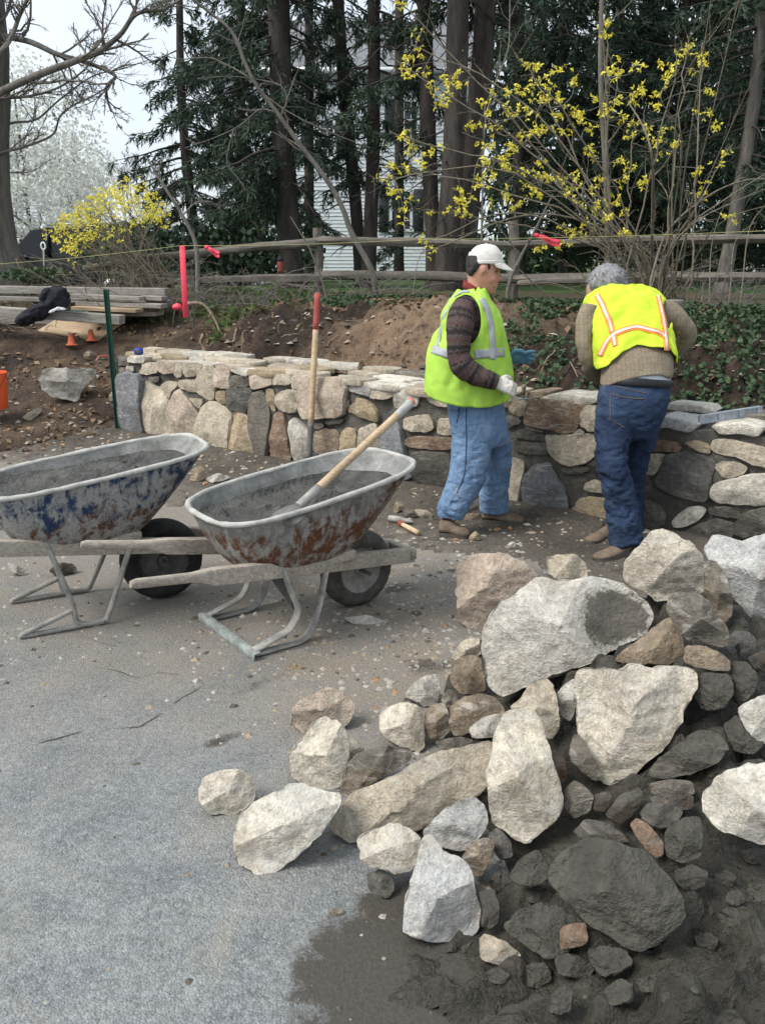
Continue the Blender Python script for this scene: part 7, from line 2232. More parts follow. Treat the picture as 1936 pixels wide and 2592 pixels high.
FL = '610,280 665,290 755,300 720,325 825,335 965,305 1015,320 1005,245 955,100 970,150 1105,290 1205,275 1245,300 1275,240 1315,212 1375,240 1380,270 1340,300 1220,350 1110,385 1090,440 1185,405 1425,380 1360,480 1400,490 1440,545 1110,400 1010,430 920,425 985,475 1045,500 860,505 840,490 895,545 955,535 960,500 1080,535 1145,545 1220,550 1185,455 1265,625 1190,620 1150,600 1060,580 1185,660 575,390 625,400 665,355 720,370 735,400 670,430 715,430 770,425 805,460 745,500 640,495 620,460 560,490 530,460 545,390 470,400 440,435 470,480 365,545 410,530 480,560 600,575 650,570 680,560 730,550 790,560 555,620 560,650 435,625 470,630 450,690 440,730 525,680 515,710 540,690 540,730 485,745 610,745 680,710 895,640 895,670 710,765 745,770 780,780 830,765 690,750 620,800 650,830 680,835 790,820 820,840 830,880 905,815 940,780 945,880 895,910 920,915 970,940 1030,870 1040,915 980,850 1120,775 1045,775 1030,700 1080,720 895,955 895,975 860,1010 805,1005 800,1045 770,975 1050,1005 755,1075 680,1075 570,900 540,850 585,870 530,830 470,870 405,775 430,800 350,870 320,860 325,905 360,915 340,830 380,850 290,910 205,910 260,340 290,345 325,320 335,360 210,370 140,145 110,245 100,290 130,320 175,310 170,215 80,15 285,415 255,445 85,590 120,640 185,665 160,700 105,725 45,715 40,830 60,830 125,850 10,770 90,900 80,930 180,1040 220,1075 1375,735 1380,785 1370,835 1460,705 1480,665 1475,940 1520,945 240,640'
fl = np.array(pts(FL)).reshape(-1, 2)
rs = np.random.RandomState(21)
FP = np.array([at_y(*cr2(x, y), rs.uniform(8.7, 10.3)) for x, y in fl])
base = at_y(*cr2(1120, 1215), 9.3); base[2] = zg(base[0], base[1])
root = tag(empty('forsythia_shrub', base), 'large loose forsythia with scattered yellow flowers above the bending man', 'shrub')
ordr = np.argsort(-np.linalg.norm(FP - base, axis=1)); canes = []
b = MB(); bt_ = MB()
taken = []
for n_, i in enumerate(ordr):
    tgt = FP[i]
    near = None
    if canes:
        allc = np.vstack(canes); j = np.argmin(np.linalg.norm(allc - tgt, axis=1)); near = (np.linalg.norm(allc[j] - tgt), allc[j])
    if near is None or (near[0] > .42 and len(canes) < 70):
        s0 = base + rs.normal(0, .16, 3) * np.array((1.3, 1, 0))
        mid = s0 * .45 + tgt * .55 + np.array((0, 0, .28 * np.linalg.norm((tgt - s0)[:2]) * rs.uniform(.3, 1.1)))
        q1 = s0 * .8 + mid * .2 + np.array((0, 0, .30))
        end = tgt + unit(tgt - mid) * .12
        pth = spline(np.array([s0, q1, mid, tgt, end]), 26)
        pth[1:-1] += rs.normal(0, .012, (24, 3))
        canes.append(pth)
        grow(b, pth, .0135, .003, 2, rs, 7, .16, .6, .12, 5, .0016, .07)
    else:
        p = near[1]; m_ = (p + tgt) / 2 + rs.normal(0, .03, 3)
        bt_.tube(spline(np.array([p, m_, tgt]), 8), [.005, .002], 4, cap=False)
tag(b.build('canes', MAT['twig_pale'], root), kind='stuff'); tag(bt_.build('twigs', MAT['twig_grey'], root), kind='stuff')
q, S = flowers(FP, rs, (5, 10), .041, .044)
tag(leafmesh('flowers', q, S, 'forsythia', root), kind='stuff')
# spent leaf buds
alc = np.vstack(canes); pk = alc[rs.randint(0, len(alc), 700)] + rs.normal(0, .05, (700, 3))
tag(leafmesh('buds', blades(pk, rs.normal(0, 1, (700, 3)) + np.array((0, 0, .6)), rs.uniform(.012, .028, 700), rs.uniform(.006, .011, 700), rs), rs.rand(700), 'bud', root), kind='stuff')
# bare arching canes to the right and long straight ones
root = tag(empty('bare_shrub', at_y(*cr2(1300, 1240), 9.0)), 'bare shrub of long straight and arching canes at the right', 'shrub')
b = MB(); rs = np.random.RandomState(8)
for pl, w in (([(1280, 1265), (1330, 900), (1420, 500), (1540, -20)], 8), ([(1262, 1265), (1290, 850), (1360, 380), (1420, -20)], 8), ([(1240, 1260), (1330, 950), (1480, 600), (1660, 200)], 7), ([(1255, 1260), (1250, 800), (1290, 380), (1440, 130), (1560, -20)], 7),
              ([(1150, 1230), (1230, 1000), (1400, 850), (1560, 780), (1700, 775)], 12), ([(1180, 1230), (1300, 1000), (1480, 860), (1700, 720)], 9), ([(1200, 1240), (1240, 1080), (1350, 960), (1500, 880), (1690, 800)], 9), ([(1220, 1250), (1260, 900), (1290, 600), (1200, 420), (1280, 300)], 8), ([(1160, 1240), (1165, 900), (1165, 700), (1130, 560), (1060, 440)], 15),
              ([(1210, 1260), (1240, 1000), (1230, 850), (1190, 780)], 9), ([(1410, 1280), (1420, 1060), (1470, 900), (1560, 820)], 6), ([(1550, 1250), (1580, 1000), (1640, 900), (1700, 860)], 6), ([(1500, 1250), (1520, 1050), (1600, 960)], 5), ([(1300, 1260), (1350, 1120), (1420, 1000), (1520, 930), (1690, 880)], 7)):
    q = spline(np.array([at_y(*cr2(*p), 9.0 + .5 * math.sin(j + w)) for j, p in enumerate(pl)]), 34)
    q[0][2] = min(q[0][2], zg(q[0][0], q[0][1]))
    grow(b, q, w * 9 / FOC / 1.7066 / 2, w * .35 * 9 / FOC / 1.7066 / 2, 2, rs, 7, .17, .5, .15, 5, .0016, .06)
tag(b.build('canes', MAT['twig_pale'], root), kind='stuff')

# left forsythia: dense yellow dome over a tangle of pale stems
rs = np.random.RandomState(23)
cen = at_y(*dpx(250, 470), 12.0)
gz = zg(cen[0] + .3, 12.0)
root = tag(empty('forsythia_shrub', (cen[0] + .35, 12.0, gz)), 'dense dome of yellow forsythia over pale stems left of the pink stake', 'shrub')
FPX = []
while len(FPX) < 260:
    x, y = rs.uniform(105, 372), rs.uniform(375, 585)
    top = np.interp(x, [105, 130, 190, 250, 290, 340, 372], [500, 455, 425, 385, 380, 420, 470])
    bot = np.interp(x, [105, 150, 220, 300, 372], [540, 585, 560, 520, 510])
    if y > top and (y < bot - 35 or rs.rand() < .13) and y < bot:
        FPX.append((x, y))
FP = np.array([at_y(*dpx(*p), 12.0 + rs.normal(0, .35)) for p in FPX])
q, S = flowers(FP, rs, (2, 5), .042, .055)
tag(leafmesh('flowers', q, S, 'forsythia', root), kind='stuff')
b = MB()
for i in rs.choice(len(FP), 60, replace=False):
    s0 = np.array((cen[0] + .35, 12.0, gz)) + rs.normal(0, .25, 3) * np.array((1, .8, 0)); tgt = FP[i]
    mid = s0 * .4 + tgt * .6 + np.array((0, 0, .15))
    grow(b, spline(np.array([s0, s0 * .75 + mid * .25 + np.array((0, 0, .2)), mid, tgt]), 18), .011, .003, 1, rs, 6, .25, .5, .15, 4, .002)
tag(b.build('stems', MAT['twig_pale'], root), kind='stuff')
# tangle of bare pale brush round its foot
def brush(label, x0, x1, y0, Y0, n, L, seed, mk='twig_pale', lean=.5, cat='brush'):
    rs = np.random.RandomState(seed)
    c = at_y(*dpx((x0 + x1) / 2, y0), Y0)
    root = tag(empty('brush', (c[0], Y0, zg(c[0], Y0))), label, cat)
    b = MB()
    for _ in range(n):
        x = rs.uniform(x0, x1); Y = Y0 + rs.normal(0, .35); p = at_y(*dpx(x, y0), Y); p[2] = zg(p[0], Y) - .03
        d = unit(np.array((rs.normal(0, lean), rs.normal(0, .3), rs.uniform(.5, 1.2)))); l = L * rs.uniform(.5, 1.2)
        t = np.linspace(0, 1, 12)[:, None]
        q = p + d * l * t + np.array((d[0] * .5, 0, -.45)) * l * t ** 2.2 + rs.normal(0, .01, (12, 3)) * t
        grow(b, q, rs.uniform(.004, .009), .002, 1, rs, 4, .35, .5, .1, 4, .0018)
    tag(b.build('stems', MAT[mk], root), kind='stuff')
brush('pale arching bare stems under the dense yellow dome', 150, 400, 620, 11.3, 110, 1.25, 41)
brush('bare twiggy brush on the bank behind the pink stake', 380, 640, 630, 11.2, 60, .95, 42, 'twig_grey')
brush('bare twiggy brush along the fence left of the white cap', 640, 900, 620, 11.6, 45, .9, 43, 'twig_grey')
brush('thicket of upright canes at the foot of the large forsythia', 1290, 1460, 630, 9.3, 70, 1.0, 44, 'twig_pale', .3)
brush('sparse bare canes at the far right by the fence', 1480, 1680, 630, 9.8, 30, 1.0, 45, 'twig_grey', .4)
brush('dry stalks at the left edge in front of the tree trunk', -40, 130, 700, 10.9, 34, .45, 46, 'twig_pale', .7)

# ---- white-flowering pear trees far left, grey bare trees behind
def blossom_tree(label, cx, cy, Y, rx, rz, n, seed, mk='blossom', size=.11, trunk='bark_grey', asp=1.0):
    rs = np.random.RandomState(seed)
    c = at_y(*dpx(cx, cy), Y); g = zg(c[0], Y)
    root = tag(empty('blossom_tree', (c[0], Y, g)), label, 'tree', 'white-blossoming trees')
    P = rs.normal(0, 1, (n, 3)); P = unit(P) * (rs.rand(n, 1) ** .45)
    cl = c + P * np.array((rx, rx, rz))
    w = fbm(cl * 1.1, 3, seed); cl = cl[w > -.12]
    pp = np.repeat(cl, 3, 0) + rs.normal(0, .10, (len(cl) * 3, 3))
    tag(leafmesh('crown', cards(pp, rs.normal(0, 1, (len(pp), 3)), rs.uniform(.6, 1.2, len(pp)) * size, rs, asp), np.clip(rs.normal(.6, .25, len(pp)), 0, 1), mk, root))
    b = MB()
    q = spline(np.array([(c[0], Y, g - .1), (c[0] + .05, Y, (g + c[2]) / 2 - rz * .4), (c[0], Y, c[2] + rz * .7)]), 16)
    grow(b, q, .13, .02, 3, rs, 12, .5, .6, .35, 6, .006); b.build('trunk', MAT[trunk], root)
blossom_tree('white-blossoming tree at the left edge behind the parked car', 45, 330, 26, 2.3, 2.9, 4200, 51)
blossom_tree('smaller white-blossoming tree right of the white garage', 165, 400, 32, 1.6, 1.8, 1600, 52)
blossom_tree('pale blossoming tree just above the dense yellow dome', 330, 455, 34, 1.5, 1.1, 700, 53)
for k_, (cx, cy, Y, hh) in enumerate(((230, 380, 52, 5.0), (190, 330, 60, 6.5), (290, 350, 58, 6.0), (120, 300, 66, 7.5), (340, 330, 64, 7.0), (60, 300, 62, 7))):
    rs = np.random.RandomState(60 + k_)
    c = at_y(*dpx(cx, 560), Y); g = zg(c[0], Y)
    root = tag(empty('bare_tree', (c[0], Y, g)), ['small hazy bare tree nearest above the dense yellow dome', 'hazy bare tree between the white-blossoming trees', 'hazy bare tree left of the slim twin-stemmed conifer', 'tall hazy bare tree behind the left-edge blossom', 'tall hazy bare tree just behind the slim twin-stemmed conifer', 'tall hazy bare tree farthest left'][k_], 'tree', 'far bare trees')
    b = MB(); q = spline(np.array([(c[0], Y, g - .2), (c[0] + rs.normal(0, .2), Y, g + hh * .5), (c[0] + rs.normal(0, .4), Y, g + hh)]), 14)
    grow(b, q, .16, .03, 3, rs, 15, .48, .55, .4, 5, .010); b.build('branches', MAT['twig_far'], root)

# ---- low greenery: box bush by the house, ivy, dead leaves, grass
def bush(label, cx, cy, Y, rx, rz, n, mk, seed, size=.09):
    rs = np.random.RandomState(seed); c = at_y(*dpx(cx, cy), Y); g = zg(c[0], Y)
    root = tag(empty('bush', (c[0], Y, g)), label, 'bush')
    P = unit(rs.normal(0, 1, (n, 3))) * (rs.rand(n, 1) ** .35) * np.array((rx, rx, rz)) + c
    leafmesh('foliage', cards(P, rs.normal(0, 1, (n, 3)), rs.uniform(.6, 1.2, n) * size, rs), rs.rand(n), mk, root)
    b = MB()
    for _ in range(7):
        b.tube(spline(np.array([(c[0] + rs.normal(0, .05), Y, g - .1), c + rs.normal(0, rx * .3, 3), c + rs.normal(0, rx * .5, 3)]), 8), [.02, .006], 5)
    tag(b.build('stems', MAT['twig_brown'], root), kind='stuff')
bush('bright green clipped bush in front of the white house', 540, 503, 30, .55, .42, 900, 'boxleaf', 71)
bush('low green bush behind the fence, left of the fence post', 470, 520, 24, .7, .3, 700, 'boxleaf', 72)
bush('dark green weeds at the foot of the left tree', 75, 592, 11.9, .45, .10, 500, 'ivy', 73, .05)
bush('dark evergreen bush beyond the fence at the far right', 1560, 545, 22, 1.3, .6, 1400, 'ivy', 74, .12)
bush('dark evergreen bush beyond the fence between the pair and the forsythia', 1190, 545, 25, 1.3, .55, 1200, 'ivy', 75, .12)
bush('dark brush mass behind the blue barrow\'s timber stack', 330, 545, 19, 1.6, .7, 1500, 'needle', 76, .12)
bush('dark brush behind the fence left of the post', 560, 545, 20, 1.5, .55, 1400, 'needle', 77, .12)

def scatter(name, label, cat, n, region, mk, size, seed, lift=.012, flat=.5, asp=1.3, keepf=None, mask=None):
    rs = np.random.RandomState(seed)
    s = rs.uniform(region[0], region[1], n * 3); t = rs.uniform(region[2], region[3], n * 3)
    x = WA[0] + WD[0] * s + WN[0] * t; y = WA[1] + WD[1] * s + WN[1] * t
    nz = fbm(np.c_[x * 1.7, y * 1.7, x * 0], 3, seed)
    keep = (nz > (mask if mask is not None else -1)) & (y > .5)
    if keepf is not None: keep &= keepf(s, t, rs)
    x, y = x[keep][:n], y[keep][:n]
    z = height(x, y); e = .05
    nx_ = -(height(x + e, y) - z) / e; ny_ = -(height(x, y + e) - z) / e
    N = unit(np.c_[nx_, ny_, np.ones(len(x))])
    P = np.c_[x, y, z] + N * rs.uniform(.3, 1.6, (len(x), 1)) * lift
    Nn = N + rs.normal(0, flat, (len(x), 3))
    o = leafmesh(name, cards(P, Nn, rs.uniform(.6, 1.3, len(x)) * size, rs, asp), np.clip(rs.normal(.45, .28, len(x)), 0, 1), mk)
    return tag(o, label, cat, kind='stuff')
scatter('ivy', 'dark green ivy covering the bank at the right', 'ivy', 15000, (3.3, 8.0, .95, 3.6), 'ivy', .036, 81, .05, .55, 1.15, lambda s, t, r: r.rand(len(s)) < sstep(3.2, 4.3, s + .35 * t) * sstep(.85, 1.35, t), -.28)
scatter('ivy', 'sparse ivy along the bank top below the fence', 'ivy', 2600, (-.5, 4.2, 2.3, 4.8), 'ivy', .05, 82, .04, .5, 1.15, None, .05)
scatter('dead_leaves', 'brown dead leaves lying over the bank', 'leaves', 3000, (-.2, 8.0, .9, 4.2), 'deadleaf', .05, 83, .02, .45, 1.5, lambda s, t, r: r.rand(len(s)) < .04 + .9 * sstep(1.7, 2.3, t + .25 * sstep(3, 4, s)), -.15)
scatter('dead_leaves', 'brown litter and leaves on the slope left of the wall', 'leaves', 1300, (-4.5, .1, -1.5, 3.2), 'deadleaf', .045, 84, .015, .45, 1.6, None, -.1)
scatter('dry_grass', 'dry grass and weeds round the timber stack', 'grass', 1500, (-4.5, .1, 1.6, 4.8), 'grassblade', .05, 85, .04, 1.4, 3.2, None, .02)

# ---- torn roots in the cut bank
rs = np.random.RandomState(91)
for k_ in range(26):
    s = rs.uniform(.2, 5.2); t = rs.uniform(.95, 1.7)
    x, y = WA[0] + WD[0] * s + WN[0] * t, WA[1] + WD[1] * s + WN[1] * t
    p = np.array((x, y, zg(x, y) + .01)); d = unit(np.array((rs.normal(0, .7), -.8, rs.normal(-.1, .5)))); L = rs.uniform(.15, .55)
    tt = np.linspace(0, 1, 10)[:, None]
    q = p - d * .05 + d * L * tt + np.array((rs.normal(0, .2), .25, -.5)) * L * tt ** 2 + np.cumsum(rs.normal(0, .008, (10, 3)), 0)
    q[:, 2] = np.maximum(q[:, 2], height(q[:, 0], q[:, 1]) + .004)
    b = MB(); grow(b, q, rs.uniform(.003, .009), .0015, 1, rs, 3, .4, .6, -.1, 4, .0012)
    tag(b.build('root', MAT['root' if rs.rand() < .6 else 'twig_brown']), 'torn root poking out of the cut bank behind the wall', 'root', 'torn roots in the bank')
def traced_root(label, pl, w, Y, mk='root'):
    q = spline(np.array([at_y(*c3(*p), Y + .05 * math.sin(j)) for j, p in enumerate(pl)]), 20)
    b = MB(); grow(b, q, w, w * .35, 1, rs, 4, .3, .5, -.2, 6, .002); tag(b.build('root', MAT[mk]), label, 'root')
traced_root('pale split root hanging on the dark soil right of the pink stake', [(1425, 425), (1410, 460), (1400, 500), (1385, 510)], .022, 8.75)
traced_root('orange torn root end below the pink stake', [(1225, 460), (1205, 500), (1215, 540), (1225, 580)], .026, 8.75)
traced_root('long root running out right from under the pink stake', [(1120, 280), (1200, 280), (1250, 320), (1290, 390), (1310, 440)], .020, 9.15)

# ---- stone chips and crumbs trodden into the ground
def chips(name, label, n, fn_xy, seed, smin, smax, mats, fm=None, zf=None, rnd=False):
    rs = np.random.RandomState(seed)
    x, y = fn_xy(rs, n); n = len(x); z = np.maximum(height(x, y), 0) if zf is None else zf(x, y)
    sz = smin + (smax - smin) * rs.rand(n) ** 3.2
    base_ = np.array([(1, 0, 0), (.3, .9, 0), (-.8, .5, 0), (-.7, -.6, 0), (.35, -.85, 0), (.1, .1, .55), (-.15, .0, .5)])
    Fb = [[0, 1, 5], [1, 6, 5], [1, 2, 6], [2, 3, 6], [3, 4, 6], [4, 5, 6], [4, 0, 5]]
    if rnd:
        e_ = MB().ell((0, 0, .3), (1, .85, .62), 7, 5); base_, Fb = np.array(e_.v), e_.f
    nb = len(base_)
    V, F, fmm = [], [], []
    for i in range(n):
        q = base_ * (rs.uniform(.6, 1.3, (nb, 3)) if not rnd else rs.uniform(.82, 1.15, (nb, 3))); a = rs.uniform(0, 6.28)
        q = q @ rotm('Z', a).T * sz[i]; q[:, 2] *= rs.uniform(.4, 1.2)
        q[:, 2] += q[:, 0] * rs.normal(0, .15) - sz[i] * .06
        V.append(q + np.array((x[i], y[i], z[i]))); F += [[j + i * nb for j in f] for f in Fb]
        fmm += [rs.choice(len(mats), p=fm)] * len(Fb)
    return tag(mesh_obj(name, np.vstack(V), F, None, mats=mats, fmat=fmm, smooth=rnd), label, 'gravel', kind='stuff')
def mk_chip(nm, c): return m_plain(nm, c, .9, .3, 30, .004)
CH = [mk_chip('chip_pale', (.31, .29, .255)), mk_chip('chip_tan', (.27, .22, .165)), mk_chip('chip_dark', (.085, .075, .062)), mk_chip('chip_rust', (.30, .17, .09))]
CLOD = m_plain('mud_clod', (.055, .051, .042), .7, .35, 30, .008)
def xy_front(rs, n):
    x = np.r_[rs.normal(.15, .55, n // 2), rs.uniform(-2.6, 1.2, n - n // 2)]; y = np.r_[rs.normal(3.75, .5, n // 2), rs.uniform(3.2, 5.4, n - n // 2)]
    return x, np.clip(y, 1.2, 6)
chips('stone_chips', 'pale stone chips and crumbs trodden into the ground by the barrows', 3600, xy_front, 95, .003, .024, CH, [.52, .30, .17, .01])
def xy_wall(rs, n):
    s = rs.uniform(-.5, 5.5, n); t = -np.abs(rs.normal(0, .75, n)) - .05
    return WA[0] + WD[0] * s + WN[0] * t, WA[1] + WD[1] * s + WN[1] * t
chips('stone_chips', 'dark crumbs and chips lying along the foot of the wall', 1800, xy_wall, 96, .005, .038, CH, [.2, .25, .5, .05])
def xy_slope(rs, n): return rs.uniform(-4.4, -2.2, n), rs.uniform(6.3, 9.6, n)
chips('stone_chips', 'clods and pebbles on the slope left of the wall', 900, xy_slope, 97, .008, .05, CH, [.16, .2, .6, .04])
def xy_drive(rs, n): return rs.uniform(-1.7, 1.0, n), rs.uniform(1.2, 3.4, n)
chips('stone_chips', 'scattered fine grit on the open driveway', 420, xy_drive, 98, .002, .009, CH, [.5, .15, .3, .05])
def xy_pile(rs, n):
    x, y = rs.normal(.2, .35, n), rs.normal(2.7, .45, n); return x, y
chips('stone_chips', 'crumbs of earth and grit round the left side of the pile', 600, xy_pile, 99, .003, .02, CH, [.3, .25, .4, .05])
def xy_bank(rs, n):
    s = rs.uniform(0, 6.5, n); t = rs.uniform(.7, 1.9, n)
    return WA[0] + WD[0] * s + WN[0] * t, WA[1] + WD[1] * s + WN[1] * t
chips('stone_chips', 'clods and small stones in the face of the cut bank', 1500, xy_bank, 100, .008, .05, CH, [.08, .2, .68, .04])
def xy_mud(rs, n):
    x, y = rs.uniform(-.3, 1.8, n * 6), 1.0 + 1.7 * rs.rand(n * 6)
    i = np.clip(((y - my_[0]) / .016).astype(int), 0, len(my_) - 1); j = np.clip(((x - mx_[0]) / .016).astype(int), 0, len(mx_) - 1)
    k = rs.rand(n * 6) < cover[i, j] ** 2 * (fbm(np.c_[x * 3, y * 3, x * 0], 2, 4) + .55) + .01
    return x[k][:n], y[k][:n]
chips('mud_crumbs', 'crumbs and clods of dark mud strewn round the foot of the pile', 600, xy_mud, 101, .003, .013, [CLOD, CH[2]], [.9, .1], mud_z, True)
# ------------------------------------------------------------------ house, garage, cars
HY = 34.0
hx0, hx1 = at_y(*dpx(478, 500), HY)[0], at_y(*dpx(1010, 500), HY)[0]
root = tag(empty('house', ((hx0 + hx1) / 2, HY, 1.0)), 'white clapboard house glimpsed between the conifer trunks', 'house')
def siding(x0, x1, z0, z1, y, lap=.13):
    V, F = [], []
    n = int((z1 - z0) / lap)
    for i in range(n):
        z = z0 + i * lap
        b0 = len(V)
        V += [(x0, y - .022, z), (x1, y - .022, z), (x1, y, z + lap), (x0, y, z + lap), (x0, y, z), (x1, y, z)]
        F += [[b0, b0 + 1, b0 + 2, b0 + 3], [b0 + 4, b0 + 5, b0 + 1, b0]]
    return V, F
V, F = siding(hx0, hx1, .6, 8.2, HY)
b = MB(); b.add(V, F); b.box(((hx0 + hx1) / 2, HY + 4.05, 4.4), (hx1 - hx0, 8.05, 7.6)); b.build('wall', MAT['siding'], root, smooth=False)
b = MB()
b.add([(hx0 - .4, HY - .5, 8.1), (hx1 + .4, HY - .5, 8.1), (hx1 + .4, HY + 4, 10.6), (hx0 - .4, HY + 4, 10.6), (hx1 + .4, HY + 8.5, 8.1), (hx0 - .4, HY + 8.5, 8.1)], [[0, 1, 2, 3], [3, 2, 4, 5], [0, 3, 5], [1, 4, 2], [0, 5, 4, 1]])
b.build('roof', MAT['roof_grey'], root, smooth=False)
b = MB(); b.box(((hx0 + hx1) / 2, HY - .45, 8.02), (hx1 - hx0 + .8, .12, .18)); b.build('gutter', MAT['white_trim'], root)
for cx in (hx0 + .06, hx1 - .06):
    b = MB(); b.box((cx, HY - .03, 4.4), (.16, .05, 7.6)); b.build('corner_board', MAT['white_trim'], root)
for cx, cy, w, h in ((541, 478, .75, 1.15), (866, 455, .75, 1.4), (700, 300, .75, 1.3), (880, 260, .75, 1.3)):
    c = at_y(*dpx(cx, cy), HY)
    win = empty('window', (0, 0, 0)); win.parent = root; win.location = Vector((c[0], HY - .05, c[2])) - Vector(root.location)
    b = MB(); b.box((c[0], HY - .035, c[2]), (w, .03, h)); b.build('pane', MAT['window_glass'], win)
    b = MB()
    for dx, dz, ww, hh in ((0, h / 2, w + .16, .09), (0, -h / 2, w + .2, .09), (-w / 2, 0, .09, h), (w / 2, 0, .09, h), (0, 0, w, .05), (-w / 6, 0, .025, h), (w / 6, 0, .025, h), (0, h / 4, w, .025), (0, -h / 4, w, .025)):
        b.box((c[0] + dx, HY - .065, c[2] + dz), (ww, .035, hh))
    b.build('frame', MAT['white_trim'], win, smooth=False)
    if cx not in (541,):
        for sg in (-1, 1):
            b = MB(); b.box((c[0] + sg * (w / 2 + .27), HY - .05, c[2]), (.36, .04, h + .1), bev=.01); b.build('shutter', MAT['shutter'], win)
# garage at the far left
GYY = 38.0
gx0, gx1 = at_y(*dpx(-60, 500), GYY)[0], at_y(*dpx(103, 500), GYY)[0]
zt = at_y(*dpx(60, 372), GYY)[2]
root = tag(empty('garage', ((gx0 + gx1) / 2, GYY, .6)), 'white garage with a dark open door behind the parked car', 'garage')
V, F = siding(gx0, gx1, 2.9, zt, GYY)
b = MB(); b.add(V, F); b.box(((gx0 + gx1) / 2, GYY + 3.05, (zt + .5) / 2), (gx1 - gx0, 6.0, zt - .5)); b.build('wall', MAT['siding'], root, smooth=False)
b = MB(); zr = zt + 1.2; xm = (gx0 + gx1) / 2
b.add([(gx0 - .3, GYY - .4, zt - .1), (gx1 + .3, GYY - .4, zt - .1), (xm, GYY - .4, zr + .4), (gx0 - .3, GYY + 6.3, zt - .1), (gx1 + .3, GYY + 6.3, zt - .1), (xm, GYY + 6.3, zr + .4)], [[0, 1, 2], [5, 4, 3], [0, 2, 5, 3], [1, 4, 5, 2], [0, 3, 4, 1]])
b.build('roof', MAT['roof_grey'], root, smooth=False)
b = MB(); b.box((xm - .6, GYY - .02, 1.7), (gx1 - gx0 - 1.6, .06, 2.3)); b.build('doorway', MAT['shutter'], root)  # dark-coloured panel on the wall stands in for the shade inside the open garage
b = MB(); b.box((gx1 - .2, GYY - .05, 1.8), (.35, .06, 2.5)); b.box((xm - .6, GYY - .05, 2.92), (gx1 - gx0 - 1.2, .07, .18)); b.build('door_frame', MAT['white_trim'], root)

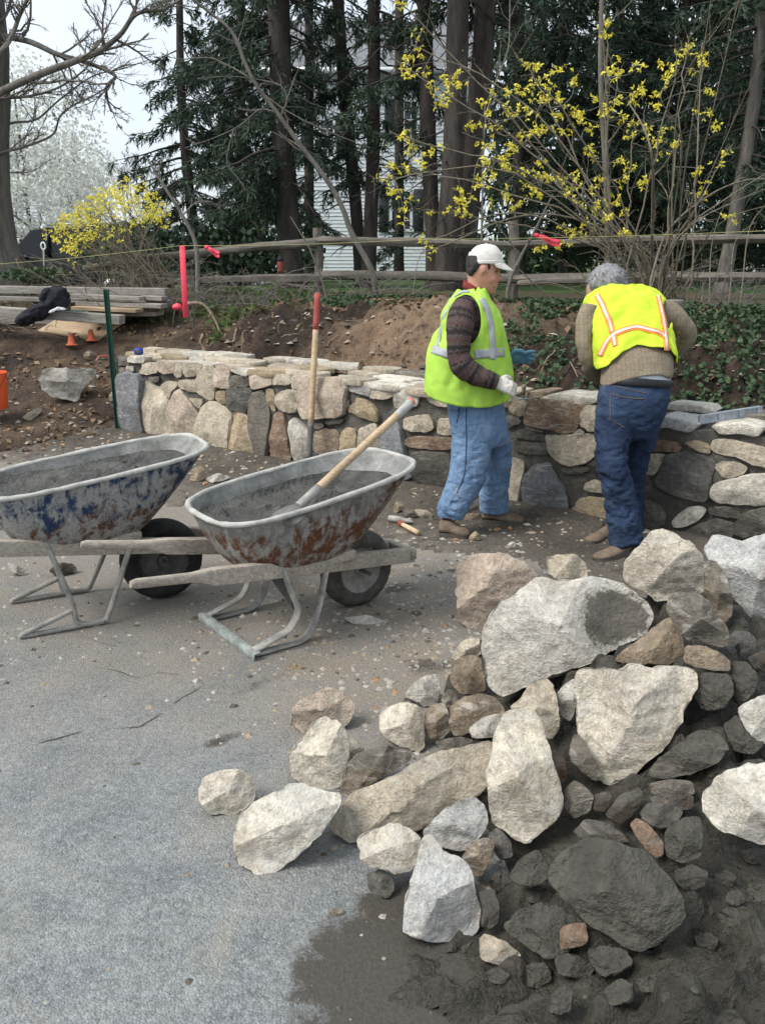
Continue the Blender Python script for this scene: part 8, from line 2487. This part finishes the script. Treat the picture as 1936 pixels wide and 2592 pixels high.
def car(label, xc, Y, heading, length, hgt, mk, suv=True):
    """body lofted from cross-sections along its length; local x forward"""
    g = zg(xc, Y)
    root = tag(empty('parked_car', (xc, Y, g), heading), label, 'car', 'cars parked behind the fence')
    W = .92
    st_ = [(-.5, .42, .78, .60), (-.49, .36, .95, .78), (-.46, .30, 1.02, .92), (-.2, .28, 1.03, 1.0), (.1, .28, 1.02, 1.0), (.3, .30, 1.0, 1.0), (.42, .32, .92, .94), (.48, .36, .82, .8), (.5, .42, .72, .6)]
    rg = []
    for t, zb, ztp, w in st_:
        h2 = ztp * hgt / 1.7
        rg.append([np.array((t * length, y * W * w, z)) for y, z in ((-.98, zb), (-1, zb + .15), (-1.0, h2 * .75), (-.95, h2 * .97), (-.8, h2), (.8, h2), (.95, h2 * .97), (1.0, h2 * .75), (1, zb + .15), (.98, zb))])
    b = MB(); b.rings(rg); b.build('body', MAT[mk], root, sharp=40, local=True)
    tail = -.47 if suv else -.36
    rg = []
    for t, zf, w in ((tail, .55, .86), (tail + .04, .96, .80), (tail + .12, 1.0, .78), (.05, 1.0, .78), (.12, .97, .78), (.26, .55, .88)):
        z1 = hgt * (.60 + .40 * (zf - .55) / .45) if zf > .55 else hgt * .585
        rg.append([np.array((t * length, y * W * w, z)) for y, z in ((-1.08, hgt * .56), (-1, z1 - .03 if zf > .55 else z1), (-.9, z1), (.9, z1), (1, z1 - .03 if zf > .55 else z1), (1.08, hgt * .56))])
    b = MB(); b.rings(rg); b.build('cabin_glass', MAT['car_glass'], root, sharp=40, local=True)
    b = MB(); b.box(((tail + .20) * length * .98 + .0, 0, hgt - .005), (length * .42, W * 1.42, .04), bev=.015)
    for t in (tail + .02, -.22, .03): 
        for sg in (-1, 1): b.box((t * length, sg * W * .84, hgt * .80), (.10, .05, hgt * .40), rotm('X', sg * .18))
    b.build('roof', MAT[mk], root, local=True)
    for sg in (-1, 1):
        b = MB(); b.tube([(tail * length * .85, sg * W * .66, hgt + .06), (-.1 * length, sg * W * .68, hgt + .085), (.04 * length, sg * W * .66, hgt + .05)], .018, 6); b.build('roof_rail', MAT['chrome'], root, local=True)
        b = MB(); b.box((.12 * length, sg * (W + .09), hgt * .6), (.12, .16, .12), bev=.04); b.build('mirror', MAT[mk], root, local=True)
        b = MB(); b.ell((.475 * length, sg * .66, .66 * hgt / 1.7), (.10, .16, .09)); b.build('headlight', MAT['chrome'], root, local=True)
        b = MB(); b.box((-.492 * length, sg * .72, .85 * hgt / 1.7), (.05, .16, .30), bev=.02); b.build('tail_light', MAT['red_paint'], root, local=True)
        b = MB()
        b.box((0, sg * (W + .004), .66), (.004, .006, .6)); b.box((-.22 * length, sg * (W + .004), .66), (.004, .006, .6)); b.build('door_seam', MAT['shutter'], root, local=True)
        for t in (-.31, .31):
            wl = empty('wheel'); wl.parent = root; wl.location = (t * length, sg * (W - .08), .34)
            b = MB(); n = 24
            b.rings([[np.array((math.cos(2 * math.pi * j / n) * r_, y, math.sin(2 * math.pi * j / n) * r_)) for j in range(n)] for r_, y in ((.22, -.11), (.33, -.11), (.345, -.08), (.345, .08), (.33, .11), (.22, .11))], cap=(True, True)); b.build('tyre', MAT['tyre'], wl, local=True)
            b = MB(); b.rings([[np.array((math.cos(2 * math.pi * j / n) * r_, y * sg, math.sin(2 * math.pi * j / n) * r_)) for j in range(n)] for r_, y in ((.215, .10), (.20, .118), (.06, .10), (.05, .125))], cap=(False, True)); b.build('rim', MAT['chrome'], wl, local=True)
    b = MB(); b.box((.505 * length, 0, .5), (.03, 1.0, .18), bev=.01); b.build('grille', MAT['shutter'], root, local=True)
    return root
car('black car with roof rails parked behind the left shrubs', at_y(*dpx(150, 540), 22.5)[0], 22.5, math.radians(172), 4.7, 1.72, 'car_black')
car('silver car mostly hidden behind the left brush', at_y(*dpx(395, 540), 27)[0], 27, math.radians(168), 4.5, 1.62, 'car_grey')
# white picket fence glimpsed far right
root = tag(empty('picket_fence', (at_y(*dpx(1600, 560), 27)[0], 27, 1.0)), 'white picket fence glimpsed at the far right beyond the conifers', 'fence')
xa = at_y(*dpx(1555, 560), 27)[0]
for i in range(16):
    b = MB(); x = xa + i * .13; z0 = zg(x, 27)
    V = [(x - .035, 26.98, z0), (x + .035, 26.98, z0), (x + .035, 26.98, z0 + 1.0), (x, 26.98, z0 + 1.1), (x - .035, 26.98, z0 + 1.0)]
    V += [(a_, 27.0, c_) for a_, _, c_ in V]
    b.add(V, [[0, 1, 2, 3, 4], [9, 8, 7, 6, 5]] + [[j, j + 5, (j + 1) % 5 + 5, (j + 1) % 5] for j in range(5)]); b.build('picket', MAT['white_trim'], root, smooth=False)
for dz in (.3, .8):
    b = MB(); b.box((xa + 1.0, 27.03, zg(xa + 1, 27) + dz), (2.2, .05, .08)); b.build('rail', MAT['white_trim'], root, smooth=False)
